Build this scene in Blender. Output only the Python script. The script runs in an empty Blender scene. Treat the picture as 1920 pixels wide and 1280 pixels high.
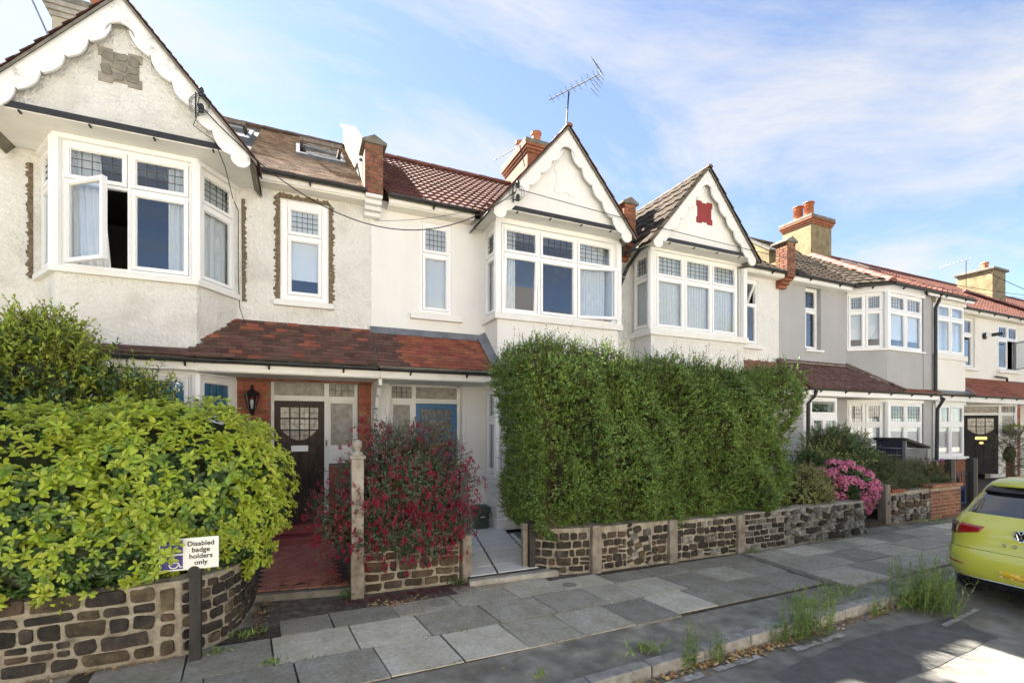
import bpy, bmesh, math, random
import numpy as np
from mathutils import Vector, Matrix
random.seed(7); RNG = np.random.default_rng(7)
R = math.radians
scn = bpy.context.scene
COL = scn.collection
# ------------------------------------------------------------------ camera
CAM_Z = 1.95
cam = bpy.data.cameras.new('camera'); camo = bpy.data.objects.new('camera', cam); COL.objects.link(camo)
camo.location = (0, 0, CAM_Z); camo.rotation_euler = (R(90), 0, R(-24.1))
cam.sensor_width = 36; cam.lens = 894/1920*36; cam.shift_y = 160/1920; cam.clip_start = .05; cam.clip_end = 900
scn.camera = camo
# ------------------------------------------------------------------ sky, sun, exposure
SUN = Vector((-.50, .98, 1.0)).normalized()
ELEV = math.asin(SUN.z); AZ = math.atan2(SUN.x, SUN.y)
world = bpy.data.worlds.new('World'); scn.world = world; world.use_nodes = True
nt = world.node_tree; nt.nodes.clear()
def N(t, **kw):
    n = nt.nodes.new(t)
    for k, v in kw.items(): setattr(n, k, v)
    return n
out = N('ShaderNodeOutputWorld'); bg = N('ShaderNodeBackground'); bg.inputs['Strength'].default_value = .05
sky = N('ShaderNodeTexSky'); sky.sky_type = 'NISHITA'; sky.sun_disc = False
sky.sun_elevation = ELEV; sky.sun_rotation = AZ
sky.air_density = .75; sky.dust_density = .1; sky.ozone_density = 1.3
tc = N('ShaderNodeTexCoord'); sep = N('ShaderNodeSeparateXYZ'); nt.links.new(tc.outputs['Generated'], sep.inputs[0])
mz = N('ShaderNodeMath', operation='MAXIMUM'); nt.links.new(sep.outputs['Z'], mz.inputs[0]); mz.inputs[1].default_value = .03
az_ = N('ShaderNodeMath', operation='ADD'); nt.links.new(mz.outputs[0], az_.inputs[0]); az_.inputs[1].default_value = .12
dx = N('ShaderNodeMath', operation='DIVIDE'); nt.links.new(sep.outputs['X'], dx.inputs[0]); nt.links.new(az_.outputs[0], dx.inputs[1])
dy = N('ShaderNodeMath', operation='DIVIDE'); nt.links.new(sep.outputs['Y'], dy.inputs[0]); nt.links.new(az_.outputs[0], dy.inputs[1])
cmb = N('ShaderNodeCombineXYZ'); nt.links.new(dx.outputs[0], cmb.inputs[0]); nt.links.new(dy.outputs[0], cmb.inputs[1])
mp = N('ShaderNodeMapping'); mp.inputs['Location'].default_value = (2.3, .7, 0); mp.inputs['Rotation'].default_value = (0, 0, R(28)); mp.inputs['Scale'].default_value = (.75, 1.3, 1)
nt.links.new(cmb.outputs[0], mp.inputs['Vector'])
n1 = N('ShaderNodeTexNoise'); n1.inputs['Scale'].default_value = 1.15; n1.inputs['Detail'].default_value = 9; n1.inputs['Roughness'].default_value = .62; n1.inputs['Distortion'].default_value = .35
nt.links.new(mp.outputs[0], n1.inputs['Vector'])
rp = N('ShaderNodeValToRGB'); rp.color_ramp.elements[0].position = .45; rp.color_ramp.elements[1].position = .65
rp.color_ramp.elements[0].color = (.12, .12, .12, 1); rp.color_ramp.elements[1].color = (.95, .95, .95, 1)
nt.links.new(n1.outputs['Fac'], rp.inputs['Fac'])
mx = N('ShaderNodeMix', data_type='RGBA'); nt.links.new(rp.outputs['Color'], mx.inputs['Factor'])
nt.links.new(sky.outputs['Color'], mx.inputs['A']); mx.inputs['B'].default_value = (2.85, 2.82, 2.8, 1)
nt.links.new(mx.outputs['Result'], bg.inputs['Color']); nt.links.new(bg.outputs[0], out.inputs['Surface'])
sl = bpy.data.lights.new('sun', 'SUN'); sl.energy = 5.0; sl.angle = R(.53); sl.color = (1, .93, .82)
so = bpy.data.objects.new('sun', sl); COL.objects.link(so); so.rotation_euler = (-SUN).to_track_quat('-Z', 'Y').to_euler()
scn.view_settings.view_transform = 'Standard'; scn.view_settings.look = 'None'; scn.view_settings.gamma = 1; scn.view_settings.use_curve_mapping = False
scn.view_settings.exposure = 2.75
scn.cycles.max_bounces = 8; scn.cycles.transparent_max_bounces = 12; scn.cycles.use_denoising = True
scn.cycles.caustics_reflective = False; scn.cycles.caustics_refractive = False

# ------------------------------------------------------------------ materials
def pm(name, cols, scale=4., rough=.7, bump=0., bscale=60., rand=0., metal=0., spec=.4, stretch=(1, 1, 1), detail=6, island=0., trans=0., hue=0., pos=None, bdetail=4, coat=0., bdist=.01, gen=False, streak=0.):
    m = bpy.data.materials.new(name); m.use_nodes = True; t = m.node_tree; b = t.nodes['Principled BSDF']
    b.inputs['Roughness'].default_value = rough; b.inputs['Metallic'].default_value = metal
    b.inputs['Specular IOR Level'].default_value = spec
    if coat: b.inputs['Coat Weight'].default_value = coat; b.inputs['Coat Roughness'].default_value = .04
    tcn = t.nodes.new('ShaderNodeTexCoord'); mpn = t.nodes.new('ShaderNodeMapping'); mpn.inputs['Scale'].default_value = stretch
    if gen:
        g = t.nodes.new('ShaderNodeNewGeometry'); t.links.new(g.outputs['Position'], mpn.inputs['Vector'])
    else: t.links.new(tcn.outputs['Object'], mpn.inputs['Vector'])
    oi = t.nodes.new('ShaderNodeObjectInfo')
    vec = mpn.outputs[0]
    if rand and not gen:
        ad = t.nodes.new('ShaderNodeVectorMath'); ad.operation = 'MULTIPLY_ADD'; ad.inputs[1].default_value = (1, 1, 1)
        sc = t.nodes.new('ShaderNodeMath'); sc.operation = 'MULTIPLY'; sc.inputs[1].default_value = 37.
        t.links.new(oi.outputs['Random'], sc.inputs[0]); t.links.new(vec, ad.inputs[0]); t.links.new(sc.outputs[0], ad.inputs[2]); vec = ad.outputs[0]
    nz = t.nodes.new('ShaderNodeTexNoise'); nz.inputs['Scale'].default_value = scale; nz.inputs['Detail'].default_value = detail; nz.inputs['Roughness'].default_value = .6
    t.links.new(vec, nz.inputs['Vector'])
    rm = t.nodes.new('ShaderNodeValToRGB'); e = rm.color_ramp.elements
    ps = pos or [(.3 + .4*i/max(1, len(cols)-1)) for i in range(len(cols))]
    while len(e) < len(cols): e.new(.5)
    for i, c in enumerate(cols):
        e[i].position = ps[i]; e[i].color = (*c, 1) if len(c) == 3 else c
    t.links.new(nz.outputs['Fac'], rm.inputs['Fac']); colr = rm.outputs['Color']
    if rand or island or hue:
        hs = t.nodes.new('ShaderNodeHueSaturation'); mr = t.nodes.new('ShaderNodeMapRange')
        v = island or rand or .0
        mr.inputs['To Min'].default_value = 1-v; mr.inputs['To Max'].default_value = 1+v
        if island:
            g = t.nodes.new('ShaderNodeNewGeometry'); src = g.outputs['Random Per Island']
        else: src = oi.outputs['Random']
        t.links.new(src, mr.inputs['Value']); t.links.new(mr.outputs[0], hs.inputs['Value'])
        if hue:
            w = t.nodes.new('ShaderNodeMath'); w.operation = 'MULTIPLY'; w.inputs[1].default_value = 7.31; t.links.new(src, w.inputs[0])
            fr = t.nodes.new('ShaderNodeMath'); fr.operation = 'FRACT'; t.links.new(w.outputs[0], fr.inputs[0])
            m2 = t.nodes.new('ShaderNodeMapRange'); m2.inputs['To Min'].default_value = .5-hue; m2.inputs['To Max'].default_value = .5+hue
            t.links.new(fr.outputs[0], m2.inputs['Value']); t.links.new(m2.outputs[0], hs.inputs['Hue'])
        t.links.new(colr, hs.inputs['Color']); colr = hs.outputs['Color']
    if streak:
        m3 = t.nodes.new('ShaderNodeMapping'); m3.inputs['Scale'].default_value = (2.3, 2.3, .3); t.links.new(tcn.outputs['Object'], m3.inputs['Vector'])
        n3 = t.nodes.new('ShaderNodeTexNoise'); n3.inputs['Scale'].default_value = 1.6; n3.inputs['Detail'].default_value = 8; n3.inputs['Roughness'].default_value = .65; t.links.new(m3.outputs[0], n3.inputs['Vector'])
        r3 = t.nodes.new('ShaderNodeMapRange'); r3.inputs['From Min'].default_value = .35; r3.inputs['From Max'].default_value = .62; r3.inputs['To Min'].default_value = 1-streak; r3.inputs['To Max'].default_value = 1
        t.links.new(n3.outputs['Fac'], r3.inputs['Value']); mm = t.nodes.new('ShaderNodeMix'); mm.data_type = 'RGBA'; mm.blend_type = 'MULTIPLY'; mm.inputs['Factor'].default_value = 1
        cc = t.nodes.new('ShaderNodeCombineColor'); [t.links.new(r3.outputs[0], cc.inputs[i]) for i in (0, 1)]
        p3 = t.nodes.new('ShaderNodeMath'); p3.operation = 'POWER'; p3.inputs[1].default_value = 1.5; t.links.new(r3.outputs[0], p3.inputs[0]); t.links.new(p3.outputs[0], cc.inputs[2])
        t.links.new(colr, mm.inputs['A']); t.links.new(cc.outputs[0], mm.inputs['B']); colr = mm.outputs['Result']
    t.links.new(colr, b.inputs['Base Color'])
    if bump:
        n2 = t.nodes.new('ShaderNodeTexNoise'); n2.inputs['Scale'].default_value = bscale; n2.inputs['Detail'].default_value = bdetail; n2.inputs['Roughness'].default_value = .6
        t.links.new(vec, n2.inputs['Vector'])
        bp = t.nodes.new('ShaderNodeBump'); bp.inputs['Strength'].default_value = bump; bp.inputs['Distance'].default_value = bdist
        t.links.new(n2.outputs['Fac'], bp.inputs['Height']); t.links.new(bp.outputs[0], b.inputs['Normal'])
    if trans:
        tr = t.nodes.new('ShaderNodeBsdfTranslucent'); t.links.new(colr, tr.inputs['Color'])
        ms = t.nodes.new('ShaderNodeMixShader'); ms.inputs[0].default_value = trans
        t.links.new(b.outputs[0], ms.inputs[1]); t.links.new(tr.outputs[0], ms.inputs[2]); t.links.new(ms.outputs[0], t.nodes['Material Output'].inputs['Surface'])
    return m
def glass_mat(name, tint=(.9, .93, .95), refl=.10, rough=.0, mixd=None):
    m = bpy.data.materials.new(name); m.use_nodes = True; t = m.node_tree; t.nodes.clear()
    o = t.nodes.new('ShaderNodeOutputMaterial'); a = t.nodes.new('ShaderNodeBsdfTransparent'); a.inputs[0].default_value = (*tint, 1)
    g = t.nodes.new('ShaderNodeBsdfGlossy'); g.inputs['Roughness'].default_value = rough; g.inputs[0].default_value = (.95, .96, 1, 1)
    lw = t.nodes.new('ShaderNodeLayerWeight'); lw.inputs['Blend'].default_value = .5; f = t.nodes.new('ShaderNodeMath'); f.operation = 'POWER'; f.inputs[1].default_value = 5.; t.links.new(lw.outputs['Facing'], f.inputs[0])
    mr = t.nodes.new('ShaderNodeMapRange'); mr.inputs['To Min'].default_value = refl; mr.inputs['To Max'].default_value = 1
    t.links.new(f.outputs[0], mr.inputs[0])
    s = t.nodes.new('ShaderNodeMixShader'); t.links.new(mr.outputs[0], s.inputs[0]); t.links.new(a.outputs[0], s.inputs[1]); t.links.new(g.outputs[0], s.inputs[2])
    t.links.new(s.outputs[0], o.inputs['Surface'])
    return m
M = {}
M['roughcast'] = pm('roughcast', [(.70, .68, .63), (.84, .825, .78), (.88, .87, .83)], scale=2.2, rough=.9, bump=.9, bscale=19, bdist=.085, bdetail=4, streak=0.035)
M['roughcast_white'] = pm('roughcast_white', [(.78, .775, .75), (.86, .855, .835)], scale=2.5, rough=.9, bump=.9, bscale=22, bdist=.06, bdetail=4, streak=0.03)
M['render_white'] = pm('render_white', [(.76, .75, .725), (.81, .80, .775)], scale=1.3, rough=.85, bump=.08, bscale=90, streak=0.03)
M['render_cream'] = pm('render_cream', [(.74, .72, .66), (.80, .785, .73)], scale=1.3, rough=.85, bump=.12, bscale=70, streak=0.03)
M['render_grey'] = pm('render_grey', [(.36, .365, .37), (.42, .42, .425)], scale=.9, rough=.85, bump=.12, bscale=60, streak=0.035)
M['upvc'] = pm('upvc', [(.82, .825, .82), (.86, .86, .855)], scale=1.5, rough=.32, spec=.5)
M['paint_white'] = pm('paint_white', [(.70, .695, .665), (.81, .80, .775)], scale=3, rough=.6, bump=.1, bscale=40)
M['paint_worn'] = pm('paint_worn', [(.42, .42, .41), (.76, .755, .735), (.82, .815, .80)], scale=5, rough=.65, bump=.2, bscale=50, pos=[.28, .4, .6], detail=9)
M['fascia_cream'] = pm('fascia_cream', [(.60, .56, .47), (.76, .735, .66), (.80, .78, .72)], scale=4, rough=.6, pos=[.25, .42, .65])
M['black_plastic'] = pm('black_plastic', [(.018, .018, .02), (.035, .035, .038)], scale=6, rough=.45)
M['lead'] = pm('lead', [(.10, .11, .13), (.20, .215, .24)], scale=5, rough=.5, bump=.2, bscale=12)
M['leadcame'] = pm('leadcame', [(.05, .05, .055), (.09, .09, .095)], scale=9, rough=.5)
M['glass'] = glass_mat('glass', refl=.07)
M['glass_blue'] = glass_mat('glass_blue', tint=(.30, .55, .74), refl=.12)
M['glass_obscure'] = pm('glass_obscure', [(.20, .18, .15), (.42, .40, .35)], scale=9, rough=.12, bump=.9, bscale=45, bdist=.02, spec=.9)
M['glass_leaded'] = pm('glass_leaded', [(.25, .22, .17), (.62, .58, .46)], scale=16, rough=.15, bump=.7, bscale=30, bdist=.02, spec=.8, rand=.3)
M['glass_leaded_dark'] = pm('glass_leaded_dark', [(.03, .035, .03), (.22, .19, .14)], scale=16, rough=.1, bump=.7, bscale=30, bdist=.02, spec=.8, rand=.3)
M['curtain'] = pm('curtain', [(.80, .79, .76), (.88, .87, .84)], scale=3, rough=.9, trans=.1)
M['net'] = pm('net', [(.76, .76, .74), (.88, .88, .86)], scale=9, rough=.9, trans=.12)
M['blind'] = pm('blind', [(.80, .81, .82), (.86, .87, .88)], scale=.5, rough=.8)
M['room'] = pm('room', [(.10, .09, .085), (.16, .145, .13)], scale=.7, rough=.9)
M['brick'] = pm('brick', [(.20, .055, .03), (.30, .09, .045), (.36, .13, .07)], scale=14, rough=.85, bump=.3, bscale=90, rand=.28, hue=.012)
M['brick_soot'] = pm('brick_soot', [(.09, .045, .03), (.22, .09, .05), (.30, .15, .09)], scale=12, rough=.9, bump=.35, bscale=80, rand=.3, hue=.015)
M['brick_orange'] = pm('brick_orange', [(.20, .07, .035), (.31, .125, .06)], scale=12, rough=.85, bump=.3, bscale=80, rand=.25)
M['mortar'] = pm('mortar', [(.17, .145, .105), (.36, .315, .24), (.48, .43, .345)], scale=7, rough=.95, bump=1, bscale=35, bdist=.03, detail=10)
M['mortar_dark'] = pm('mortar_dark', [(.13, .11, .09), (.22, .19, .155)], scale=20, rough=.95, bump=.3, bscale=90)
M['parapet_cream'] = pm('parapet_cream', [(.36, .32, .24), (.50, .46, .36)], scale=4, rough=.9, bump=.3, bscale=40, detail=9)
M['parapet_dull'] = pm('parapet_dull', [(.22, .19, .13), (.34, .30, .22)], scale=4, rough=.9, bump=.3, bscale=40, detail=9)
M['stock'] = pm('stock', [(.13, .105, .055), (.24, .195, .105), (.31, .255, .15)], scale=3.5, rough=.9, bump=.35, bscale=40, detail=9)
M['cement'] = pm('cement', [(.24, .225, .19), (.44, .415, .36)], scale=6, rough=.9, bump=.4, bscale=50)
M['cement_dark'] = pm('cement_dark', [(.11, .105, .09), (.24, .22, .18)], scale=6, rough=.9, bump=.5, bscale=40)
M['stone'] = pm('stone', [(.014, .012, .011), (.038, .031, .025), (.085, .064, .045)], scale=9, rough=.75, bump=1., bscale=16, rand=.45, hue=.02, bdist=.05, detail=9, pos=[.3, .52, .72])
M['stone_grey'] = pm('stone_grey', [(.07, .067, .06), (.18, .172, .155), (.38, .36, .315)], scale=10, rough=.8, bump=1., bscale=16, rand=.45, hue=.015, bdist=.05, detail=9, pos=[.3, .5, .75])
M['stone_brown'] = pm('stone_brown', [(.03, .022, .016), (.075, .054, .034), (.14, .10, .062)], scale=9, rough=.8, bump=1., bscale=16, rand=.4, hue=.02, bdist=.05, detail=9, pos=[.3, .5, .72])
M['concrete_post'] = pm('concrete_post', [(.12, .10, .08), (.24, .205, .16), (.33, .29, .24)], scale=7, rough=.95, bump=.6, bscale=110, detail=9)
M['post_paint'] = pm('post_paint', [(.13, .11, .09), (.27, .24, .20), (.38, .345, .295)], scale=6, rough=.85, bump=.3, bscale=60, detail=9, pos=[.3, .45, .62])
M['tile_plain'] = pm('tile_plain', [(.085, .045, .036), (.14, .068, .05)], scale=9, rough=.85, bump=.35, bscale=60, rand=.32, hue=.012)
M['tile_red'] = pm('tile_red', [(.20, .062, .035), (.30, .10, .058)], scale=9, rough=.8, bump=.3, bscale=60, rand=.25, hue=.012)
M['tile_brown_old'] = pm('tile_brown_old', [(.17, .12, .085), (.29, .21, .15), (.38, .29, .21)], scale=5, rough=.9, bump=.4, bscale=50, island=.3, hue=.012)
M['pantile_red'] = pm('pantile_red', [(.085, .036, .028), (.135, .058, .045)], scale=8, rough=.9, spec=.2, bump=.2, bscale=70, rand=.18, hue=.01)
M['pantile_brown'] = pm('pantile_brown', [(.032, .024, .019), (.06, .046, .034), (.092, .07, .05)], scale=7, rough=.9, spec=.2, bump=.4, bscale=60, rand=.22)
M['pantile_wine'] = pm('pantile_wine', [(.06, .033, .03), (.12, .058, .05), (.17, .12, .10)], scale=10, rough=.8, bump=.4, bscale=60, rand=.18)
M['pantile_orange'] = pm('pantile_orange', [(.20, .08, .058), (.29, .13, .095)], scale=6, rough=.75, bump=.25, bscale=60, rand=.15)
M['ridge_red'] = pm('ridge_red', [(.16, .062, .05), (.24, .10, .08)], scale=7, rough=.75, bump=.2, bscale=60, rand=.15)
M['ridge_dark'] = pm('ridge_dark', [(.09, .06, .045), (.18, .13, .10)], scale=7, rough=.85, bump=.3, bscale=60, rand=.15)
M['terracotta'] = pm('terracotta', [(.34, .11, .045), (.48, .19, .09)], scale=8, rough=.7, bump=.2, bscale=50)
M['plaque_grey'] = pm('plaque_grey', [(.24, .22, .18), (.34, .315, .26)], scale=8, rough=.9, bump=1, bscale=9, bdist=.06, bdetail=1)
M['plaque_stone'] = pm('plaque_stone', [(.17, .155, .125), (.27, .25, .21)], scale=12, rough=.9, bump=.5, bscale=40, rand=.2)
M['coping_dark'] = pm('coping_dark', [(.06, .06, .062), (.15, .15, .155), (.24, .24, .245)], scale=7, rough=.8, stretch=(1, 4, 4), detail=9)
M['plaque_red'] = pm('plaque_red', [(.22, .03, .032), (.28, .042, .04)], scale=8, rough=.7, bump=.3, bscale=40)
M['crumble'] = pm('crumble', [(.08, .06, .04), (.22, .17, .11), (.34, .28, .2)], scale=30, rough=1, bump=1, bscale=60, bdist=.03)
M['door_dark'] = pm('door_dark', [(.012, .008, .006), (.03, .019, .014), (.06, .038, .028)], scale=4, rough=.5, stretch=(3, 3, .6), spec=.25)
M['door_blue'] = pm('door_blue', [(.055, .15, .29), (.07, .18, .335)], scale=2, rough=.45)
M['door_black'] = pm('door_black', [(.010, .010, .012), (.018, .018, .021)], scale=3, rough=.5, spec=.15)
M['brass'] = pm('brass', [(.55, .38, .12), (.75, .55, .22)], scale=6, rough=.25, metal=1)
M['steel'] = pm('steel', [(.55, .55, .53), (.75, .75, .74)], scale=6, rough=.3, metal=.9)
M['galv'] = pm('galv', [(.25, .26, .27), (.4, .41, .42)], scale=9, rough=.45, metal=.8)
M['step_red'] = pm('step_red', [(.16, .03, .035), (.24, .055, .05)], scale=5, rough=.5, bump=.15, bscale=30)
M['quarry'] = pm('quarry', [(.27, .095, .068), (.40, .16, .12)], scale=14, rough=.6, bump=.25, bscale=60, rand=.22, hue=.012)
M['path_white'] = pm('path_white', [(.62, .61, .58), (.76, .75, .72)], scale=3, rough=.6, bump=.1, bscale=50, rand=.06)
M['joint_dark'] = pm('joint_dark', [(.03, .03, .03), (.06, .058, .055)], scale=15, rough=.9)
M['soil'] = pm('soil', [(.035, .026, .02), (.075, .058, .043), (.12, .10, .08)], scale=18, rough=1, bump=1, bscale=45, bdist=.03)
M['dirt'] = pm('dirt', [(.05, .042, .034), (.11, .096, .08), (.19, .17, .14)], scale=9, rough=1, bump=.8, bscale=70, bdist=.02, detail=9)
M['slab_light'] = pm('slab_light', [(.42, .385, .32), (.54, .50, .42), (.63, .585, .50)], scale=26, streak=.22, rough=.85, bump=.22, bscale=70, rand=.09, detail=10)
M['slab_mid'] = pm('slab_mid', [(.31, .285, .238), (.41, .38, .32), (.50, .465, .395)], scale=28, streak=.25, rough=.85, bump=.3, bscale=120, rand=.12, detail=10)
M['slab_dark'] = pm('slab_dark', [(.22, .203, .172), (.30, .278, .237), (.38, .355, .305)], scale=30, streak=.25, rough=.85, bump=.3, bscale=120, rand=.12, detail=10)
M['tarmac'] = pm('tarmac', [(.16, .148, .125), (.29, .27, .23), (.50, .465, .38)], scale=3.2, streak=.2, rough=.9, bump=.6, bscale=160, detail=12, pos=[.35, .55, .72], bdist=.012)
M['asphalt'] = pm('asphalt', [(.13, .124, .113), (.205, .196, .18), (.29, .276, .25)], scale=4, streak=.2, rough=.9, bump=.6, bscale=140, detail=12, pos=[.32, .5, .72], bdist=.012)
M['asphalt_new'] = pm('asphalt_new', [(.085, .084, .083), (.14, .138, .135)], scale=8, streak=.2, rough=.85, bump=.5, bscale=150, detail=10, bdist=.012)
M['kerb'] = pm('kerb', [(.18, .172, .155), (.36, .345, .31)], scale=14, rough=.85, bump=.3, bscale=80, rand=.12, detail=10)
M['road_paint'] = pm('road_paint', [(.14, .136, .13), (.32, .315, .30), (.50, .50, .48)], scale=13, rough=.7, pos=[.36, .5, .7], bump=.3, bscale=150)
M['wood_black'] = pm('wood_black', [(.02, .018, .017), (.05, .045, .042)], scale=5, rough=.7, stretch=(4, 4, .5), bump=.3, bscale=30)
M['wood_grey'] = pm('wood_grey', [(.14, .115, .09), (.28, .24, .20)], scale=7, rough=.9, stretch=(5, 5, .5), bump=.5, bscale=30)
M['shed_navy'] = pm('shed_navy', [(.018, .022, .04), (.032, .038, .06)], scale=4, rough=.5)
M['shed_grey'] = pm('shed_grey', [(.10, .105, .11), (.16, .165, .17)], scale=4, rough=.7)
M['bin_green'] = pm('bin_green', [(.045, .07, .06), (.065, .095, .08)], scale=5, rough=.45)
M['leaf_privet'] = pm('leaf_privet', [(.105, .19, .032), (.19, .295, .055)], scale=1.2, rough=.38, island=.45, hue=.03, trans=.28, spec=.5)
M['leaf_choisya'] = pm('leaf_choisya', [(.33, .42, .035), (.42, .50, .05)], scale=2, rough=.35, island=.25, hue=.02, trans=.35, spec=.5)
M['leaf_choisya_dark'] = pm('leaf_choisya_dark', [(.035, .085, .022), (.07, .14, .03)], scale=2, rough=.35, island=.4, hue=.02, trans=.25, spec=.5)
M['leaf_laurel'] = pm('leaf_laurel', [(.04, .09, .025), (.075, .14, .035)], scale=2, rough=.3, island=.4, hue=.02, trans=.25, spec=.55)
M['leaf_laurel_sunlit'] = pm('leaf_laurel_sunlit', [(.26, .34, .035), (.42, .48, .07)], scale=2, rough=.3, island=.3, hue=.02, trans=.4, spec=.55)  # yellow copy of the laurel leaf, sunlight put into its colour
M['leaf_fuchsia'] = pm('leaf_fuchsia', [(.085, .135, .085), (.14, .19, .12)], scale=2, rough=.45, island=.4, hue=.02, trans=.25)
M['leaf_fuchsia_red'] = pm('leaf_fuchsia_red', [(.15, .06, .055), (.24, .10, .08)], scale=2, rough=.5, island=.4, hue=.02, trans=.25)
M['petal_red'] = pm('petal_red', [(.25, .012, .04), (.38, .03, .075)], scale=5, rough=.5, island=.3, rand=.25, trans=.3)
M['petal_pink'] = pm('petal_pink', [(.55, .10, .26), (.68, .27, .38)], scale=7, rough=.6, island=.3, hue=.02, trans=.25)
M['leaf_shrub'] = pm('leaf_shrub', [(.06, .12, .03), (.12, .20, .045)], scale=2, rough=.35, island=.4, hue=.02, trans=.25)
M['leaf_varieg'] = pm('leaf_varieg', [(.20, .25, .07), (.50, .50, .20)], scale=6, rough=.5, island=.45, hue=.02, trans=.25)
M['leaf_olive'] = pm('leaf_olive', [(.06, .085, .03), (.12, .15, .05)], scale=3, rough=.5, island=.45, hue=.03, trans=.25)
M['leaf_conifer'] = pm('leaf_conifer', [(.085, .125, .045), (.15, .19, .07)], scale=3, rough=.6, island=.45, hue=.02, trans=.2)
M['leaf_rust'] = pm('leaf_rust', [(.16, .09, .03), (.25, .16, .06)], scale=3, rough=.6, island=.4, hue=.03, trans=.2)
M['leaf_weed'] = pm('leaf_weed', [(.15, .23, .06), (.26, .36, .10)], scale=3, rough=.5, island=.35, hue=.03, trans=.35)
M['leaf_tree'] = pm('leaf_tree', [(.05, .09, .02), (.10, .15, .03)], scale=1, rough=.5, island=.4, hue=.03, trans=.3)
M['dead_leaf'] = pm('dead_leaf', [(.22, .11, .04), (.42, .27, .11), (.52, .42, .26)], scale=6, rough=.8, island=.4, hue=.03)
M['dead_petal'] = pm('dead_petal', [(.10, .012, .018), (.20, .03, .04)], scale=6, rough=.8, island=.4, hue=.02)
M['twig'] = pm('twig', [(.06, .04, .025), (.13, .09, .06)], scale=8, rough=.9)
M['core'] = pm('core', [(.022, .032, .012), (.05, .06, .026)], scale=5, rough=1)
M['car_paint'] = pm('car_paint', [(.52, .52, .065), (.54, .54, .075)], scale=1, rough=.28, spec=.5, coat=1.)
M['car_black'] = pm('car_black', [(.010, .010, .011), (.016, .016, .017)], scale=3, rough=.25)
M['car_glass'] = pm('car_glass', [(.012, .013, .015), (.016, .017, .02)], scale=1, rough=.02, spec=.8, coat=1)
M['lamp_red'] = pm('lamp_red', [(.22, .004, .008), (.34, .01, .015)], scale=20, rough=.08, coat=1)
M['lamp_dark'] = pm('lamp_dark', [(.035, .004, .006), (.06, .008, .01)], scale=20, rough=.08, coat=1)
M['chrome'] = pm('chrome', [(.75, .75, .76), (.85, .85, .86)], scale=2, rough=.12, metal=1)
M['tyre'] = pm('tyre', [(.018, .018, .018), (.03, .03, .03)], scale=9, rough=.85)
M['plate'] = pm('plate', [(.66, .42, .02), (.72, .47, .03)], scale=2, rough=.4)
for i, c in enumerate([(.62, .33, .05), (.30, .19, .10), (.52, .38, .22), (.76, .52, .10), (.40, .24, .06), (.60, .46, .30)]):
    M['plate_block%d' % i] = pm('plate_block%d' % i, [c, c], rough=.4)
M['sign_white'] = pm('sign_white', [(.74, .74, .70), (.80, .80, .77)], scale=4, rough=.35)
M['sign_blue'] = pm('sign_blue', [(.05, .045, .20), (.06, .055, .235)], scale=4, rough=.35)
M['ink'] = pm('ink', [(.015, .015, .016), (.02, .02, .022)], rough=.4)
M['bark'] = pm('bark', [(.05, .04, .03), (.12, .095, .07)], scale=8, rough=1, bump=.6, bscale=20)

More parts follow.
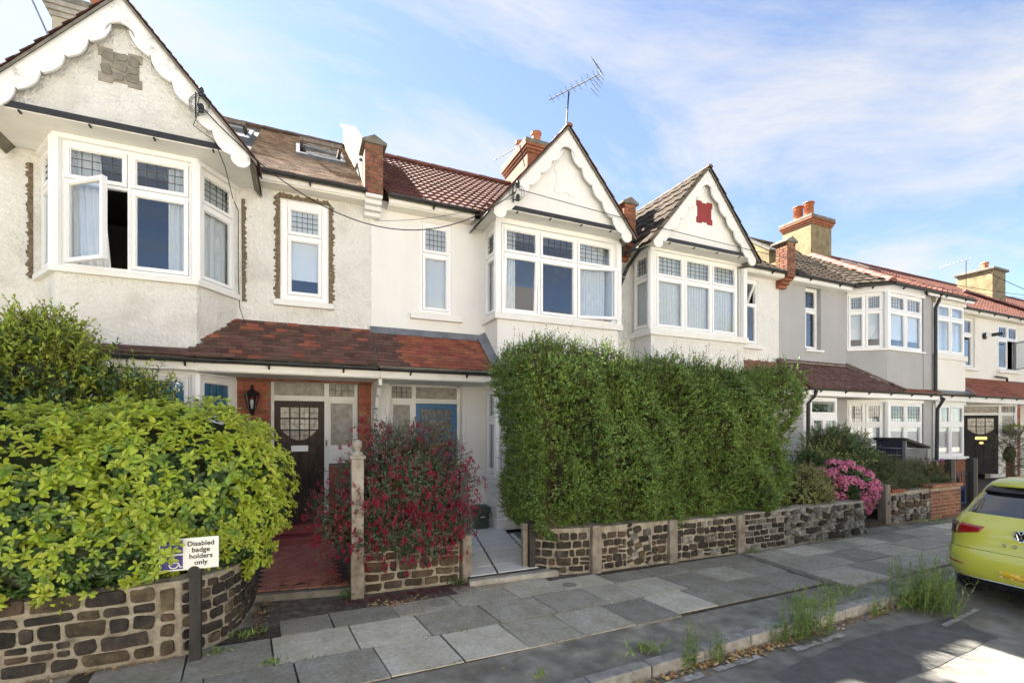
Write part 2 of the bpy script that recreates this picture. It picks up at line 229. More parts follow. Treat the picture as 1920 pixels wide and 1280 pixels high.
# ------------------------------------------------------------------ mesh helpers
Zv = Vector((0, 0, 1))
class MB:
    def __init__(s): s.v = []; s.f = []; s.m = []
    def add(s, vs, fs, mi=0):
        o = len(s.v); s.v += [tuple(p) for p in vs]; s.f += [tuple(i+o for i in q) for q in fs]; s.m += [mi]*len(fs)
    def quad(s, a, b, c, d, mi=0): s.add([a, b, c, d], [(0, 1, 2, 3)], mi)
    def box(s, x0, x1, y0, y1, z0, z1, mi=0):
        s.add([(x0, y0, z0), (x1, y0, z0), (x1, y1, z0), (x0, y1, z0), (x0, y0, z1), (x1, y0, z1), (x1, y1, z1), (x0, y1, z1)],
              [(0, 3, 2, 1), (4, 5, 6, 7), (0, 1, 5, 4), (1, 2, 6, 5), (2, 3, 7, 6), (3, 0, 4, 7)], mi)
    def lbox(s, O, U, Nn, u0, u1, v0, v1, d0, d1, mi=0):
        P = lambda u, v, d: O + U*u + Zv*v + Nn*d
        s.add([P(u0, v0, d1), P(u1, v0, d1), P(u1, v0, d0), P(u0, v0, d0), P(u0, v1, d1), P(u1, v1, d1), P(u1, v1, d0), P(u0, v1, d0)],
              [(0, 3, 2, 1), (4, 5, 6, 7), (0, 1, 5, 4), (1, 2, 6, 5), (2, 3, 7, 6), (3, 0, 4, 7)], mi)
    def border(s, O, U, Nn, u0, u1, v0, v1, b, d0, d1, mi=0, bb=None):
        bb = bb or b
        s.lbox(O, U, Nn, u0, u0+b, v0, v1, d0, d1, mi); s.lbox(O, U, Nn, u1-b, u1, v0, v1, d0, d1, mi)
        s.lbox(O, U, Nn, u0+b, u1-b, v0, v0+bb, d0, d1, mi); s.lbox(O, U, Nn, u0+b, u1-b, v1-b, v1, d0, d1, mi)
    def prism(s, pts, a, b, mi=0):
        """pts: list of Vector outline; a,b: two offset vectors"""
        n = len(pts); A = [p+a for p in pts]; B = [p+b for p in pts]
        s.add(A+B, [tuple(range(n)), tuple(range(2*n-1, n-1, -1))] + [(i, i+n, (i+1) % n+n, (i+1) % n) for i in range(n)], mi)
    def tube(s, path, r, n=6, mi=0, cap=True, r1=None):
        path = [Vector(p) for p in path]; k = len(path); rings = []
        for i, p in enumerate(path):
            d = (path[min(i+1, k-1)]-path[max(i-1, 0)])
            d = d.normalized() if d.length > 1e-9 else Vector((0, 0, 1))
            a = d.cross(Vector((0, 0, 1)) if abs(d.z) < .95 else Vector((1, 0, 0))).normalized(); b = d.cross(a)
            rr = r if r1 is None else r+(r1-r)*i/(k-1)
            rings.append([p+(a*math.cos(2*math.pi*j/n)+b*math.sin(2*math.pi*j/n))*rr for j in range(n)])
        vs = [v for q in rings for v in q]; fs = []
        for i in range(k-1):
            for j in range(n): fs.append((i*n+j, i*n+(j+1) % n, (i+1)*n+(j+1) % n, (i+1)*n+j))
        if cap: fs += [tuple(range(n-1, -1, -1)), tuple((k-1)*n+j for j in range(n))]
        s.add(vs, fs, mi)
    def lathe(s, c, prof, n=16, mi=0, axis=None):
        """prof: (radius,height) list around vertical axis at c"""
        vs = []; fs = []; c = Vector(c)
        for r, h in prof:
            for j in range(n):
                a = 2*math.pi*j/n; q = Vector((r*math.cos(a), r*math.sin(a), h))
                if axis: q = axis @ q
                vs.append(c+q)
        for i in range(len(prof)-1):
            for j in range(n): fs.append((i*n+j, i*n+(j+1) % n, (i+1)*n+(j+1) % n, (i+1)*n+j))
        fs.append(tuple(range(n-1, -1, -1))); fs.append(tuple((len(prof)-1)*n+j for j in range(n)))
        s.add(vs, fs, mi)
    def mesh(s, name, mats, smooth=False):
        me = bpy.data.meshes.new(name); me.from_pydata(s.v, [], s.f)
        for m in (mats if isinstance(mats, (list, tuple)) else [mats]): me.materials.append(M[m] if isinstance(m, str) else m)
        me.polygons.foreach_set('material_index', s.m)
        if smooth: me.polygons.foreach_set('use_smooth', [True]*len(s.f))
        me.update(); return me
    def build(s, name, mats, parent=None, smooth=False, bevel=0, fix=True, **kw):
        me = s.mesh(name, mats, smooth)
        if fix and len(s.f) < 20000:
            bm = bmesh.new(); bm.from_mesh(me); bmesh.ops.recalc_face_normals(bm, faces=bm.faces); bm.to_mesh(me); bm.free()
        o = link(name, me, parent, **kw)
        if bevel:
            b = o.modifiers.new('bevel', 'BEVEL'); b.width = bevel; b.segments = 2; b.limit_method = 'ANGLE'
        return o
def link(name, data, parent=None, label=None, cat=None, group=None, kind=None, mw=None):
    o = bpy.data.objects.new(name, data); COL.objects.link(o)
    if parent is not None: o.parent = parent; o.matrix_parent_inverse = parent.matrix_basis.inverted()
    if mw is not None: o.matrix_basis = mw
    if label: o['label'] = label
    if cat: o['category'] = cat
    if group: o['group'] = group
    if kind: o['kind'] = kind
    return o
def thing(name, label, cat, loc=(0, 0, 0), group=None):
    o = link(name, None, None, label, cat, group); o.location = loc; o.empty_display_size = .2
    o.matrix_basis = Matrix.Translation(loc); return o
def V(x, y, z): return Vector((x, y, z))

# ------------------------------------------------------------------ ground, pavement, road (the setting)
KERB = lambda x: 3.06+.036*(x-2.09)            # road edge of the kerb
mb = MB(); mb.quad((-200, -260, -.14), (260, -260, -.14), (260, 300, -.14), (-200, 300, -.14)); mb.build('ground', 'soil', kind='structure')
def strip(name, mat, pts, z, kind='structure', parent=None, th=0):
    b = MB(); n = len(pts)
    if th: b.prism([V(x, y, z) for x, y in pts], V(0, 0, 0), V(0, 0, -th))
    else: b.add([(x, y, z) for x, y in pts], [tuple(range(n))])
    return b.build(name, mat, parent, kind=kind if parent is None else None)
road = strip('road', 'asphalt', [(-60, -5.2), (90, -5.2), (90, KERB(90)), (-60, KERB(-60))], -.10)
def ragged(pts, amp, sub=8):
    o = []
    for i in range(len(pts)):
        a = pts[i]; b = pts[(i+1) % len(pts)]
        for k in range(sub):
            t = k/sub; o.append((a[0]+(b[0]-a[0])*t+random.uniform(-amp, amp), a[1]+(b[1]-a[1])*t+random.uniform(-amp, amp)*.6))
    return o
strip('road_patch', 'asphalt_new', ragged([(3.55, 2.72), (3.5, 2.2), (5.0, 2.25), (6.2, 2.3), (6.4, 2.75), (5.0, 2.86)], .03), -.096, parent=road)
strip('road_patch', 'asphalt_new', ragged([(7.0, 2.0), (8.6, 1.6), (9.5, 2.6), (7.6, 2.75)], .05), -.096, parent=road)
for x0, x1, w, dy in ((2.3, 3.05, .07, -.10), (3.2, 3.75, .06, -.11), (4.15, 4.9, .075, -.16), (6.05, 6.95, .05, -.52)):
    strip('road_marking', 'road_paint', ragged([(x0, KERB(x0)+dy-w), (x1, KERB(x1)+dy-w+(.06 if x0 > 6 else 0)), (x1, KERB(x1)+dy+(.06 if x0 > 6 else 0)), (x0, KERB(x0)+dy)], .009, 10), -.090, parent=road)
pave = strip('pavement', 'tarmac', [(-60, KERB(-60)+.13), (90, KERB(90)+.13), (90, 9.2), (-60, 9.2)], -.012)
# kerb stones
kerb = MB(); kerb.box(-60, 90, 0, .02, -.14, -.13); kerb = kerb.build('kerb', 'cement_dark', kind='structure'); kerb.location = (0, 3.1, 0)
x = -3.
while x < 17:
    L = random.choice([.9, .92, .88, .6]); a = math.atan(.036); b = MB()
    dz = random.uniform(-.006, .006); w = .125
    b.box(0, L-.012, 0, w, -.16, .006+dz)
    o = b.build('kerb_stone', 'kerb', kerb, bevel=.012); o.matrix_basis = Matrix.Translation((x, KERB(x)-3.1+random.uniform(-.008, .008), 0)) @ Matrix.Rotation(a+random.uniform(-.006, .006), 4, 'Z')
    o.matrix_parent_inverse = Matrix.Identity(4); x += L
# paving slabs, each a piece of the pavement
def slab(x0, x1, y0, y1, mat, z=.004, sk=0., g=.007):
    b = MB(); j = lambda: random.uniform(-.006, .006)
    f = lambda x, y: V(x+sk*(y-y0), y+.012*(x-x0)*0, 0)
    tz = [random.uniform(-.004, .004) for _ in range(4)]
    P = [f(x0+g+j(), y0+g+j()), f(x1-g+j(), y0+g+j()), f(x1-g+j(), y1-g+j()), f(x0+g+j(), y1-g+j())]
    b.add([p+V(0, 0, z+tz[i]) for i, p in enumerate(P)]+[p+V(0, 0, -.03) for p in P], [(0, 1, 2, 3), (0, 4, 5, 1), (1, 5, 6, 2), (2, 6, 7, 3), (3, 7, 4, 0)])
    b.build('paving_slab', mat, pave)
rows = [(3.80, 4.36), (4.36, 4.93), (4.93, 5.36)]
special = {(0, 0): 0}
def row(y0, y1, xs, mats, sk=-.10):
    for i in range(len(xs)-1): slab(xs[i], xs[i+1], y0, y1, mats[i % len(mats)], sk=sk)
row(4.36, 4.93, [-1.45, -.82, -.18, .50, 1.14, 1.84, 2.5, 3.15, 3.62], ['slab_dark', 'slab_dark', 'slab_light', 'slab_light', 'slab_mid', 'slab_mid', 'slab_mid', 'slab_mid'])
row(3.78, 4.36, [-1.3, -.62, 0.02, .66, 1.27, 1.86, 2.45, 3.05, 3.62], ['slab_dark', 'slab_dark', 'slab_dark', 'slab_light', 'slab_light', 'slab_mid', 'slab_mid', 'slab_dark'])
row(4.93, 5.33, [-.15, .32, .95, 1.62, 2.30, 2.95, 3.62], ['slab_dark', 'slab_dark', 'slab_mid', 'slab_mid', 'slab_light', 'slab_light'])
row(5.33, 5.62, [1.7, 2.3, 2.9], ['slab_mid', 'slab_light'])
row(3.84, 4.38, [3.62, 4.2, 4.75, 5.3, 6.06], ['slab_light', 'slab_dark', 'slab_dark', 'slab_dark'])
row(4.38, 4.9, [3.62, 4.3, 4.9, 5.5, 6.12], ['slab_light', 'slab_dark', 'slab_mid', 'slab_dark'])
row(4.9, 5.25, [3.62, 4.25, 4.9, 5.6, 6.18], ['slab_dark', 'slab_dark', 'slab_dark', 'slab_dark'])
for k, (y0, y1) in enumerate([(3.62, 4.2), (4.2, 4.7), (4.7, 5.18)]):
    xs = [6.15+.05*k]
    while xs[-1] < 15: xs.append(xs[-1]+random.uniform(.55, .95))
    for i in range(len(xs)-1): slab(xs[i], xs[i+1], y0, y1, random.choice(['slab_mid', 'slab_light', 'slab_mid', 'slab_dark']), z=.02, sk=-.1)
strip('paving_edge', 'cement_dark', [(5.98, 3.75), (6.1, 3.75), (6.24, 5.2), (6.14, 5.2)], .022, parent=pave, th=.03)
strip('joint_sand', 'soil', [(-1.62, 3.76), (6.1, 3.80), (6.2, 5.3), (3.0, 5.66), (1.6, 5.66), (-.3, 5.36), (-1.62, 4.95)], -.009, parent=pave)
n = 900; xs_ = RNG.uniform(-1.3, 6, n); ys_ = RNG.choice([3.78, 4.36, 4.93], n)+RNG.normal(0, .006, n)
JOINT_TUFTS = np.stack([xs_, ys_, np.zeros(n)], 1)[np.sin(xs_*5+ys_*9) > .45]
# access cover set in a slab
b = MB(); b.lathe((1.42, 5.12, .004), [(.12, 0), (.12, .006), (.10, .008)], 20); b.build('access_cover', 'slab_dark', pave)
b = MB(); b.lathe((3.05, 5.08, .004), [(.09, 0), (.09, .006), (.08, .008)], 20); b.build('access_cover', 'slab_dark', pave)
strip('soil_strip', 'dirt', ragged([(-.40, 5.2), (.55, 5.15), (1.9, 5.3), (1.95, 5.75), (-.45, 6.3)], .04), -.006, parent=pave)
strip('soil_strip', 'dirt', ragged([(2.8, 5.38), (3.6, 5.2), (3.65, 5.5), (2.8, 5.75)], .03), -.006, parent=pave)
strip('garden_soil', 'soil', [(-8, 5.12), (-.9, 5.0), (-.65, 5.5), (-.52, 6.3), (-.52, 8.74), (-8, 8.74)], .10, th=.2)
strip('garden_soil', 'soil', [(.56, 5.95), (1.9, 5.9), (2.3, 8.74), (.56, 8.74)], .08, th=.2)
strip('garden_soil', 'soil', [(3.55, 5.65), (40, 5.55), (40, 8.74), (3.9, 8.74)], .085, th=.2)
# red quarry tile path of the first house
path1 = strip('path', 'joint_dark', [(-.52, 6.12), (.56, 5.92), (.56, 8.74), (-.52, 8.74)], .075, th=.15)
tilem = []
for k in range(3):
    b = MB(); h = .0675
    b.add([(-h, -h, 0), (h, -h, 0), (h, h, 0), (-h, h, 0), (-h+.004, -h+.004, .008), (h-.004, -h+.004, .008), (h-.004, h-.004, .008+.001*k), (-h+.004, h-.004, .008)], [(4, 5, 6, 7), (0, 1, 5, 4), (1, 2, 6, 5), (2, 3, 7, 6), (3, 0, 4, 7)])
    tilem.append(b.mesh('quarry_tile', 'quarry'))
cs, sn = math.cos(R(45)), math.sin(R(45))
for i in range(-14, 32):
    for j in range(-30, 32):
        x = .02+(i*cs-j*sn)*.14; y = 7.0+(i*sn+j*cs)*.14
        ylo = 6.30-.17*(x+.4)
        if -.43 < x < .47 and ylo < y < 8.35: link('quarry_tile', random.choice(tilem), path1, mw=Matrix.Translation((x, y, .0765+random.uniform(-.001, .001))) @ Matrix.Rotation(R(45), 4, 'Z'))
for k in range(7):
    b = MB(); x0 = -.5+.15*k; yb = 6.135-.185*(x0+.52)
    b.box(x0+.003, x0+.147, yb, yb+.135, .0, .0845); o = b.build('edge_tile', 'quarry', path1)
b = MB(); b.prism([V(-.54, 6.04, 0), V(.57, 5.84, 0), V(.57, 5.91, 0), V(-.54, 6.12, 0)], V(0, 0, .07), V(0, 0, -.1)); b.build('path_edging', 'cement_dark', path1, bevel=.008)
# white flagged path of the second house (joints run askew)
path2 = strip('path', 'joint_dark', [(1.93, 5.63), (3.06, 5.60), (3.42, 7.5), (3.42, 8.74), (2.2, 8.74)], .078, th=.16)
for c in range(-3, 4):
    for r in range(0, 10):
        y0 = 5.64+r*.335; xa = 2.31+c*.60; k = .215
        x0 = xa+k*(y0-5.56); x1 = x0+.60
        lo = 1.95+.07*(y0-5.6); hi = 3.06+.19*(y0-5.6) if y0 < 7.5 else 3.40
        a, bb = max(x0+.008, lo), min(x1-.008, hi)
        if bb-a < .06: continue
        y1 = y0+.335; sh = k*.335
        b = MB(); z = .086+random.uniform(-.001, .001)
        P = [V(a+.006, y0+.013, z), V(bb-.006, y0+.013, z), V(min(bb+sh, hi+.06)-.006, y1-.013, z), V((a+sh if a > lo+.001 else a+.02)+.006, y1-.013, z)]
        b.add(P+[p-V(0, 0, .02) for p in P], [(0, 1, 2, 3), (0, 4, 5, 1), (1, 5, 6, 2), (2, 6, 7, 3), (3, 7, 4, 0)])
        b.build('flagstone', 'path_white', path2)
b = MB(); b.prism([V(1.90, 5.50, 0), V(3.12, 5.46, 0), V(3.08, 5.60, 0), V(1.92, 5.625, 0)], V(0, 0, .072), V(0, 0, -.1)); b.build('path_edging', 'cement', path2, bevel=.02)

# ------------------------------------------------------------------ stone walls
def stone_mesh(w, h, d, mat, rough=.14):
    pts = []; m_ = min(w, h)
    for sx, sz, fl in ((1, 1, 0), (-1, 1, 1), (-1, -1, 0), (1, -1, 1)):
        ca, cb = m_*random.uniform(.06, .34), m_*random.uniform(.06, .34); ix, iz = random.uniform(0, .07)*w, random.uniform(0, .10)*h
        X0, Z0 = sx*(w/2-ix), sz*(h/2-iz); q = [(X0, Z0-sz*cb), (X0-sx*ca*.35, Z0-sz*cb*.3), (X0-sx*ca, Z0)]
        pts += q if not fl else q[::-1]
        if w > .16 and sz == 1 and sx == 1: pts.append((random.uniform(-.1, .1)*w, h/2-random.uniform(0, .12)*h))
        if w > .16 and sz == -1 and sx == -1: pts.append((random.uniform(-.1, .1)*w, -h/2+random.uniform(0, .12)*h))
    n = len(pts)
    vs = [(x, .012, z) for x, z in pts]
    vs += [(x*.992, -d*.5, z*.985) for x, z in pts]
    q = random.uniform(.88, .95); tl = random.uniform(-.006, .006), random.uniform(-.006, .006)
    vs += [(x*q+random.uniform(-.005, .005), -d*random.uniform(.8, 1.2)+tl[0]*x/w*2+tl[1]*z/h*2, z*q+random.uniform(-.005, .005)) for x, z in pts]
    vs.append((random.uniform(-.2, .2)*w, -d*random.uniform(.9, 1.3), random.uniform(-.2, .2)*h)); fs = []
    for k in range(2):
        for i in range(n): fs.append((k*n+i, k*n+(i+1) % n, (k+1)*n+(i+1) % n, (k+1)*n+i))
    for i in range(n): fs.append((2*n+i, 2*n+(i+1) % n, 3*n))
    me = bpy.data.meshes.new('stone'); me.from_pydata(vs, [], fs); me.materials.append(M[mat]); me.update(); return me
def stones_on(parent, curve, L, zfun, mats, hs=(.075, .115), ws=(.11, .30), gap=.015, depth=.018, tilt=0., z0=.02, wild=0., big=0.):
    """curve(s)->(point on face, unit tangent); z from z0 to zfun(s)"""
    z = z0; k = 0
    while True:
        h = random.uniform(*hs); s = random.uniform(-.1, 0)
        if z+h*.7 > max(zfun(0), zfun(L), zfun(L/2)): break
        while s < L-.03:
            w = random.uniform(*ws)*(1 if random.random() > .25 else .62)
            a, c = max(s, .0), min(s+w, L)
            if c-a > .045:
                sm = (a+c)/2; hh = min(h, zfun(sm)-z-.012)
                if hh > .04:
                    p, t = curve(sm); nrm = Vector((t.y, -t.x, 0))
                    two = hh > .10 and random.random() < .18 and c-a < .16
                    parts = [(z, hh/2-.006), (z+hh/2+.006, hh/2-.006)] if two else [(z, hh)]
                    for zz, h2 in parts:
                        ww = c-a-gap; me = stone_mesh(max(ww, .04), max(h2-gap*.72, .026), depth*random.uniform(.7, 1.35), random.choice(mats))
                        rot = Matrix(((t.x, -nrm.x, 0, 0), (t.y, -nrm.y, 0, 0), (0, 0, 1, 0), (0, 0, 0, 1)))
                        mw = Matrix.Translation((p.x, p.y, zz+h2/2+random.uniform(-.006, .006)+tilt*(sm-L/2))) @ rot @ Matrix.Rotation(tilt+random.gauss(0, .035+wild), 4, 'Y')
                        link('stone', me, parent, mw=mw)
            s += w
        z += h; k += 1
def wall_body(parent, pts, ztops, th, mat, inward=1, name='mortar_bed'):
    b = MB(); n = len(pts)
    off = []
    for i in range(n):
        t = (pts[min(i+1, n-1)]-pts[max(i-1, 0)]).normalized(); off.append(Vector((-t.y, t.x, 0))*th*inward)
    for i in range(n-1):
        a, c = pts[i], pts[i+1]; A, C = a+off[i], c+off[i+1]; za, zc = ztops[i], ztops[i+1]
        up = lambda p, z: V(p.x, p.y, z)
        b.add([up(a, -.1), up(c, -.1), up(c, zc), up(a, za), up(A, -.1), up(C, -.1), up(C, zc), up(A, za)], [(0, 1, 2, 3), (5, 4, 7, 6), (3, 2, 6, 7), (0, 4, 5, 1)] + ([(0, 3, 7, 4)] if i == 0 else []) + ([(1, 5, 6, 2)] if i == n-2 else []))
    return b.build(name, mat, parent)
def polyline(pts):
    d = [0]
    for i in range(len(pts)-1): d.append(d[-1]+(pts[i+1]-pts[i]).length)
    def f(s):
        s = min(max(s, 0), d[-1]-1e-6)
        for i in range(len(pts)-1):
            if s <= d[i+1]:
                t = (s-d[i])/(d[i+1]-d[i]); return pts[i].lerp(pts[i+1], t), (pts[i+1]-pts[i]).normalized()
    return f, d[-1]
# left wall, straight then curving back to the path
wl = thing('garden_wall', 'curved dark stone garden wall with pale mortar under the lime green bush', 'wall', (-.9, 4.9, 0))
P = [V(-4.2, 4.93, 0), V(-2.6, 4.90, 0), V(-1.5, 4.87, 0), V(-.92, 4.86, 0), V(-.74, 4.94, 0), V(-.60, 5.12, 0), V(-.52, 5.40, 0), V(-.47, 5.75, 0), V(-.44, 6.22, 0)]
wall_body(wl, P, [.585, .59, .61, .645, .645, .635, .61, .57, .50], .2, 'mortar')
f, L = polyline(P[1:4]); stones_on(wl, f, L-.17, lambda s: .62+.02*s, ['stone', 'stone', 'stone', 'stone_brown'], hs=(.085, .14), ws=(.14, .36), depth=.016)
f2, L2 = polyline(P[3:]); stones_on(wl, lambda s: f2(s), L2, lambda s: .655-.10*s, ['stone', 'stone', 'stone_brown'], hs=(.085, .125), ws=(.12, .30), depth=.015)
for k, (z0, z1) in enumerate([(.02, .16), (.18, .29), (.31, .38), (.40, .60)]):
    f3, _ = polyline(P[2:4]); me = stone_mesh(.105, z1-z0, .02, 'stone_brown', .05)
    p, t = f3(.49); link('stone', me, wl, mw=Matrix.Translation((p.x, p.y, (z0+z1)/2)))
# wall under the fuchsia
wm = thing('garden_wall', 'low brown stone garden wall under the red flowering bush', 'wall', (1.3, 5.75, 0))
P = [V(.70, 5.79, 0), V(1.84, 5.73, 0)]
wall_body(wm, P, [.47, .50], .2, 'mortar'); f, L = polyline(P); stones_on(wm, f, L, lambda s: .48, ['stone_brown', 'stone_brown', 'stone'], hs=(.09, .15), ws=(.14, .32))
# wall under the hedge: panels of stone between rough piers
wh = thing('garden_wall', 'low dark stone wall in panels between concrete piers under the tall green hedge', 'wall', (5, 5.4, 0))
P = [V(2.88, 5.72, 0), V(3.02, 5.58, 0), V(3.2, 5.49, 0), V(3.57, 5.42, 0)]
wall_body(wh, P, [.60, .60, .6, .6], .2, 'mortar'); f, L = polyline(P); stones_on(wh, f, L, lambda s: .59, ['stone', 'stone', 'stone_brown'], hs=(.085, .12), ws=(.13, .27))
segs = [((3.72, 5.40), (4.86, 5.37), .60, 'a'), ((5.01, 5.365), (6.17, 5.32), .58, 'b')]
for (a, c, zt, k) in segs:
    P = [V(*a, 0), V(*c, 0)]; wall_body(wh, P, [zt, zt], .2, 'mortar'); f, L = polyline(P)
    if k == 'a':
        g = lambda s: f(s)
        stones_on(wh, lambda s: f(s), .42, lambda s: zt-.02, ['stone', 'stone_brown'], hs=(.08, .11), ws=(.12, .2))
        def f_mid(s): return f(s+.43)
        stones_on(wh, f_mid, .42, lambda s: zt-.02, ['stone', 'stone_brown', 'stone_grey'], hs=(.09, .13), ws=(.12, .2), tilt=-.30, wild=.10)
        def f_end(s): return f(s+.86)
        stones_on(wh, f_end, .28, lambda s: zt-.02, ['stone', 'stone_brown'], hs=(.08, .14), ws=(.12, .2))
    else: stones_on(wh, f, L, lambda s: zt-.02, ['stone', 'stone_grey', 'stone'], hs=(.085, .125), ws=(.12, .26), wild=.06)
for (x, y, zt) in ((3.645, 5.40, .63), (4.935, 5.365, .61), (6.245, 5.315, .60)):
    b = MB(); b.box(x-.075, x+.075, y-.05, y+.2, -.1, zt); b.build('pier', 'concrete_post', wh, bevel=.012)
w3 = thing('garden_wall', 'grey flint and stone garden wall below the pink hydrangea', 'wall', (8, 5.3, 0))
P = [V(6.33, 5.31, 0), V(9.3, 5.25, 0), V(9.36, 5.9, 0)]
wall_body(w3, P, [.60, .62, .62], .22, 'cement'); f, L = polyline(P[:2])
stones_on(w3, f, .9, lambda s: .60, ['stone_grey', 'stone', 'stone'], hs=(.08, .12), ws=(.12, .24))
stones_on(w3, lambda s: f(s+.9), L-.9, lambda s: .62, ['stone_grey', 'stone_grey', 'stone'], hs=(.09, .15), ws=(.11, .22), wild=.25, depth=.035)
w4 = thing('garden_wall', 'short rough stone garden wall with a brick top beside the wooden gate post', 'wall', (11.3, 5.4, 0))
P = [V(10.83, 5.62, 0), V(12.07, 5.56, 0)]
wall_body(w4, P, [.62, .66], .22, 'mortar'); f, L = polyline(P); stones_on(w4, f, L, lambda s: .60, ['stone_brown', 'stone_grey'], hs=(.10, .17), ws=(.14, .3), wild=.2, depth=.035)
def brick_face(parent, O, U, Nn, W, z0, z1, mat='brick', mort='mortar_dark', hole=None, bw=.225, bh=.075, g=.010, cap=False, body=True, th=.1):
    if body:
        b = MB(); b.lbox(O, U, Nn, 0, W, z0, z1, -th, -.006); b.build('mortar_bed', mort, parent)
    r = 0; z = z0
    meshes = {}
    while z+bh <= z1+.002:
        u = -(bw/2 if r % 2 else 0)
        while u < W-.01:
            a, c = max(u, 0)+g/2, min(u+bw, W)-g/2
            if c-a > .03 and not (hole and hole(a, c, z, z+bh)):
                L_ = round(c-a, 3); key = (L_,)
                if key not in meshes:
                    q = MB(); h = bh-g
                    q.add([(0, 0, 0), (L_, 0, 0), (L_, 0, h), (0, 0, h), (.003, -.010, .003), (L_-.003, -.010, .003), (L_-.003, -.010, h-.003), (.003, -.010, h-.003)], [(4, 5, 6, 7), (0, 1, 5, 4), (1, 2, 6, 5), (2, 3, 7, 6), (3, 0, 4, 7)])
                    meshes[key] = q.mesh('brick', mat)
                p = O+U*a+Zv*(z+g/2)-Nn*(.006+random.uniform(0, .002))
                mw = Matrix(((U.x, -Nn.x, 0, p.x), (U.y, -Nn.y, 0, p.y), (0, 0, 1, p.z), (0, 0, 0, 1)))
                link('brick', meshes[key], parent, mw=mw)
            u += bw
        z += bh; r += 1
X_ = Vector((1, 0, 0)); Y_ = Vector((0, 1, 0)); NF = Vector((0, -1, 0)); NL = Vector((-1, 0, 0))
w5 = thing('garden_wall', 'low red brick garden wall behind the parked car', 'wall', (13, 5.5, 0))
brick_face(w5, V(12.09, 5.54, 0), X_, NF, 1.2, 0, .66, 'brick_soot', 'mortar', th=.2)
b = MB(); b.box(12.08, 13.30, 5.49, 5.74, .66, .73); b.build('coping', 'brick_soot', w5, bevel=.01)
b = MB(); b.box(10.85, 11.3, 5.6, 5.82, .62, .69); b.build('coping', 'brick', w4, bevel=.01)

# ------------------------------------------------------------------ house kit
YW, YB = 8.75, 8.10            # main wall, bay front
PITCH = math.atan2(2.88, 4.1)
MAINZ = lambda y: 6.02+(y-8.5)*math.tan(PITCH)
M['blind_blue'] = pm('blind_blue', [(.05, .20, .36), (.07, .25, .42)], scale=2, rough=.8)
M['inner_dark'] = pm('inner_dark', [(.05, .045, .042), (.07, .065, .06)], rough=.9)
def wall_panel(parent, name, O, U, Nn, W, z0, z1, holes, th, mat):
    us = sorted({0, W, *[min(max(h[k], 0), W) for h in holes for k in (0, 1)]}); zs = sorted({z0, z1, *[min(max(h[k], z0), z1) for h in holes for k in (2, 3)]})
    inh = lambda u, z: any(h[0] < u < h[1] and h[2] < z < h[3] for h in holes)
    b = MB(); P = lambda u, v, d: O+U*u+Zv*v+Nn*d
    for i in range(len(us)-1):
        for j in range(len(zs)-1):
            if inh((us[i]+us[i+1])/2, (zs[j]+zs[j+1])/2): continue
            for d in (0, -th): b.quad(P(us[i], zs[j], d), P(us[i+1], zs[j], d), P(us[i+1], zs[j+1], d), P(us[i], zs[j+1], d))
    for (a, c, e, f_) in holes:
        for q in ((a, e, c, e), (a, f_, c, f_), (a, e, a, f_), (c, e, c, f_)):
            b.quad(P(q[0], q[1], 0), P(q[2], q[3], 0), P(q[2], q[3], -th), P(q[0], q[1], -th))
    for q in ((0, z0, W, z0), (0, z1, W, z1), (0, z0, 0, z1), (W, z0, W, z1)):
        b.quad(P(q[0], q[1], 0), P(q[2], q[3], 0), P(q[2], q[3], -th), P(q[0], q[1], -th))
    return b.build(name, mat, parent, fix=False)
def curtain(parent, O, U, Nn, u0, u1, z0, z1, d, mat='curtain', folds=9, amp=.022, flare=0., name='curtain'):
    n = max(8, int(folds*6)); b = MB(); vs = []; fs = []
    for i in range(n+1):
        t = i/n
        for k, z in enumerate((z1, (z0+z1)/2, z0)):
            u = u0+(u1-u0)*t
            if flare: u = u+flare*(k/2)*t
            vs.append(O+U*u+Zv*z+Nn*(d+amp*math.sin(2*math.pi*folds*t+.6*math.sin(5*t))*(.6+.2*k)))
    for i in range(n):
        for k in range(2): fs.append((i*3+k, i*3+k+1, i*3+k+4, i*3+k+3))
    b.add(vs, fs); return b.build(name, mat, parent, smooth=True, fix=False)
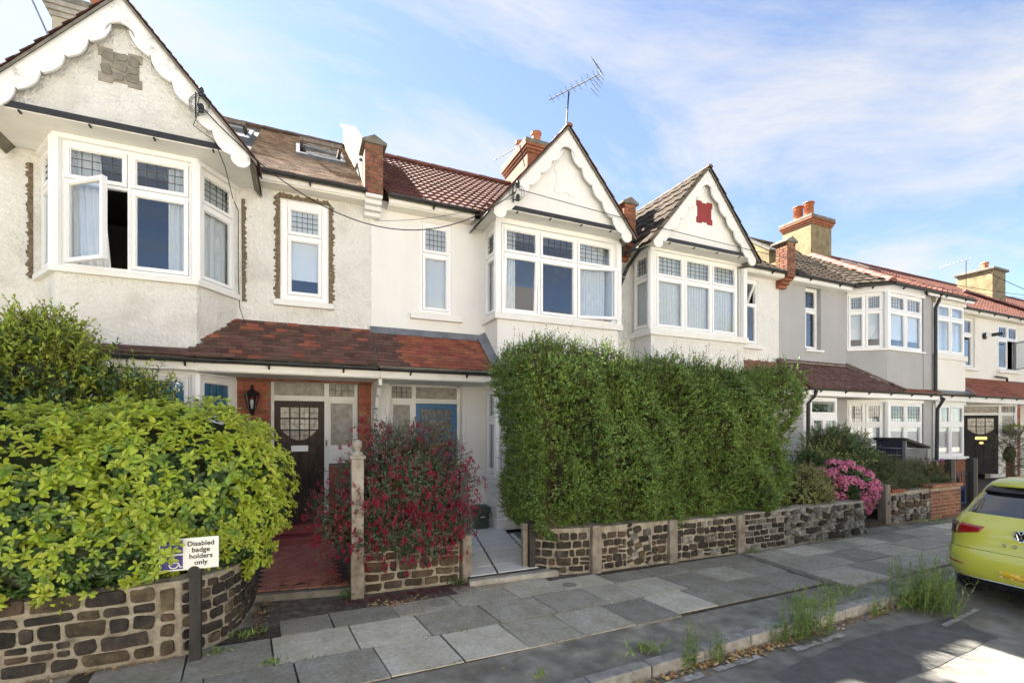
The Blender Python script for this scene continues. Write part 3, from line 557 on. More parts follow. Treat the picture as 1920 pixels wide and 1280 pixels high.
def window(parent, O, U, Nn, u0, u1, z0, z1, zt, cols, lead=None, glass='glass', opens={}, curtains=[], d=-.015, frame='upvc', sill=0., border=.045, label=None, leadrow=1):
    """casement window: outer frame with a sash border for every light; panes, lead lattices, open sashes and curtains are its children"""
    es = cols if isinstance(cols, (list, tuple)) else [u0+(u1-u0)*i/cols for i in range(cols+1)]
    f = MB(); f.border(O, U, Nn, u0, u1, z0, z1, border, d-.075, d)
    for e in es[1:-1]: f.lbox(O, U, Nn, e-.022, e+.022, z0+border, z1-border, d-.073, d-.002)
    rows = [(z0, zt), (zt, z1)] if zt else [(z0, z1)]
    for i in range(len(es)-1):
        a = es[i]+(border if i == 0 else .022); c = es[i+1]-(border if i == len(es)-2 else .022)
        if zt: f.lbox(O, U, Nn, a, c, zt-.022, zt+.022, d-.071, d-.004)
    root = None; jobs = []
    for i in range(len(es)-1):
        for j, (za, zc) in enumerate(rows):
            a = es[i]+(border if i == 0 else .022)+.004; c = es[i+1]-(border if i == len(es)-2 else .022)-.004
            e = za+(border if j == 0 else .022)+.004; g = zc-(border if j == len(rows)-1 else .022)-.004
            op = opens.get((i, j)); tgt = MB() if op else f
            tgt.border(O, U, Nn, a, c, e, g, .046, d-.05, d+.014); tgt.border(O, U, Nn, a+.046, c-.046, e+.046, g-.046, .012, d-.045, d-.002)
            p = MB(); p.lbox(O, U, Nn, a+.05, c-.05, e+.05, g-.05, d-.026, d-.022); l = None
            if lead and (j == leadrow or len(rows) == 1):
                l = MB(); nx, nz = lead
                for k in range(1, nx): uu = a+.058+(c-a-.116)*k/nx; l.lbox(O, U, Nn, uu-.0045, uu+.0045, e+.058, g-.058, d-.022, d-.016)
                for k in range(1, nz): zz = e+.058+(g-e-.116)*k/nz; l.lbox(O, U, Nn, a+.058, c-.058, zz-.0045, zz+.0045, d-.022, d-.0155)
            jobs.append((op, tgt, p, l, (a, c, e, g)))
    if sill: f.lbox(O, U, Nn, u0-.05, u1+.05, z0-.05, z0-.002, d-.05, d+sill)
    root = f.build('window', frame, parent, bevel=.004)
    if label: root['label'] = label
    for op, tgt, p, l, (a, c, e, g) in jobs:
        X = None
        if op:
            kind, ang = op
            if kind in 'LR':
                h = O+U*(a if kind == 'L' else c)+Nn*(d+.0); X = Matrix.Translation(h) @ Matrix.Rotation(R(ang)*(-1 if kind == 'L' else 1), 4, 'Z') @ Matrix.Translation(-h)
            else:
                h = O+U*a+Zv*g+Nn*d; X = Matrix.Translation(h) @ Matrix.Rotation(R(ang), 4, U) @ Matrix.Translation(-h)
        for q, nm, mt in ((tgt if op else None, 'open_sash', frame), (p, 'pane', glass), (l, 'lead_lattice', 'leadcame')):
            if q is None: continue
            if X is not None: q.v = [tuple(X @ Vector(v)) for v in q.v]
            q.build(nm, mt, root)
    for cu in curtains: curtain(root, O, U, Nn, *cu[:4], d-.085-cu[4], *cu[5:])
    return root
TILE = {}
def tile_mesh(kind, tw, ex, th, mat):
    key = (kind, tw, ex, th, mat)
    if key in TILE: return TILE[key]
    vs = []; fs = []; L = ex*1.1
    if kind == 'plain': prof = [(0.002, 0), (tw-.002, 0)]
    elif kind == 'double':
        prof = []
        for i in range(17):
            t = i/16; prof.append((t*tw, .015*max(0, math.sin(2*math.pi*(t*2-.1)))**.8))
    elif kind == 'roll':
        prof = [(t*tw, h) for t, h in ((0, 0), (.28, 0), (.36, .010), (.45, .020), (.55, .020), (.64, .010), (.72, 0), (1, 0))]
    elif kind == 'wave': prof = [(i/8*tw, .022*(.5-.5*math.cos(2*math.pi*i/8))) for i in range(9)]
    n = len(prof)
    for (s, lift) in ((0, th), (L, 0)):
        for x, h in prof: vs.append((x, s, h+lift))
    for x, h in prof: vs.append((x, 0, -.004))
    for i in range(n-1): fs += [(i, i+1, n+i+1, n+i), (2*n+i, 2*n+i+1, i+1, i)]
    vs += [(prof[0][0], L, -.004), (prof[-1][0], L, -.004)]
    fs += [(0, n, 3*n, 2*n), (n-1, 3*n-1, 3*n+1, 2*n-1)]
    me = bpy.data.meshes.new('tile'); me.from_pydata(vs, [], fs); me.materials.append(M[mat]); me.update(); TILE[key] = me; return me
def tiles(roof, O, U, S, wt, lt, tw, ex, kind, mat, clip=None, th=.02, stagger=True, single=False, jit=.004, name='tile', matf=None, lift=.012):
    Nn = U.cross(S).normalized(); k = 0; r = 0; acc = MB(); bits = []
    while r*ex < lt-.02:
        u = -(tw/2 if (stagger and r % 2) else 0)
        while u < wt-.01:
            a = max(u, 0); c = min(u+tw, wt); uc = (a+c)/2; s = r*ex
            if c-a > tw*.3 and (clip is None or clip(uc, s)):
                p = O+U*(a+random.uniform(-jit, jit)*.4)+S*(s+random.uniform(-jit, jit))+Nn*(lift+random.uniform(0, jit))
                m_ = matf(p) if matf else mat
                me = tile_mesh(kind, tw, ex, th, m_)
                mw = Matrix(((U.x, S.x, Nn.x, p.x), (U.y, S.y, Nn.y, p.y), (U.z, S.z, Nn.z, p.z), (0, 0, 0, 1)))
                fy = min(1, (lt-s)/(ex*1.1))
                if c-a < tw-.01 or fy < 1: mw = mw @ Matrix.Diagonal((min(1, (c-a)/tw), fy, 1, 1))
                if single: acc.add([mw @ v.co for v in me.vertices], [tuple(q.vertices) for q in me.polygons])
                else: link(name, me, roof, mw=mw)
                k += 1
            u += tw
        r += 1
    if single:
        o = acc.build('tiles', mat, roof, fix=False); o['kind'] = 'stuff'
    return k
def ridge_line(roof, A, B, mat, r=.10, seg=.42, name='ridge_tile', arc=math.pi):
    d = (B-A); L = d.length; d.normalize(); side = d.cross(Zv).normalized(); up = side.cross(d).normalized(); n = max(1, round(L/seg)); s = L/n
    vs = []; fs = []
    for k, (t, rr) in enumerate(((0, r*1.06), (s*1.04, r*.97))):
        for i in range(9):
            a = (math.pi-arc)/2+arc*i/8; vs.append((math.cos(a)*rr, t, math.sin(a)*rr*.9))
    for i in range(8): fs.append((i, i+1, 9+i+1, 9+i))
    fs.append(tuple(range(8, -1, -1)))
    me = bpy.data.meshes.new(name); me.from_pydata(vs, [], fs); me.materials.append(M[mat]); me.update()
    for i in range(n):
        p = A+d*(i*s); mw = Matrix(((side.x, d.x, up.x, p.x), (side.y, d.y, up.y, p.y), (side.z, d.z, up.z, p.z), (0, 0, 0, 1)))
        link(name, me, roof, mw=mw)
def gutter(parent, A, B, r=.055, brackets=.9, name='gutter'):
    d = (B-A); L = d.length; d.normalize(); side = d.cross(Zv).normalized(); b = MB(); vs = []; fs = []
    for t in (0, L):
        for i in range(9):
            a = math.pi+math.pi*i/8; vs.append(A+d*t+side*math.cos(a)*r+Zv*(math.sin(a)*r))
        for i in range(9):
            a = 2*math.pi-math.pi*i/8; vs.append(A+d*t+side*math.cos(a)*r*.85+Zv*(math.sin(a)*r*.85+.002))
    for i in range(17): fs.append((i, i+1, 18+i+1, 18+i))
    fs += [tuple(range(17, -1, -1)), tuple(range(18, 36))]
    b.add(vs, fs); k = int(L/brackets)
    for i in range(k):
        p = A+d*((i+.5)*L/max(k, 1)); q = p-Zv*r
        b.add([q-d*.012+side*.02, q+d*.012+side*.02, q+d*.012-side*.09, q-d*.012-side*.09, q-d*.012-side*.05-Zv*.06, q+d*.012-side*.05-Zv*.06], [(0, 1, 2, 3), (0, 4, 5, 1), (3, 2, 5, 4), (0, 3, 4), (1, 5, 2)])
    return b.build(name, 'black_plastic', parent)
def bargeboards(parent, xg, za, al, y, L, mat, base=.215, n=5):
    """two scalloped boards meeting under the apex, each with a rounded foot"""
    c, s = math.cos(al), math.sin(al)
    for sg in (-1, 1):
        d = V(sg*c, 0, -s); nn = V(-sg*s, 0, -c); A = V(xg, y, za)
        pts = [A, A+d*(L+.02)]
        foot = A+d*(L-.02)+nn*.10                    # rounded bulb
        for i in range(7):
            a = -.15*math.pi+i*.95*math.pi/6; pts.append(foot+d*(.13*math.cos(a))+nn*(.12*math.sin(a)+.03))
        low = []; m_ = 10; s0 = .36; s1 = L-.13
        for k in range(n):
            for i in range(m_+1):
                t = i/m_; ss = s1-(s1-s0)*(k+t)/n
                w = base+(.075 if k == 0 and t < .3 else .055)*math.sin(math.pi*min(1, (1-t)*1.02))**.8-.03*t
                low.append(A+d*ss+nn*w)
        pts += low
        for i in range(6):                             # arch under the apex
            a = i/5*math.pi/2; pts.append(V(xg+sg*.155*math.cos(a), y, za-.52+.155*math.sin(a)+.02))
        pts = [p if (p.x-xg)*sg > 0 else V(xg, y, p.z) for p in pts]
        bm = bmesh.new(); vv = [bm.verts.new(p) for p in pts]; fc = bm.faces.new(vv)
        r_ = bmesh.ops.extrude_face_region(bm, geom=[fc]); bmesh.ops.translate(bm, verts=[e for e in r_['geom'] if isinstance(e, bmesh.types.BMVert)], vec=(0, .035, 0))
        bmesh.ops.triangulate(bm, faces=[q for q in bm.faces if len(q.verts) > 4]); bmesh.ops.recalc_face_normals(bm, faces=bm.faces)
        me = bpy.data.meshes.new('bargeboard'); bm.to_mesh(me); bm.free(); me.materials.append(M[mat])
        o = link('bargeboard', me, parent); bv = o.modifiers.new('bevel', 'BEVEL'); bv.width = .004; bv.segments = 1; bv.limit_method = 'ANGLE'
def plaque(parent, x0, x1, z0, z1, y, mat):
    w, h = x1-x0, z1-z0; n = .17
    raw = [(0, 0), (n*1.9, 0), (n*1.9, .07), (1-n*1.9, .07), (1-n*1.9, 0), (1, 0), (1, n*1.5), (.93, n*1.5), (.93, 1-n*1.5), (1, 1-n*1.5), (1, 1), (1-n*1.9, 1), (1-n*1.9, .93), (n*1.9, .93), (n*1.9, 1), (0, 1), (0, 1-n*1.5), (.07, 1-n*1.5), (.07, n*1.5), (0, n*1.5)]
    pts = [V(x0+u*w, y, z0+v*h) for u, v in raw]
    bm = bmesh.new(); fc = bm.faces.new([bm.verts.new(p) for p in pts]); r_ = bmesh.ops.extrude_face_region(bm, geom=[fc])
    bmesh.ops.translate(bm, verts=[e for e in r_['geom'] if isinstance(e, bmesh.types.BMVert)], vec=(0, -.014, 0)); bmesh.ops.triangulate(bm, faces=bm.faces); bmesh.ops.recalc_face_normals(bm, faces=bm.faces)
    me = bpy.data.meshes.new('plaque'); bm.to_mesh(me); bm.free(); me.materials.append(M[mat]); return link('plaque', me, parent)
def gable(h, xg, za=7.50, wallmat='render_white', barge='paint_white', tile=('plain', .165, .10, .012, 'tile_plain'), ridge='ridge_red', pl=None, hw=1.44, tile_parts=True):
    al = math.atan(1.17); c, s = math.cos(al), math.sin(al); Lb = hw/c
    b = MB(); b.prism([V(xg-hw-.02, 7.80, 5.83), V(xg+hw+.02, 7.80, 5.83), V(xg+hw*.86, 7.80, 6.03), V(xg, 7.80, za-.06), V(xg-hw*.86, 7.80, 6.03)], V(0, 0, 0), V(0, .1, 0)); b.build('gable_wall', wallmat, h)
    bargeboards(h, xg, za, al, 7.665, Lb+.04, barge)
    b = MB(); b.box(xg-hw-.02, xg+hw+.02, 7.72, 8.74, 5.785, 5.825); b.build('soffit', 'paint_white', h)
    b = MB(); b.box(xg-hw+.1, xg+hw-.1, 7.695, 7.795, 5.80, 5.872); b.build('gable_ledge', 'black_plastic', h)
    for k in range(4):
        q = MB(); x = xg-hw*.7+k*hw*1.4/3; q.box(x, x+.022, 7.71, 7.77, 5.765, 5.79); q.build('gutter_bracket', 'black_plastic', h)
    zr = za+.02; roof = MB()
    for sg in (-1, 1):
        roof.quad(V(xg, 7.63, zr), V(xg+sg*(hw+.12), 7.63, zr-1.17*(hw+.12)), V(xg+sg*(hw+.12), 11, zr-1.17*(hw+.12)), V(xg, 11, zr))
        roof.quad(V(xg, 7.70, zr-.05), V(xg+sg*(hw+.1), 7.70, zr-.05-1.17*(hw+.1)), V(xg+sg*(hw+.1), 11, zr-.05-1.17*(hw+.1)), V(xg, 11, zr-.05))
        roof.quad(V(xg, 7.63, zr), V(xg+sg*(hw+.12), 7.63, zr-1.17*(hw+.12)), V(xg+sg*(hw+.12), 7.63, zr-1.17*(hw+.12)-.05), V(xg, 7.63, zr-.05))
    rf = roof.build('gable_roof', 'cement_dark', h, fix=False)
    kind, tw, ex, th, mat = tile; Lt = (hw+.14)/c; zf = zr-1.17*(hw+.14)
    vis = lambda y, z: z > MAINZ(y)-.05
    nl = tiles(rf, V(xg-hw-.14, 11.0, zf), V(0, -1, 0), V(c, 0, s), 3.40, Lt, tw, ex, kind, mat, clip=lambda u, q: vis(11.0-u, zf+q*s), th=th, stagger=kind == 'plain', single=not tile_parts)
    tiles(rf, V(xg+hw+.14, 7.60, zf), V(0, 1, 0), V(-c, 0, s), 3.40, Lt, tw, ex, kind, mat, clip=lambda u, q: vis(7.6+u, zf+q*s), th=th, stagger=kind == 'plain', single=not tile_parts)
    ridge_line(rf, V(xg, 7.58, zr-.02), V(xg, 10.75, zr-.02), ridge, r=.062, seg=.40)
    if pl:
        po = plaque(h, *pl)
        if pl[5] == 'plaque_grey':
            for (u, w, v, hh, a) in ((.08, .30, .62, .30, .15), (.40, .28, .70, .22, -.2), (.68, .26, .60, .32, .3), (.06, .24, .20, .34, -.25), (.30, .36, .40, .24, .2), (.32, .28, .10, .24, -.1), (.62, .30, .12, .24, .15), (.66, .26, .38, .18, -.15)):
                W_, H_ = pl[1]-pl[0], pl[3]-pl[2]; me = stone_mesh(w*W_, hh*H_, .016, 'plaque_stone')
                link('stone', me, po, mw=Matrix.Translation((pl[0]+(u+w/2)*W_, pl[4]-.014, pl[2]+(v+hh/2)*H_)) @ Matrix.Rotation(a, 4, 'Y'))
def door(h, O, U, Nn, u0, u1, z0, z1, mat, arch='4x3', glassm='glass_leaded', box=('sign_white', .42), d=-.02, panels=3, letter=True):
    w = u1-u0; H = z1-z0
    P = lambda u, v, dd: O+U*(u0+u*w)+Zv*(z0+v*H)+Nn*(d+dd)
    b = MB(); B = lambda a, c, e, f_, g, k: b.lbox(O, U, Nn, u0+a*w, u0+c*w, z0+e*H, z0+f_*H, d+g, d+k)
    B(0, 1, 0, 1, -.05, -.012)
    B(0, .11, 0, 1, -.012, .006); B(.89, 1, 0, 1, -.012, .006); B(.11, .89, .955, 1, -.012, .006)
    B(.11, .89, .555, .665, -.012, .006); B(.11, .89, 0, .14, -.012, .006)
    b.lbox(O, U, Nn, u0+.04*w, u0+.96*w, z0+.635*H, z0+.655*H, d+.006, d+.03)
    for k in range(1, panels): a = .11+.78*k/panels; B(a-.035, a+.035, .14, .555, -.012, .005)
    B(.0, 1, 0, .03, .006, .02)
    # arched lower edge of the glazing
    g0, g1 = .665, .955; nx, nz = (4, 3) if arch == '4x3' else (3, 2)
    ga, gc = .11, .89; ybase = g0+.012
    for sg in (0, 1):
        pts = []
        rng = [i/8 for i in range(9)]
        for t in rng:
            u = ga+(gc-ga)*.5*t if sg == 0 else gc-(gc-ga)*.5*t
            pts.append((u, g0+.012+(.105 if nz == 3 else .09)*(1-t)**2))
        poly = [P(u, v, 0) for u, v in pts]+[P(pts[-1][0], g0, 0), P(pts[0][0], g0, 0)]
        b.prism(poly, Nn*.0055, Nn*-.012)
    for k in range(1, nx): a = ga+(gc-ga)*k/nx; B(a-.013, a+.013, g0, g1, -.012, .004)
    for k in range(1, nz): a = g0+(g1-g0)*k/nz; B(ga, gc, a-.006, a+.006, -.012, .0035)
    root = b.build('door', mat, h, bevel=.003)
    tr = MB()
    for i in range(nx):
        for j in range(nz):
            a, c = ga+(gc-ga)*i/nx+.014, ga+(gc-ga)*(i+1)/nx-.014; e, f_ = g0+(g1-g0)*j/nz+.006, g0+(g1-g0)*(j+1)/nz-.006
            q = MB(); q.lbox(O, U, Nn, u0+a*w, u0+c*w, z0+e*H, z0+f_*H, d-.012, d-.006); q.build('glass_pane', glassm, root)
            cu, cv = (a+c)/2, (e+f_)/2; rr = .027*w/.8
            for r1, r2 in ((rr, rr*.8), (rr*.45, rr*.01)):
                vs = []
                for k in range(10):
                    an = 2*math.pi*k/10
                    for r in (r1, r2): vs.append(P(cu, cv, -.0045)+U*(r*math.cos(an))+Zv*(r*math.sin(an)))
                tr.add(vs, [(2*k, (2*k+2) % 20, (2*k+3) % 20, 2*k+1) for k in range(10)])
            for (du, dv) in ((1, 0), (-1, 0), (0, 1), (0, -1)):
                p = P(cu, cv, -.0045); ex = (c-a)*w/2 if du else (f_-e)*H/2
                t1 = U*du+Zv*dv; t2 = U*dv+Zv*du
                tr.quad(p+t1*rr-t2*.003, p+t1*ex-t2*.003, p+t1*ex+t2*.003, p+t1*rr+t2*.003)
    tr.build('lead_tracery', 'leadcame', root, fix=False)['kind'] = 'stuff'
    if letter:
        q = MB(); q.border(O, U, Nn, u0+.33*w, u0+.67*w, z0+.585*H, z0+.64*H-.012, .012, d+.006, d+.02); q.lbox(O, U, Nn, u0+.33*w+.012, u0+.67*w-.012, z0+.585*H+.012, z0+.64*H-.024, d+.006, d+.014)
        q.build('letterbox', box, root)
    return root
def door_screen(h, O, U, Nn, ux, z0, z1, dl, frame='paint_white', side='R', d=.0, lead=True):
    """white timber screen: door opening dl=(u0,u1), glazed transom above, side light beside"""
    u0, u1 = ux; b = MB(); j = .055
    zt = z0+2.06
    B = lambda a, c, e, f_, g=-.07, k=.0: b.lbox(O, U, Nn, a, c, e, f_, d+g, d+k)
    B(u0, u0+j, z0, z1-.06); B(u1-j, u1, z0, z1-.06); n = 10
    for i in range(n):                                  # shallow arched head
        a, c = u0+(u1-u0)*i/n, u0+(u1-u0)*(i+1)/n; t0, t1 = 2*i/n-1, 2*(i+1)/n-1
        y0, y1 = z1-.055*t0*t0, z1-.055*t1*t1
        b.prism([O+U*a+Zv*(z1-.13), O+U*c+Zv*(z1-.13), O+U*c+Zv*y1, O+U*a+Zv*y0], Nn*d, Nn*(d-.07))
    m0, m1 = (dl[1], dl[1]+.075) if side == 'R' else (dl[0]-.075, dl[0])
    B(m0, m1, z0, z1-.13, -.07, .004)
    B(u0+j, m0, zt, zt+.09, -.07, .006); B(m1, u1-j, zt, zt+.09, -.07, .006)
    s0, s1 = (m1, u1-j) if side == 'R' else (u0+j, m0)
    B(s0, s1, z0+.98, z0+1.27, -.06, -.004)
    b.border(O, U, Nn, s0, s1, z0+1.27, zt, .03, d-.06, d-.008)
    root = b.build('door_screen', frame, h, bevel=.004)
    q = MB(); q.lbox(O, U, Nn, (u0+j if side == 'R' else m1), (m0 if side == 'R' else u1-j), zt+.09, z1-.13, d-.04, d-.03); q.build('transom_pane', 'glass_obscure', root)
    q = MB(); q.lbox(O, U, Nn, s0, s1, zt+.09, z1-.13, d-.04, d-.03); q.build('side_pane', 'glass_obscure', root)
    q = MB(); q.lbox(O, U, Nn, s0+.03, s1-.03, z0+1.30, zt-.03, d-.04, d-.03); q.build('side_pane', 'glass_obscure', root)
    if lead:
        l = MB()
        for k in range(1, 4): a = s0+(s1-s0)*k/4; l.lbox(O, U, Nn, a-.006, a+.006, zt+.09, z1-.13, d-.03, d-.022)
        a = (zt+.09+z1-.13)/2; l.lbox(O, U, Nn, s0, s1, a-.006, a+.006, d-.03, d-.021); l.build('lead_lattice', 'leadcame', root)
    return root
def chimney(h, x0, x1, y0, y1, z0, z1, mat='stock', pots=[(0, 0)], pot_r=.13, potmat='terracotta', cowl=False, bands=3, bandmat='brick_orange'):
    b = MB(); b.box(x0, x1, y0, y1, z0, z1-.36); root = b.build('chimney', mat, h, bevel=.01)
    z = z1-.36
    for k in range(bands):
        e = .03+.035*k; q = MB(); q.box(x0-e, x1+e, y0-e, y1+e, z, z+.073); q.build('brick_band', bandmat, root, bevel=.006); z += .076
    q = MB(); q.box(x0-.10, x1+.10, y0-.10, y1+.10, z, z+.11); q.build('cap', 'cement_dark', root, bevel=.02)
    for (px, py) in pots:
        c = (x0+px*(x1-x0), y0+py*(y1-y0), z+.10); q = MB(); r = pot_r
        if cowl:
            pr = [(r, 0), (r, .16), (r*1.12, .18)]
            for k in range(5): pr += [(r*1.14, .20+.06*k), (r*.92, .215+.06*k), (r*.92, .245+.06*k)]
            pr += [(r*1.15, .50), (r*1.0, .56)]
            q.lathe(c, pr, 16); q.lathe((c[0], c[1], c[2]+.575), [(r*1.35, 0), (r*1.3, .03), (r*.7, .06), (.01, .07)], 14)
        else: q.lathe(c, [(r*1.1, 0), (r*1.0, .08), (r*.9, .25), (r*.92, .27), (r*1.12, .29), (r*1.12, .35), (r*.95, .36), (r*.8, .30)], 16)
        q.build('chimney_pot', potmat, root, smooth=False)
    return root
def shell(h, x0, x1, name='room_lining', y1=11.8):
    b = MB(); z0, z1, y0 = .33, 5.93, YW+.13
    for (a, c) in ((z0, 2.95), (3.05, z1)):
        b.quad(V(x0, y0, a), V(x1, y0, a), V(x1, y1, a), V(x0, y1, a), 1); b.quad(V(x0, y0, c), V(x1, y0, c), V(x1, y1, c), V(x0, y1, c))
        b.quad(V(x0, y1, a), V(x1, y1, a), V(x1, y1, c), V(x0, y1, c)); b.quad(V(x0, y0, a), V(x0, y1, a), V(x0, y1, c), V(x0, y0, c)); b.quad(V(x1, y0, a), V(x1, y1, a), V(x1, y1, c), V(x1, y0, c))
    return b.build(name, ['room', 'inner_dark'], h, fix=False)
def main_roof(h, x0, x1, mat='cement_dark', y0=8.44):
    b = MB(); zr = MAINZ(12.6)
    b.quad(V(x0, y0, MAINZ(y0)), V(x1, y0, MAINZ(y0)), V(x1, 12.6, zr), V(x0, 12.6, zr)); b.quad(V(x0, 12.6, zr), V(x1, 12.6, zr), V(x1, 16.8, MAINZ(8.4)), V(x0, 16.8, MAINZ(8.4)))
    b.quad(V(x0, y0, MAINZ(y0)-.05), V(x1, y0, MAINZ(y0)-.05), V(x1, 8.8, MAINZ(8.8)-.05), V(x0, 8.8, MAINZ(8.8)-.05))
    b.quad(V(x0, 16.6, 0), V(x1, 16.6, 0), V(x1, 16.6, 6.1), V(x0, 16.6, 6.1))
    return b.build('roof', mat, h, fix=False)
def eaves(h, x0, x1, fascia='fascia_cream'):
    b = MB(); b.box(x0, x1, 8.47, 8.50, 5.86, 6.0); b.box(x0, x1, 8.50, 8.748, 5.84, 5.865); b.build('fascia', fascia, h)
    gutter(h, V(x0, 8.41, 5.99), V(x1, 8.41, 5.99))
def bay_wall(h, pts, bands, th=.12, name='bay_wall'):
    """vertical panels below/between windows following the plan pts; bands: (z0,z1,mat,name,proud)"""
    for (z0, z1, mat, nm, pr) in bands:
        b = MB()
        off = []
        n = len(pts)
        for i in range(n):
            def nrm(a, c): t = (c-a).normalized(); return Vector((t.y, -t.x, 0))
            if i == 0: q = nrm(pts[0], pts[1])
            elif i == n-1: q = nrm(pts[-2], pts[-1])
            else:
                q1, q2 = nrm(pts[i-1], pts[i]), nrm(pts[i], pts[i+1]); q = (q1+q2).normalized(); q = q/max(.5, q.dot(q1))
            off.append(q)
        o = [pts[i]+off[i]*pr for i in range(n)]; inn = [pts[i]-off[i]*th for i in range(n)]
        for i in range(n-1):
            A, B_, C, D = o[i], o[i+1], inn[i+1], inn[i]
            b.add([A+Zv*z0, B_+Zv*z0, C+Zv*z0, D+Zv*z0, A+Zv*z1, B_+Zv*z1, C+Zv*z1, D+Zv*z1], [(0, 3, 2, 1), (4, 5, 6, 7), (0, 1, 5, 4), (2, 3, 7, 6)]+([(0, 4, 7, 3)] if i == 0 else [])+([(1, 2, 6, 5)] if i == n-2 else []))
        b.build(nm, mat, h, bevel=.006 if pr > .02 else 0)
def posts(h, pts, z0, z1, r=.055, mat='upvc'):
    for p in pts:
        b = MB(); b.tube([p+Zv*z0, p+Zv*z1], r, 8); b.build('corner_post', mat, h)
def face(a, c): return a, (c-a).normalized(), Vector(((c-a).normalized().y, -(c-a).normalized().x, 0)), (c-a).length
def ragged_strip(h, pts_in, w, y, mat='crumble'):
    """bare broken edge round a window: pts_in polyline (x,z), strip of about width w outside (to the left of travel)"""
    b = MB(); vs = []; fs = []; k = 0; prev = None
    for i in range(len(pts_in)-1):
        a, c = Vector(pts_in[i]), Vector(pts_in[i+1]); L = (c-a).length; t = (c-a)/L; nn = Vector((-t.y, t.x)); m_ = int(L/.025)
        for j in range(m_+1):
            p = a+t*L*j/m_; q = p+nn*(w*random.uniform(.65, 1.35))
            vs += [(p.x, y-.004, p.y), (p.x+(q.x-p.x)*.5, y-.016-random.uniform(0, .012), p.y+(q.y-p.y)*.5), (q.x, y+.001, q.y)]
            if k: fs += [(3*k-3, 3*k, 3*k+1, 3*k-2), (3*k-2, 3*k+1, 3*k+2, 3*k-1)]
            k += 1
    b.add(vs, fs); b.build('bare_render_edge', mat, h, fix=False)

# ================================================================== HOUSE 1 (rough cream, bay on the left, dark door)
h1 = thing('terraced_house', 'cream roughcast house with a canted bay, open casement and dark wooden front door', 'house', (-1.5, 8.75, .1), 'terraced houses along the street')
O0 = V(0, YW, 0)
wall_panel(h1, 'wall', V(-4.1, YW, 0), X_, NF, 5.28, 2.9, 6.0, [(4.1-3.25, 4.1-.94, 2.9, 5.74), (4.1-.27, 4.1+.46, 4.05, 5.72)], .14, 'roughcast')
wall_panel(h1, 'wall', V(-4.1, YW, 0), X_, NF, 3.2, .05, 2.9, [(4.1-3.25, 4.1-.94, .95, 2.9)], .14, 'roughcast')
b = MB(); b.quad(V(-4.1, 8.75, 0), V(-4.1, 16, 0), V(-4.1, 16, 6), V(-4.1, 8.75, 6)); b.prism([V(-4.1, 8.6, 6), V(-4.1, 16.6, 6), V(-4.1, 12.6, MAINZ(12.6))], V(0, 0, 0), V(.1, 0, 0)); b.build('end_wall', 'roughcast', h1)
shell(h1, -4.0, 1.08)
pts = [V(-3.30, YW, 0), V(-2.90, YB, 0), V(-1.34, YB, 0), V(-.90, YW, 0)]
bay_wall(h1, pts, [(.05, .95, 'roughcast', 'bay_wall', 0), (2.78, 3.97, 'roughcast', 'bay_wall', 0), (3.97, 4.05, 'paint_white', 'bay_sill', .07), (.95, 1.02, 'paint_white', 'bay_sill', .07), (5.72, 5.785, 'upvc', 'bay_head', .035), (2.70, 2.78, 'upvc', 'bay_head', .02)])
posts(h1, pts[1:3], 4.05, 5.72, .07); posts(h1, pts[1:3], 1.02, 2.70, .07)
o, u, nn, W = face(pts[1], pts[2])
window(h1, o, u, nn, .05, W-.05, 4.06, 5.72, 5.20, 2, lead=(5, 3), opens={(0, 0): ('L', 38)}, curtains=[(.06, .42, 4.1, 5.68, .05, 'curtain', 6, .03, .12), (1.20, 1.50, 4.08, 5.7, .03, 'curtain', 5, .025)])
window(h1, o, u, nn, .05, W-.05, 1.03, 2.70, 2.06, 2, lead=(5, 3), glass='glass', curtains=[(.05, 1.5, 1.03, 2.68, -.05, 'blind_blue', 2, .003)])
for k in (0, 2):
    o, u, nn, W = face(pts[k], pts[k+1])
    window(h1, o, u, nn, .05, W-.03, 4.06, 5.72, 5.20, 1, lead=(4, 4), curtains=[(.06, W-.1, 4.08, 5.7, .02, 'net', 7, .02)])
    window(h1, o, u, nn, .05, W-.03, 1.03, 2.70, 2.06, 1, lead=(4, 3), curtains=[(.05, W-.1, 1.03, 2.68, -.05, 'blind_blue', 2, .003)])
window(h1, O0, X_, NF, -.27, .46, 4.05, 5.72, 5.13, 1, lead=(5, 4), border=.10, curtains=[(-.2, .4, 4.42, 5.66, -.02, 'blind', 1, .002)], sill=.0)
b = MB(); b.box(-.38, .55, 8.66, 8.76, 3.95, 4.045); b.build('window_sill', 'paint_white', h1, bevel=.008)
ragged_strip(h1, [(-.28, 4.06), (-.28, 5.73), (.47, 5.73), (.47, 4.06)], .085, YW)
ragged_strip(h1, [(-.84, 5.6), (-.83, 3.96)], .06, YW-.006)
ragged_strip(h1, [(-3.36, 4.0), (-3.36, 5.6)], .07, YW)
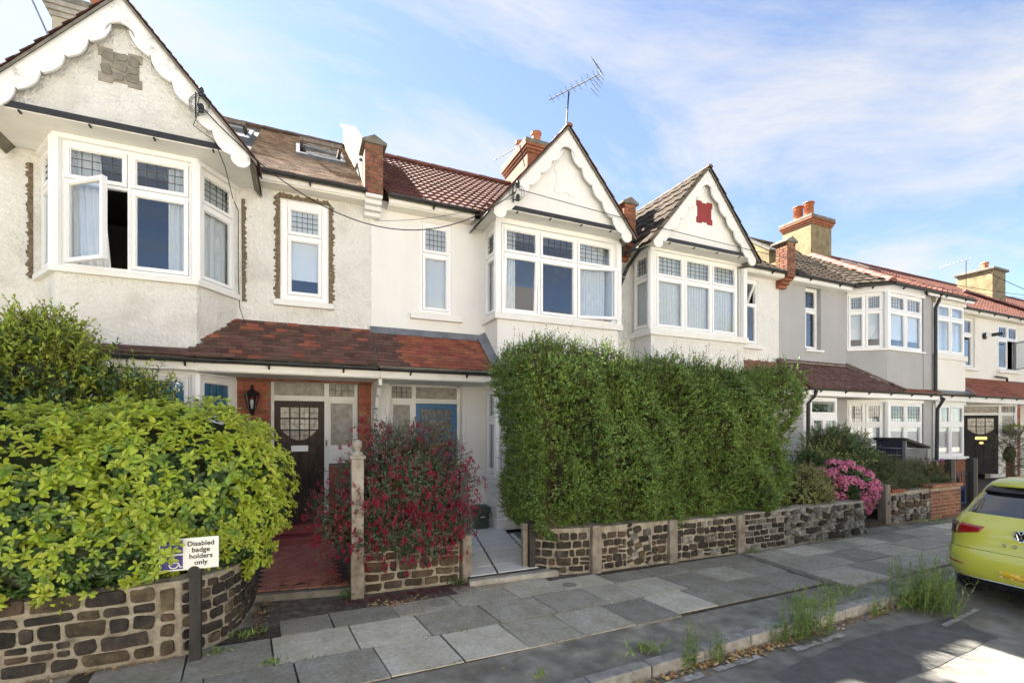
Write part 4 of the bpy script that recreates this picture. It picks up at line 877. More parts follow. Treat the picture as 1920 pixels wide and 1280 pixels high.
# gable, main roof
gable(h1, -2.1, 7.50, 'roughcast', 'paint_worn', tile=('plain', .165, .10, .014, 'tile_plain'), ridge='ridge_dark', pl=(-2.36, -1.90, 6.42, 6.86, 7.80, 'plaque_grey'), tile_parts=False)
rf = main_roof(h1, -4.15, 1.10); U, S = X_, V(0, math.cos(PITCH), math.sin(PITCH))
tiles(rf, V(-.8, 8.44, MAINZ(8.44)), U, S, 1.88, 5.08, .165, .10, 'plain', 'tile_brown_old', th=.014, single=True, jit=.006)
ridge_line(rf, V(-4, 12.6, MAINZ(12.6)+.02), V(1.1, 12.6, MAINZ(12.6)+.02), 'ridge_dark', .10, .45)
eaves(h1, -.72, 1.06); eaves(h1, -4.1, -3.5)
def rooflight(h, x0, x1, ya, yb, ang):
    s = math.sin(PITCH); c = math.cos(PITCH); Nn = V(0, -s, c); Sd = V(0, c, s); A = V(x0, ya, MAINZ(ya)+.03); L = (yb-ya)/c; W = x1-x0
    P = lambda u, v, d: A+X_*u+Sd*v+Nn*d
    def bx(b, u0, u1, v0, v1, d0, d1, X=None):
        vs = [P(u, v, d) for d in (d0, d1) for (u, v) in ((u0, v0), (u1, v0), (u1, v1), (u0, v1))]
        if X is not None: vs = [X @ v for v in vs]
        b.add(vs, [(0, 3, 2, 1), (4, 5, 6, 7), (0, 1, 5, 4), (1, 2, 6, 5), (2, 3, 7, 6), (3, 0, 4, 7)])
    b = MB()
    for q in ((0, W, -.14, 0), (0, W, L, L+.08), (-.07, 0, -.14, L+.08), (W, W+.07, -.14, L+.08)): bx(b, *q, -.02, .06)
    root = b.build('rooflight', 'lead', h)
    q = MB(); bx(q, 0, W, 0, L, -.01, .0); q.build('opening', 'inner_dark', root)
    pv = P(0, L*.5, .05); X = Matrix.Translation(pv) @ Matrix.Rotation(-ang, 4, 'X') @ Matrix.Translation(-pv)
    q = MB()
    for e in ((0, W, 0, .07), (0, W, L-.07, L), (0, .06, .07, L-.07), (W-.06, W, .07, L-.07)): bx(q, *e, .03, .10, X)
    q.build('open_sash', 'wood_grey', root)
    q = MB(); bx(q, .06, W-.06, .07, L-.07, .05, .06, X); q.build('pane', 'glass', root)
rooflight(h1, .02, .80, 10.3, 11.2, R(24)); rooflight(h1, -1.5, -.95, 10.7, 11.6, R(22))
# party wall with its corbel and parapet between houses 1 and 2
def party(h, x, left_mat, corbel_mat, brickmat, w=.30, coping='cement', sidemat='render_cream'):
    x0, x1 = x-.13, x+w-.13; top = lambda y: MAINZ(y)+.40+.03*(y-9)
    b = MB(); ys = [8.50, 8.9, 12.9]
    b.prism([V(x0, 8.50, 5.95), V(x0, 12.9, 5.95), V(x0, 12.9, top(12.9)), V(x0, 8.95, top(8.95)), V(x0, 8.95, 6.35), V(x0, 8.50, 6.35)], V(.01, 0, 0), V(w-.01, 0, 0)); b.build('parapet', sidemat, h)
    b = MB(); y_ = 8.88; b.prism([V(x0-.05, y_, top(y_)), V(x0-.05, 13.0, top(13.0)), V(x0-.05, 13.0, top(13.0)+.06), V(x0-.05, y_, top(y_)+.06)], V(0, 0, 0), V(w+.1, 0, 0)); b.build('coping', coping, h, bevel=.015)
    b = MB(); b.box(x0+.004, x1-.004, 8.40, 8.74, 5.93, 6.78); pier = b.build('brick_pier', 'mortar_dark', h)
    brick_face(pier, V(x0, 8.394, 0), X_, NF, w, 5.94, 6.78, brickmat, body=False, bw=.225)
    brick_face(pier, V(x0-.002, 8.74, 0), V(0, -1, 0), NL, .34, 5.94, 6.78, brickmat, body=False)
    b = MB(); m_ = (x0+x1)/2; b.prism([V(x0-.06, 8.36, 6.775), V(x1+.06, 8.36, 6.775), V(x1+.06, 8.36, 6.82), V(m_, 8.36, 6.93), V(x0-.06, 8.36, 6.82)], V(0, 0, 0), V(0, .5, 0)); b.build('pier_cap', 'cement_dark', h, bevel=.01)
    z = 5.63
    for k in range(4):
        q = MB(); q.box(x0+.01, x1-.01, 8.70-.075*(k+1), 8.752, z+.004, z+.08); q.build('corbel_course', corbel_mat, h, bevel=.01); z += .08
party(h1, 1.16, 'render_cream', 'paint_white', 'brick_soot', coping='coping_dark', sidemat='parapet_dull')
chimney(h1, -3.80, -3.1, 10.5, 11.4, 7.6, 9.24, 'parapet_cream', pots=[(.8, .3)], bandmat='cement')
# porch shared front: brick piers, ceiling, door
bw1 = MB(); bw1.box(-1.02, -.43, 8.757, 8.95, .05, 2.88); bwo = bw1.build('brick_wall', 'mortar_dark', h1); brick_face(bwo, V(-.90, 8.751, 0), X_, NF, .47, .06, 2.86, 'brick', body=False)
brick_face(bwo, V(-.43+.004, 8.75, 0), Y_, X_, .13, .06, 2.86, 'brick', body=False)
bw1 = MB(); bw1.box(.96, 1.18, 8.757, 8.95, .05, 2.88); bwo = bw1.build('brick_wall', 'mortar_dark', h1); brick_face(bwo, V(.96, 8.751, 0), X_, NF, .22, .06, 2.86, 'brick', body=False)
bw1 = MB(); bw1.box(.475, .96, 8.90, 9.0, .33, 1.3); bwo = bw1.build('brick_wall', 'mortar_dark', h1); brick_face(bwo, V(.48, 8.894, 0), X_, NF, .48, .36, 1.31, 'brick', body=False)
DO = V(0, 8.88, 0)
door_screen(h1, DO, X_, NF, (-.43, .96), .33, 2.83, (-.375, .405))
door(h1, DO, X_, NF, -.375, .405, .335, 2.385, 'door_dark', '4x3', 'glass_leaded', 'upvc', d=-.012, panels=3)
b = MB(); b.box(-.46, .45, 8.60, 8.9, .18, .33); b.build('door_step', 'step_red', h1, bevel=.02)
b = MB(); b.box(-.5, .5, 8.32, 8.6, .05, .19); b.build('door_step', 'step_red', h1, bevel=.02)
b = MB(); b.box(.425, .452, 8.865, 8.874, 1.62, 1.72); b.build('doorbell', 'cement_dark', h1)
b = MB(); b.box(-1.34, 1.20, 7.94, 8.9, 2.735, 2.76); b.build('porch_ceiling', 'paint_white', h1)
b = MB(); b.box(-3.0, 1.20, 7.905, 7.95, 2.745, 2.855); b.build('porch_beam', 'fascia_cream', h1, bevel=.006)
b = MB(); b.box(-1.32, 1.20, 8.70, 8.78, 2.70, 3.0); b.build('porch_lintel', 'brick_soot', h1)
gutter(h1, V(-3.0, 7.86, 2.90), V(1.16, 7.86, 2.90), .05)
PE, PT = (7.84, 2.93), (8.745, 3.66); pang = math.atan2(PT[1]-PE[1], PT[0]-PE[0]); PS = V(0, math.cos(pang), math.sin(pang)); PL = math.hypot(PT[0]-PE[0], PT[1]-PE[1])
def porch_roof(h, x0, x1, clipl=None):
    b = MB(); b.quad(V(x0, *PE), V(x1, *PE), V(x1, *PT), V(x0, *PT)); b.quad(V(x0, PE[0], PE[1]-.03), V(x1, PE[0], PE[1]-.03), V(x1, PT[0], PE[1]-.03), V(x0, PT[0], PE[1]-.03)); b.quad(V(x0, *PE), V(x1, *PE), V(x1, PE[0], PE[1]-.03), V(x0, PE[0], PE[1]-.03))
    return b
b = MB(); b.add([V(-1.46, *PE), V(1.18, *PE), V(1.18, *PT), V(-.93, *PT)], [(0, 1, 2, 3)]); b.quad(V(-3.0, 7.84, 2.925), V(-1.40, 7.84, 2.925), V(-1.33, 8.12, 3.06), V(-3.0, 8.12, 3.06)); b.quad(V(-1.46, *PE), V(-.93, *PT), V(-.9, 8.75, 2.9), V(-1.34, 8.1, 2.9))
prf = b.build('porch_roof', 'cement_dark', h1, fix=False)
hipx = lambda s: -1.46+.53*s/PL
tiles(prf, V(-1.5, *PE), X_, PS, 2.67, PL, .166, .105, 'plain', 'tile_plain', clip=lambda u, s: -1.5+u > hipx(s), th=.014, jit=.005, matf=lambda p: 'tile_red' if random.random() < .12 or (p.z > 3.55 and random.random() < .6) else 'tile_plain')
sk = V(0, .28, .135).normalized()
tiles(prf, V(-3.0, 7.835, 2.93), X_, sk, 1.62, .30, .30, .15, 'plain', 'tile_plain', th=.012, jit=.003)
# white shaped bracket under the shared beam
b = MB(); pp = [V(1.19, 7.97, 2.735), V(1.19, 8.75, 2.735), V(1.19, 8.75, 1.85), V(1.19, 8.68, 1.88), V(1.19, 8.62, 2.06), V(1.19, 8.55, 2.08), V(1.19, 8.48, 2.25), V(1.19, 8.40, 2.27), V(1.19, 8.30, 2.45), V(1.19, 8.2, 2.47), V(1.19, 8.1, 2.6), V(1.19, 7.97, 2.63)]
b.prism(pp, V(0, 0, 0), V(.055, 0, 0)); b.build('porch_bracket', 'paint_white', h1, bevel=.005)

# ================================================================== HOUSE 2 (smooth white, blue door)
h2 = thing('terraced_house', 'smooth white rendered house with dark red pantiles and a blue front door', 'house', (3.9, 8.75, .1), 'terraced houses along the street')
wall_panel(h2, 'wall', V(1.18, YW, 0), X_, NF, 5.37, .05, 6.0, [(2.25, 4.74, .95, 5.74), (.87, 1.47, 4.08, 5.75), (.32, 1.68, .33, 2.83)], .14, 'render_white')
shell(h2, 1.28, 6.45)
b = MB(); b.box(1.50, 2.86, 9.0, 9.1, .1, .4); b.build('door_step', 'step_red', h2)
pts = [V(3.33, YW, 0), V(3.33, YB, 0), V(6.02, YB, 0), V(6.02, YW, 0)]
bay_wall(h2, pts, [(.25, .90, 'render_white', 'bay_wall', 0), (.05, .25, 'render_white', 'bay_plinth', .03), (2.78, 3.93, 'render_white', 'bay_wall', 0), (3.93, 4.05, 'paint_white', 'bay_sill', .075), (.90, 1.05, 'paint_white', 'bay_sill', .06), (5.70, 5.785, 'upvc', 'bay_head', .05), (2.68, 2.78, 'upvc', 'bay_head', .02)])
posts(h2, pts[1:3], 4.05, 5.70, .075); posts(h2, pts[1:3], 1.05, 2.68, .07)
o, u, nn, W = face(pts[1], pts[2])
window(h2, o, u, nn, .09, W-.09, 4.06, 5.70, 5.17, [.09, .87, 1.70, W-.09], lead=(5, 4), opens={(0, 0): ('T', 3.5), (2, 0): ('L', 14)}, curtains=[(.12, .42, 4.1, 5.66, .03, 'net', 6, .02), (1.80, 2.45, 4.1, 5.66, .03, 'net', 10, .02), (2.2, 2.5, 4.1, 5.66, .10, 'curtain', 5, .02)])
window(h2, o, u, nn, .09, W-.09, 1.06, 2.68, 2.08, 3, lead=(5, 4), curtains=[(.1, 2.5, 1.06, 2.66, .05, 'net', 20, .02)])
for k in (0, 2):
    o, u, nn, W = face(pts[k], pts[k+1])
    window(h2, o, u, nn, .0, W-.05, 4.06, 5.70, 5.17, 1, lead=(4, 4), curtains=[(.06, W-.08, 4.1, 5.66, .03, 'net', 8, .02)])
    window(h2, o, u, nn, .05, W-.05, 1.06, 2.68, 2.08, 1, curtains=[(.06, W-.08, 1.06, 2.66, .03, 'net', 8, .02)])
O2 = V(0, YW, 0)
window(h2, O2, X_, NF, 2.05, 2.65, 4.08, 5.75, 5.17, 1, lead=(5, 4), curtains=[(2.08, 2.62, 4.1, 5.7, -.02, 'curtain', 3, .008)])
b = MB(); b.box(1.86, 2.85, 8.64, 8.76, 3.93, 4.045); b.build('window_sill', 'render_white', h2, bevel=.008)
door_screen(h2, DO, X_, NF, (1.50, 2.86), .33, 2.83, (2.0, 2.795), side='L')
door(h2, DO, X_, NF, 2.0, 2.795, .335, 2.385, 'door_blue', '4x3', 'glass_leaded_dark', 'brass', d=-.012, panels=3)
b = MB(); b.box(2.87, 2.93, 8.72, 8.752, .1, 2.72); b.build('door_architrave', 'render_white', h2, bevel=.008)
gable(h2, 4.56, 7.50, 'render_white', 'paint_white', tile=('plain', .30, .30, .02, 'pantile_red'), ridge='ridge_red', pl=(4.36, 4.80, 6.32, 6.84, 7.80, 'render_white'))
rf = main_roof(h2, 1.42, 6.5)
gz = lambda x: 7.56-1.17*abs(x-4.56)
tiles(rf, V(1.40, 8.44, MAINZ(8.44)), U, S, 5.1, 5.08, .30, .325, 'double', 'pantile_red', th=.03, stagger=False, jit=.002, clip=lambda u, s: MAINZ(8.44)+s*math.sin(PITCH) > gz(1.4+u)-.12)
ridge_line(rf, V(1.4, 12.6, MAINZ(12.6)+.02), V(6.4, 12.6, MAINZ(12.6)+.02), 'ridge_red', .11, .45)
eaves(h2, 1.44, 3.02)
chimney(h2, 5.55, 6.25, 11.4, 12.9, 8.2, 9.62, 'brick_orange', pots=[(.5, .12), (.2, .5), (.75, .75)], bandmat='brick_orange', bands=3)
b = MB(); prf2 = porch_roof(h2, 1.18, 3.30).build('porch_roof', 'cement_dark', h2, fix=False)
tiles(prf2, V(1.18, *PE), X_, PS, 2.10, PL-.10, .166, .105, 'plain', 'tile_red', clip=lambda u, s: u < 1.98+.10*(1-s/PL), th=.014, jit=.004, matf=lambda p: 'tile_plain' if p.x < 1.35+.25*random.random() else 'tile_red')
b = MB(); b.quad(V(1.15, 8.63, 3.60), V(3.32, 8.63, 3.60), V(3.32, 8.744, 3.74), V(1.15, 8.744, 3.74)); b.quad(V(3.16, 7.84, 2.965), V(3.36, 7.80, 2.965), V(3.325, 8.74, 3.80), V(3.14, 8.70, 3.70)); b.quad(V(3.16, 7.84, 2.96), V(3.325, 8.09, 3.05), V(3.325, 8.74, 3.8), V(3.14, 8.7, 3.70))
b.quad(V(3.30, 7.86, 2.95), V(6.1, 7.86, 2.95), V(6.1, 8.095, 3.06), V(3.30, 8.095, 3.06)); b.build('lead_flashing', 'lead', h2, fix=False)
b = MB(); b.box(1.21, 3.34, 7.94, 8.9, 2.735, 2.76); b.build('porch_ceiling', 'paint_white', h2)
b = MB(); b.box(1.205, 6.1, 7.905, 7.95, 2.745, 2.855); b.build('porch_beam', 'fascia_cream', h2, bevel=.006)
gutter(h2, V(1.20, 7.86, 2.90), V(6.1, 7.86, 2.90), .05)
b = MB(); b.tube([V(6.42, 8.40, 5.9), V(6.42, 8.45, 5.75), V(6.36, 8.62, 5.5), V(6.36, 8.62, 5.15)], .04, 8); b.tube([V(6.36, 8.62, 5.05), V(6.36, 8.64, .1)], .04, 8); b.build('downpipe', 'black_plastic', h2)
b = MB(); b.add([V(6.22, 8.48, 5.2), V(6.5, 8.48, 5.2), V(6.5, 8.72, 5.2), V(6.22, 8.72, 5.2), V(6.28, 8.54, 5.0), V(6.44, 8.54, 5.0), V(6.44, 8.7, 5.0), V(6.28, 8.7, 5.0)], [(0, 1, 2, 3), (7, 6, 5, 4), (0, 4, 5, 1), (1, 5, 6, 2), (2, 6, 7, 3), (3, 7, 4, 0)]); b.build('hopper', 'black_plastic', h2)

# ================================================================== HOUSE 3 (white roughcast, red plaque)
h3 = thing('terraced_house', 'white roughcast house with a red notched plaque in its gable', 'house', (9.2, 8.75, .1), 'terraced houses along the street')
wall_panel(h3, 'wall', V(6.55, YW, 0), X_, NF, 5.2, .05, 6.0, [(.43, 3.01, .95, 5.76), (3.67, 4.38, 4.07, 5.76)], .14, 'roughcast_white')
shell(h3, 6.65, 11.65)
pts = [V(6.88, YW, 0), V(6.88, YB, 0), V(9.66, YB, 0), V(9.66, YW, 0)]
bay_wall(h3, pts, [(.05, .95, 'roughcast_white', 'bay_wall', 0), (2.7, 3.92, 'roughcast_white', 'bay_wall', 0), (3.92, 4.06, 'paint_white', 'bay_sill', .075), (.95, 1.05, 'paint_white', 'bay_sill', .06), (5.74, 5.785, 'upvc', 'bay_head', .05), (2.65, 2.7, 'upvc', 'bay_head', .02)])
posts(h3, pts[1:3], 4.06, 5.74, .075); posts(h3, pts[1:3], 1.05, 2.65, .07)
o, u, nn, W = face(pts[1], pts[2])
window(h3, o, u, nn, .12, W-.2, 4.07, 5.74, 5.19, 3, lead=(5, 4), curtains=[(.14, W-.25, 4.1, 5.7, .02, 'net', 30, .018)])
window(h3, o, u, nn, .12, W-.2, 1.06, 2.65, 2.08, 3, curtains=[(.14, W-.25, 1.1, 2.6, .02, 'net', 24, .02)])
for k in (0, 2):
    o, u, nn, W = face(pts[k], pts[k+1]); window(h3, o, u, nn, .05, W-.05, 4.07, 5.74, 5.19, 1, lead=(4, 4), curtains=[(.06, W-.08, 4.1, 5.7, .02, 'net', 8, .02)])
    window(h3, o, u, nn, .05, W-.05, 1.06, 2.65, 2.08, 1, curtains=[(.06, W-.08, 1.1, 2.6, .02, 'net', 8, .02)])
window(h3, O2, X_, NF, 10.22, 10.93, 4.07, 5.76, 5.13, 1, lead=(6, 5), opens={(0, 1): ('T', 24), (0, 0): ('R', 8)})
b = MB(); b.box(10.12, 11.03, 8.64, 8.76, 3.96, 4.065); b.build('window_sill', 'paint_white', h3, bevel=.008)
gable(h3, 8.06, 7.52, 'render_white', 'paint_white', tile=('roll', .30, .345, .03, 'pantile_brown'), ridge='ridge_dark', pl=(7.86, 8.32, 6.38, 6.86, 7.80, 'plaque_red'))
rf = main_roof(h3, 6.6, 11.62)
gz3 = lambda x: 7.56-1.17*abs(x-8.06)
tiles(rf, V(6.62, 8.44, MAINZ(8.44)), U, S, 5.0, 5.08, .30, .345, 'roll', 'pantile_brown', th=.03, stagger=False, jit=.003, clip=lambda u, s: MAINZ(8.44)+s*math.sin(PITCH) > gz3(6.62+u)-.12)
ridge_line(rf, V(6.6, 12.6, MAINZ(12.6)+.02), V(11.6, 12.6, MAINZ(12.6)+.02), 'ridge_dark', .10, .45)
eaves(h3, 9.66, 11.60); eaves(h3, 6.62, 6.9)
party(h3, 6.55, 'parapet_cream', 'brick_orange', 'brick_orange', sidemat='stock')
party(h3, 11.75, 'stock', 'brick_orange', 'brick_soot', coping='cement_dark', sidemat='stock')
b = MB(); b.tube([V(6.80, 7.75, 5.86), V(6.74, 8.3, 5.78), V(6.66, 8.6, 5.5), V(6.60, 8.66, 5.3)], .038, 8); b.build('downpipe', 'black_plastic', h3)
prf = porch_roof(h3, 9.75, 11.6).build('porch_roof', 'cement_dark', h3, fix=False); tiles(prf, V(9.75, *PE), X_, PS, 1.85, PL, .3, .2, 'wave', 'pantile_orange', th=.02, single=True)
b = MB(); b.box(6.62, 11.62, 7.905, 7.95, 2.745, 2.855); b.build('porch_beam', 'fascia_cream', h3)

# ================================================================== HOUSE 4 (grey)
h4 = thing('terraced_house', 'grey rendered house with a wide canted bay and wine coloured porch roof', 'house', (14.7, 8.75, .1), 'terraced houses along the street')
wall_panel(h4, 'wall', V(11.75, YW, 0), X_, NF, 6.0, .05, 6.05, [(1.08, 1.74, 4.10, 5.86), (3.02, 5.42, .95, 5.8), (.55, 2.4, .3, 2.6)], .22, 'render_grey')
shell(h4, 11.9, 17.7)
pts = [V(14.66, YW, 0), V(15.42, YB, 0), V(17.25, YB, 0), V(17.25, YW, 0)]
bay_wall(h4, pts, [(.05, .95, 'render_grey', 'bay_wall', 0), (2.75, 4.16, 'render_grey', 'bay_wall', 0), (4.16, 4.20, 'upvc', 'bay_sill', .06), (.95, 1.0, 'upvc', 'bay_sill', .06), (5.82, 6.05, 'upvc', 'bay_head', .05), (2.66, 2.75, 'upvc', 'bay_head', .02)])
b = MB(); b.box(17.30, 17.74, YB+.004, YW, .05, 5.95); b.build('bay_pier', 'render_grey', h4)
posts(h4, pts[1:2], 4.2, 5.82, .09); posts(h4, pts[1:2], 1.0, 2.66, .09)
for k in (0, 1):
    o, u, nn, W = face(pts[k], pts[k+1])
    window(h4, o, u, nn, .0 if k == 0 else .08, W-.08 if k == 0 else W-.02, 4.2, 5.82, 5.30, 2, lead=(5, 4), curtains=[(.1, W-.1, 4.5, 5.78, 0, 'blind', 1, .002)])
    window(h4, o, u, nn, .0 if k == 0 else .08, W-.08 if k == 0 else W-.02, 1.0, 2.66, 2.02, 2, lead=(5, 4), curtains=[(.1, W-.1, 1.0, 2.2, 0, 'blind', 1, .002)])
window(h4, V(0, YW+.10, 0), X_, NF, 12.83, 13.49, 4.10, 5.86, 5.22, 1, opens={(0, 0): ('R', 6)}, lead=(3, 4))
b = MB(); b.box(12.78, 13.54, 8.68, 8.84, 4.05, 4.10); b.build('window_sill', 'upvc', h4)
rf = main_roof(h4, 11.9, 17.75)
rz = lambda y: MAINZ(y)+.36
bayroof = MB(); hip0 = V(16.15, 10.9, MAINZ(10.9)+.1)
tiles(rf, V(11.92, 8.44, MAINZ(8.44)), U, S, 5.8, 5.08, .30, .34, 'roll', 'pantile_brown', th=.03, stagger=False, jit=.003, clip=lambda u, s: 11.92+u < 14.6+.62*s)
ridge_line(rf, V(11.9, 12.6, MAINZ(12.6)+.02), V(17.6, 12.6, MAINZ(12.6)+.02), 'ridge_dark', .10, .45)
EB = 7.95; ZB = 6.06; HB = V(14.45, 8.44, MAINZ(8.44)+.02); CB = V(15.36, EB, ZB); TB = V(17.3, 11.55, MAINZ(11.55)+.06)
bayroof.add([HB, CB, TB], [(0, 1, 2)]); bayroof.add([CB, V(19.85, EB, ZB), V(19.85, 11.55, MAINZ(11.55)+.06), TB], [(0, 1, 2, 3)]); bayroof.add([HB, CB, V(19.85, EB, ZB), V(19.85, 8.8, ZB-.04), V(14.45, 8.8, ZB-.04)], [(0, 1, 2, 3, 4)])
brf = bayroof.build('bay_roof', 'pantile_brown', h4, fix=False)
S2 = (V(0, 11.55-EB, MAINZ(11.55)+.06-ZB)); L2r = S2.length; S2.normalize()
cl = lambda u, s: 15.30+u > 15.30+(TB.x-CB.x)*s/L2r
tiles(brf, V(15.30, EB-.04, ZB), X_, S2, 4.55, L2r, .30, .30, 'roll', 'pantile_orange', clip=cl, th=.02, stagger=False, jit=.002)
ridge_line(brf, V(15.36, EB-.02, ZB+.03), TB+V(0, 0, .05), 'ridge_red', .11, .42)
U3 = (CB-HB); L3 = U3.length; U3.normalize(); N3 = (CB-HB).cross(TB-HB).normalized(); N3 = N3 if N3.z > 0 else -N3; S3 = N3.cross(U3); tU = (TB-HB).dot(U3); tS = (TB-HB).dot(S3)
tiles(brf, HB, U3, S3, max(tU, L3), tS, .30, .34, 'roll', 'pantile_brown', clip=lambda u, s: u > tU*s/tS-.1 and u < L3+(tU-L3)*s/tS+.1, th=.03, stagger=False, jit=.003)
eaves(h4, 11.98, 14.5, 'upvc'); gutter(h4, HB+V(0, -.04, -.04), CB+V(-.02, -.04, -.04)); gutter(h4, CB+V(0, -.06, -.04), V(19.85, EB-.06, ZB-.04))
b = MB(); b.box(17.24, 19.85, EB-.02, EB+.02, 5.90, 6.04); b.build('fascia', 'upvc', h4)
chimney(h4, 17.55, 18.75, 11.75, 12.9, 8.0, 9.95, 'stock', pots=[(.25, .25), (.25, .62)], pot_r=.15, cowl=True)
# porch roof of wine coloured tiles and the screen below
b = MB(); b.add([V(11.66, *PE), V(15.9, *PE), V(14.6, *PT), V(11.66, *PT)], [(0, 1, 2, 3)]); b.add([V(15.9, *PE), V(15.5, 8.1, 3.0), V(14.66, 8.75, 3.7), V(14.6, *PT)], [(0, 1, 2, 3)])
prf = b.build('porch_roof', 'cement_dark', h4, fix=False)
tiles(prf, V(11.66, *PE), X_, PS, 4.2, PL+.05, .15, .36, 'wave', 'pantile_wine', th=.035, stagger=False, clip=lambda u, s: 11.66+u < 15.75-1.15*s/PL)
ridge_line(prf, V(15.85, PE[0]+.03, PE[1]+.06), V(14.6, 8.72, 3.74), 'ridge_dark', .07, .35); ridge_line(prf, V(11.70, PE[0], PE[1]+.05), V(11.70, 8.72, 3.72), 'pantile_wine', .09, .35)
tiles(prf, V(15.7, 7.86, 2.95), X_, sk, 2.0, .3, .30, .15, 'plain', 'tile_red', th=.012)
ridge_line(prf, V(11.7, 8.72, 3.73), V(14.5, 8.72, 3.73), 'pantile_wine', .05, .4)
b = MB(); b.box(11.72, 17.76, 7.905, 7.95, 2.76, 2.885); b.build('porch_beam', 'upvc', h4); gutter(h4, V(11.66, 7.86, 2.93), V(17.76, 7.86, 2.93), .05)
b = MB(); b.box(11.68, 15.4, 7.96, 8.75, 2.74, 2.758); b.build('porch_ceiling', 'paint_white', h4)
b = MB(); b.box(11.66, 11.95, 8.0, 8.75, .05, 2.74); b.build('porch_side_wall', 'render_white', h4)
SW = V(0, 8.05, 0)
window(h4, SW, X_, NF, 11.97, 13.1, 1.2, 2.72, 2.25, 1, lead=(2, 1)); 
window(h4, SW, X_, NF, 12.0, 13.08, 1.21, 2.22, None, 2, lead=(2, 4), d=.006)
b = MB(); b.box(11.96, 13.1, 8.05, 8.13, .05, 1.19); b.build('porch_screen', 'upvc', h4)
b = MB(); b.tube([V(11.95, 7.86, 2.87), V(11.95, 7.92, 2.72), V(11.80, 7.97, 2.55), V(11.80, 7.97, .1)], .045, 8); b.build('downpipe', 'black_plastic', h4)
b = MB(); b.tube([V(17.86, 7.92, 5.98), V(17.86, 7.97, 5.8), V(17.80, 8.03, 5.6), V(17.80, 8.03, 2.95), V(17.86, 7.85, 2.8), V(17.84, 8.0, 2.5), V(17.84, 8.03, .1)], .05, 8); b.build('downpipe', 'black_plastic', h4)

# ================================================================== HOUSE 5 and the row beyond
h5 = thing('terraced_house', 'white house with orange pantiles and a black front door behind the yellow car', 'house', (20.5, 8.75, .1), 'terraced houses along the street')
wall_panel(h5, 'wall', V(17.75, YW, 0), X_, NF, 5.3, 2.8, 6.0, [(.2, 1.85, 2.8, 5.8), (3.47, 4.2, 4.03, 5.8)], .16, 'render_cream')
shell(h5, 17.85, 22.9)
pts = [V(17.95, YW, 0), V(17.95, YB, 0), V(19.70, YB, 0), V(19.70, YW, 0)]
bay_wall(h5, pts, [(.05, .92, 'brick_orange', 'bay_wall', 0), (2.85, 4.06, 'render_cream', 'bay_wall', 0), (4.06, 4.22, 'render_cream', 'bay_sill', .05), (.92, 1.0, 'paint_white', 'bay_sill', .07), (5.80, 6.0, 'render_cream', 'bay_head', .02), (2.66, 2.85, 'upvc', 'bay_head', .02)])
for k in (0, 1, 2):
    o, u, nn, W = face(pts[k], pts[k+1])
    window(h5, o, u, nn, .06, W-.06, 4.24, 5.80, 5.34, 2 if k == 1 else 1, curtains=[(.1, W-.1, 4.25, 5.75, .1, 'net', 6, .03)] if k == 1 else [])
    window(h5, o, u, nn, .06, W-.06, 1.0, 2.66, 2.03, 2 if k == 1 else 1, curtains=[(.1, W-.1, 1.0, 1.9, .0, 'net', 6, .02)] if k == 1 else [])
window(h5, V(0, YW+.06, 0), X_, NF, 21.22, 21.95, 4.03, 5.80, 5.2, 1)
b = MB(); b.box(21.1, 22.05, 8.64, 8.76, 3.93, 4.03); b.build('window_sill', 'paint_white', h5)
rf = main_roof(h5, 17.75, 23.1)
tiles(rf, V(17.8, 8.44, MAINZ(8.44)), U, S, 5.3, 5.08, .22, .30, 'wave', 'pantile_orange', th=.025, stagger=False, clip=lambda u, s: 17.8+u > 19.8 or s > 3.7)
ridge_line(rf, V(17.8, 12.6, MAINZ(12.6)+.02), V(23.1, 12.6, MAINZ(12.6)+.02), 'ridge_red', .10, .45)
eaves(h5, 19.86, 23.1)
rooflight(h5, 18.6, 19.5, 11.0, 12.0, R(3)); rooflight(h5, 20.2, 21.0, 11.3, 12.2, R(3))
prf = porch_roof(h5, 19.8, 23.1).build('porch_roof', 'cement_dark', h5, fix=False); tiles(prf, V(19.8, *PE), X_, PS, 3.3, PL, .3, .105, 'plain', 'tile_red', th=.02, stagger=True, jit=.002)
b = MB(); b.quad(V(17.9, 7.86, 2.99), V(19.82, 7.86, 2.99), V(19.82, 8.09, 3.10), V(17.9, 8.09, 3.10)); b.quad(V(19.70, 8.09, 3.12), V(19.70, 8.74, 3.7), V(19.9, 8.74, 3.70), V(20.0, 7.86, 2.99)); b.build('lead_flashing', 'lead', h5, fix=False)
b = MB(); b.box(17.9, 23.1, 7.905, 7.95, 2.745, 2.90); b.build('porch_beam', 'paint_white', h5, bevel=.006); gutter(h5, V(17.9, 7.86, 2.95), V(23.1, 7.86, 2.95), .05)
b = MB(); b.box(19.7, 23.1, 7.96, 9.2, 2.735, 2.76); b.build('porch_ceiling', 'paint_white', h5)
b = MB(); b.box(19.72, 21.66, 8.98, 9.05, .05, 2.74); b.build('porch_back_wall', 'render_cream', h5)
A = V(21.62, 8.93, 0); Bq = V(22.42, 8.13, 0); o, u, nn, W = face(A, Bq)
dz = door_screen(h5, o, u, nn, (-.05, W+.32), .30, 2.80, (0.0, .95), lead=True)
door(h5, o, u, nn, 0.0, .95, .305, 2.355, 'door_black', '3x2', 'glass_leaded', 'brass', d=-.012, panels=3)
b = MB(); c_ = o+u*.47+Zv*1.38+nn*.012; Rm = Matrix.Rotation(math.atan2(nn.y, nn.x), 3, 'Z') @ Matrix.Rotation(R(90), 3, 'Y'); b.lathe(c_, [(.065, 0), (.06, .015), (.03, .02)], 14, axis=Rm); b.build('door_knocker', 'brass', h5)
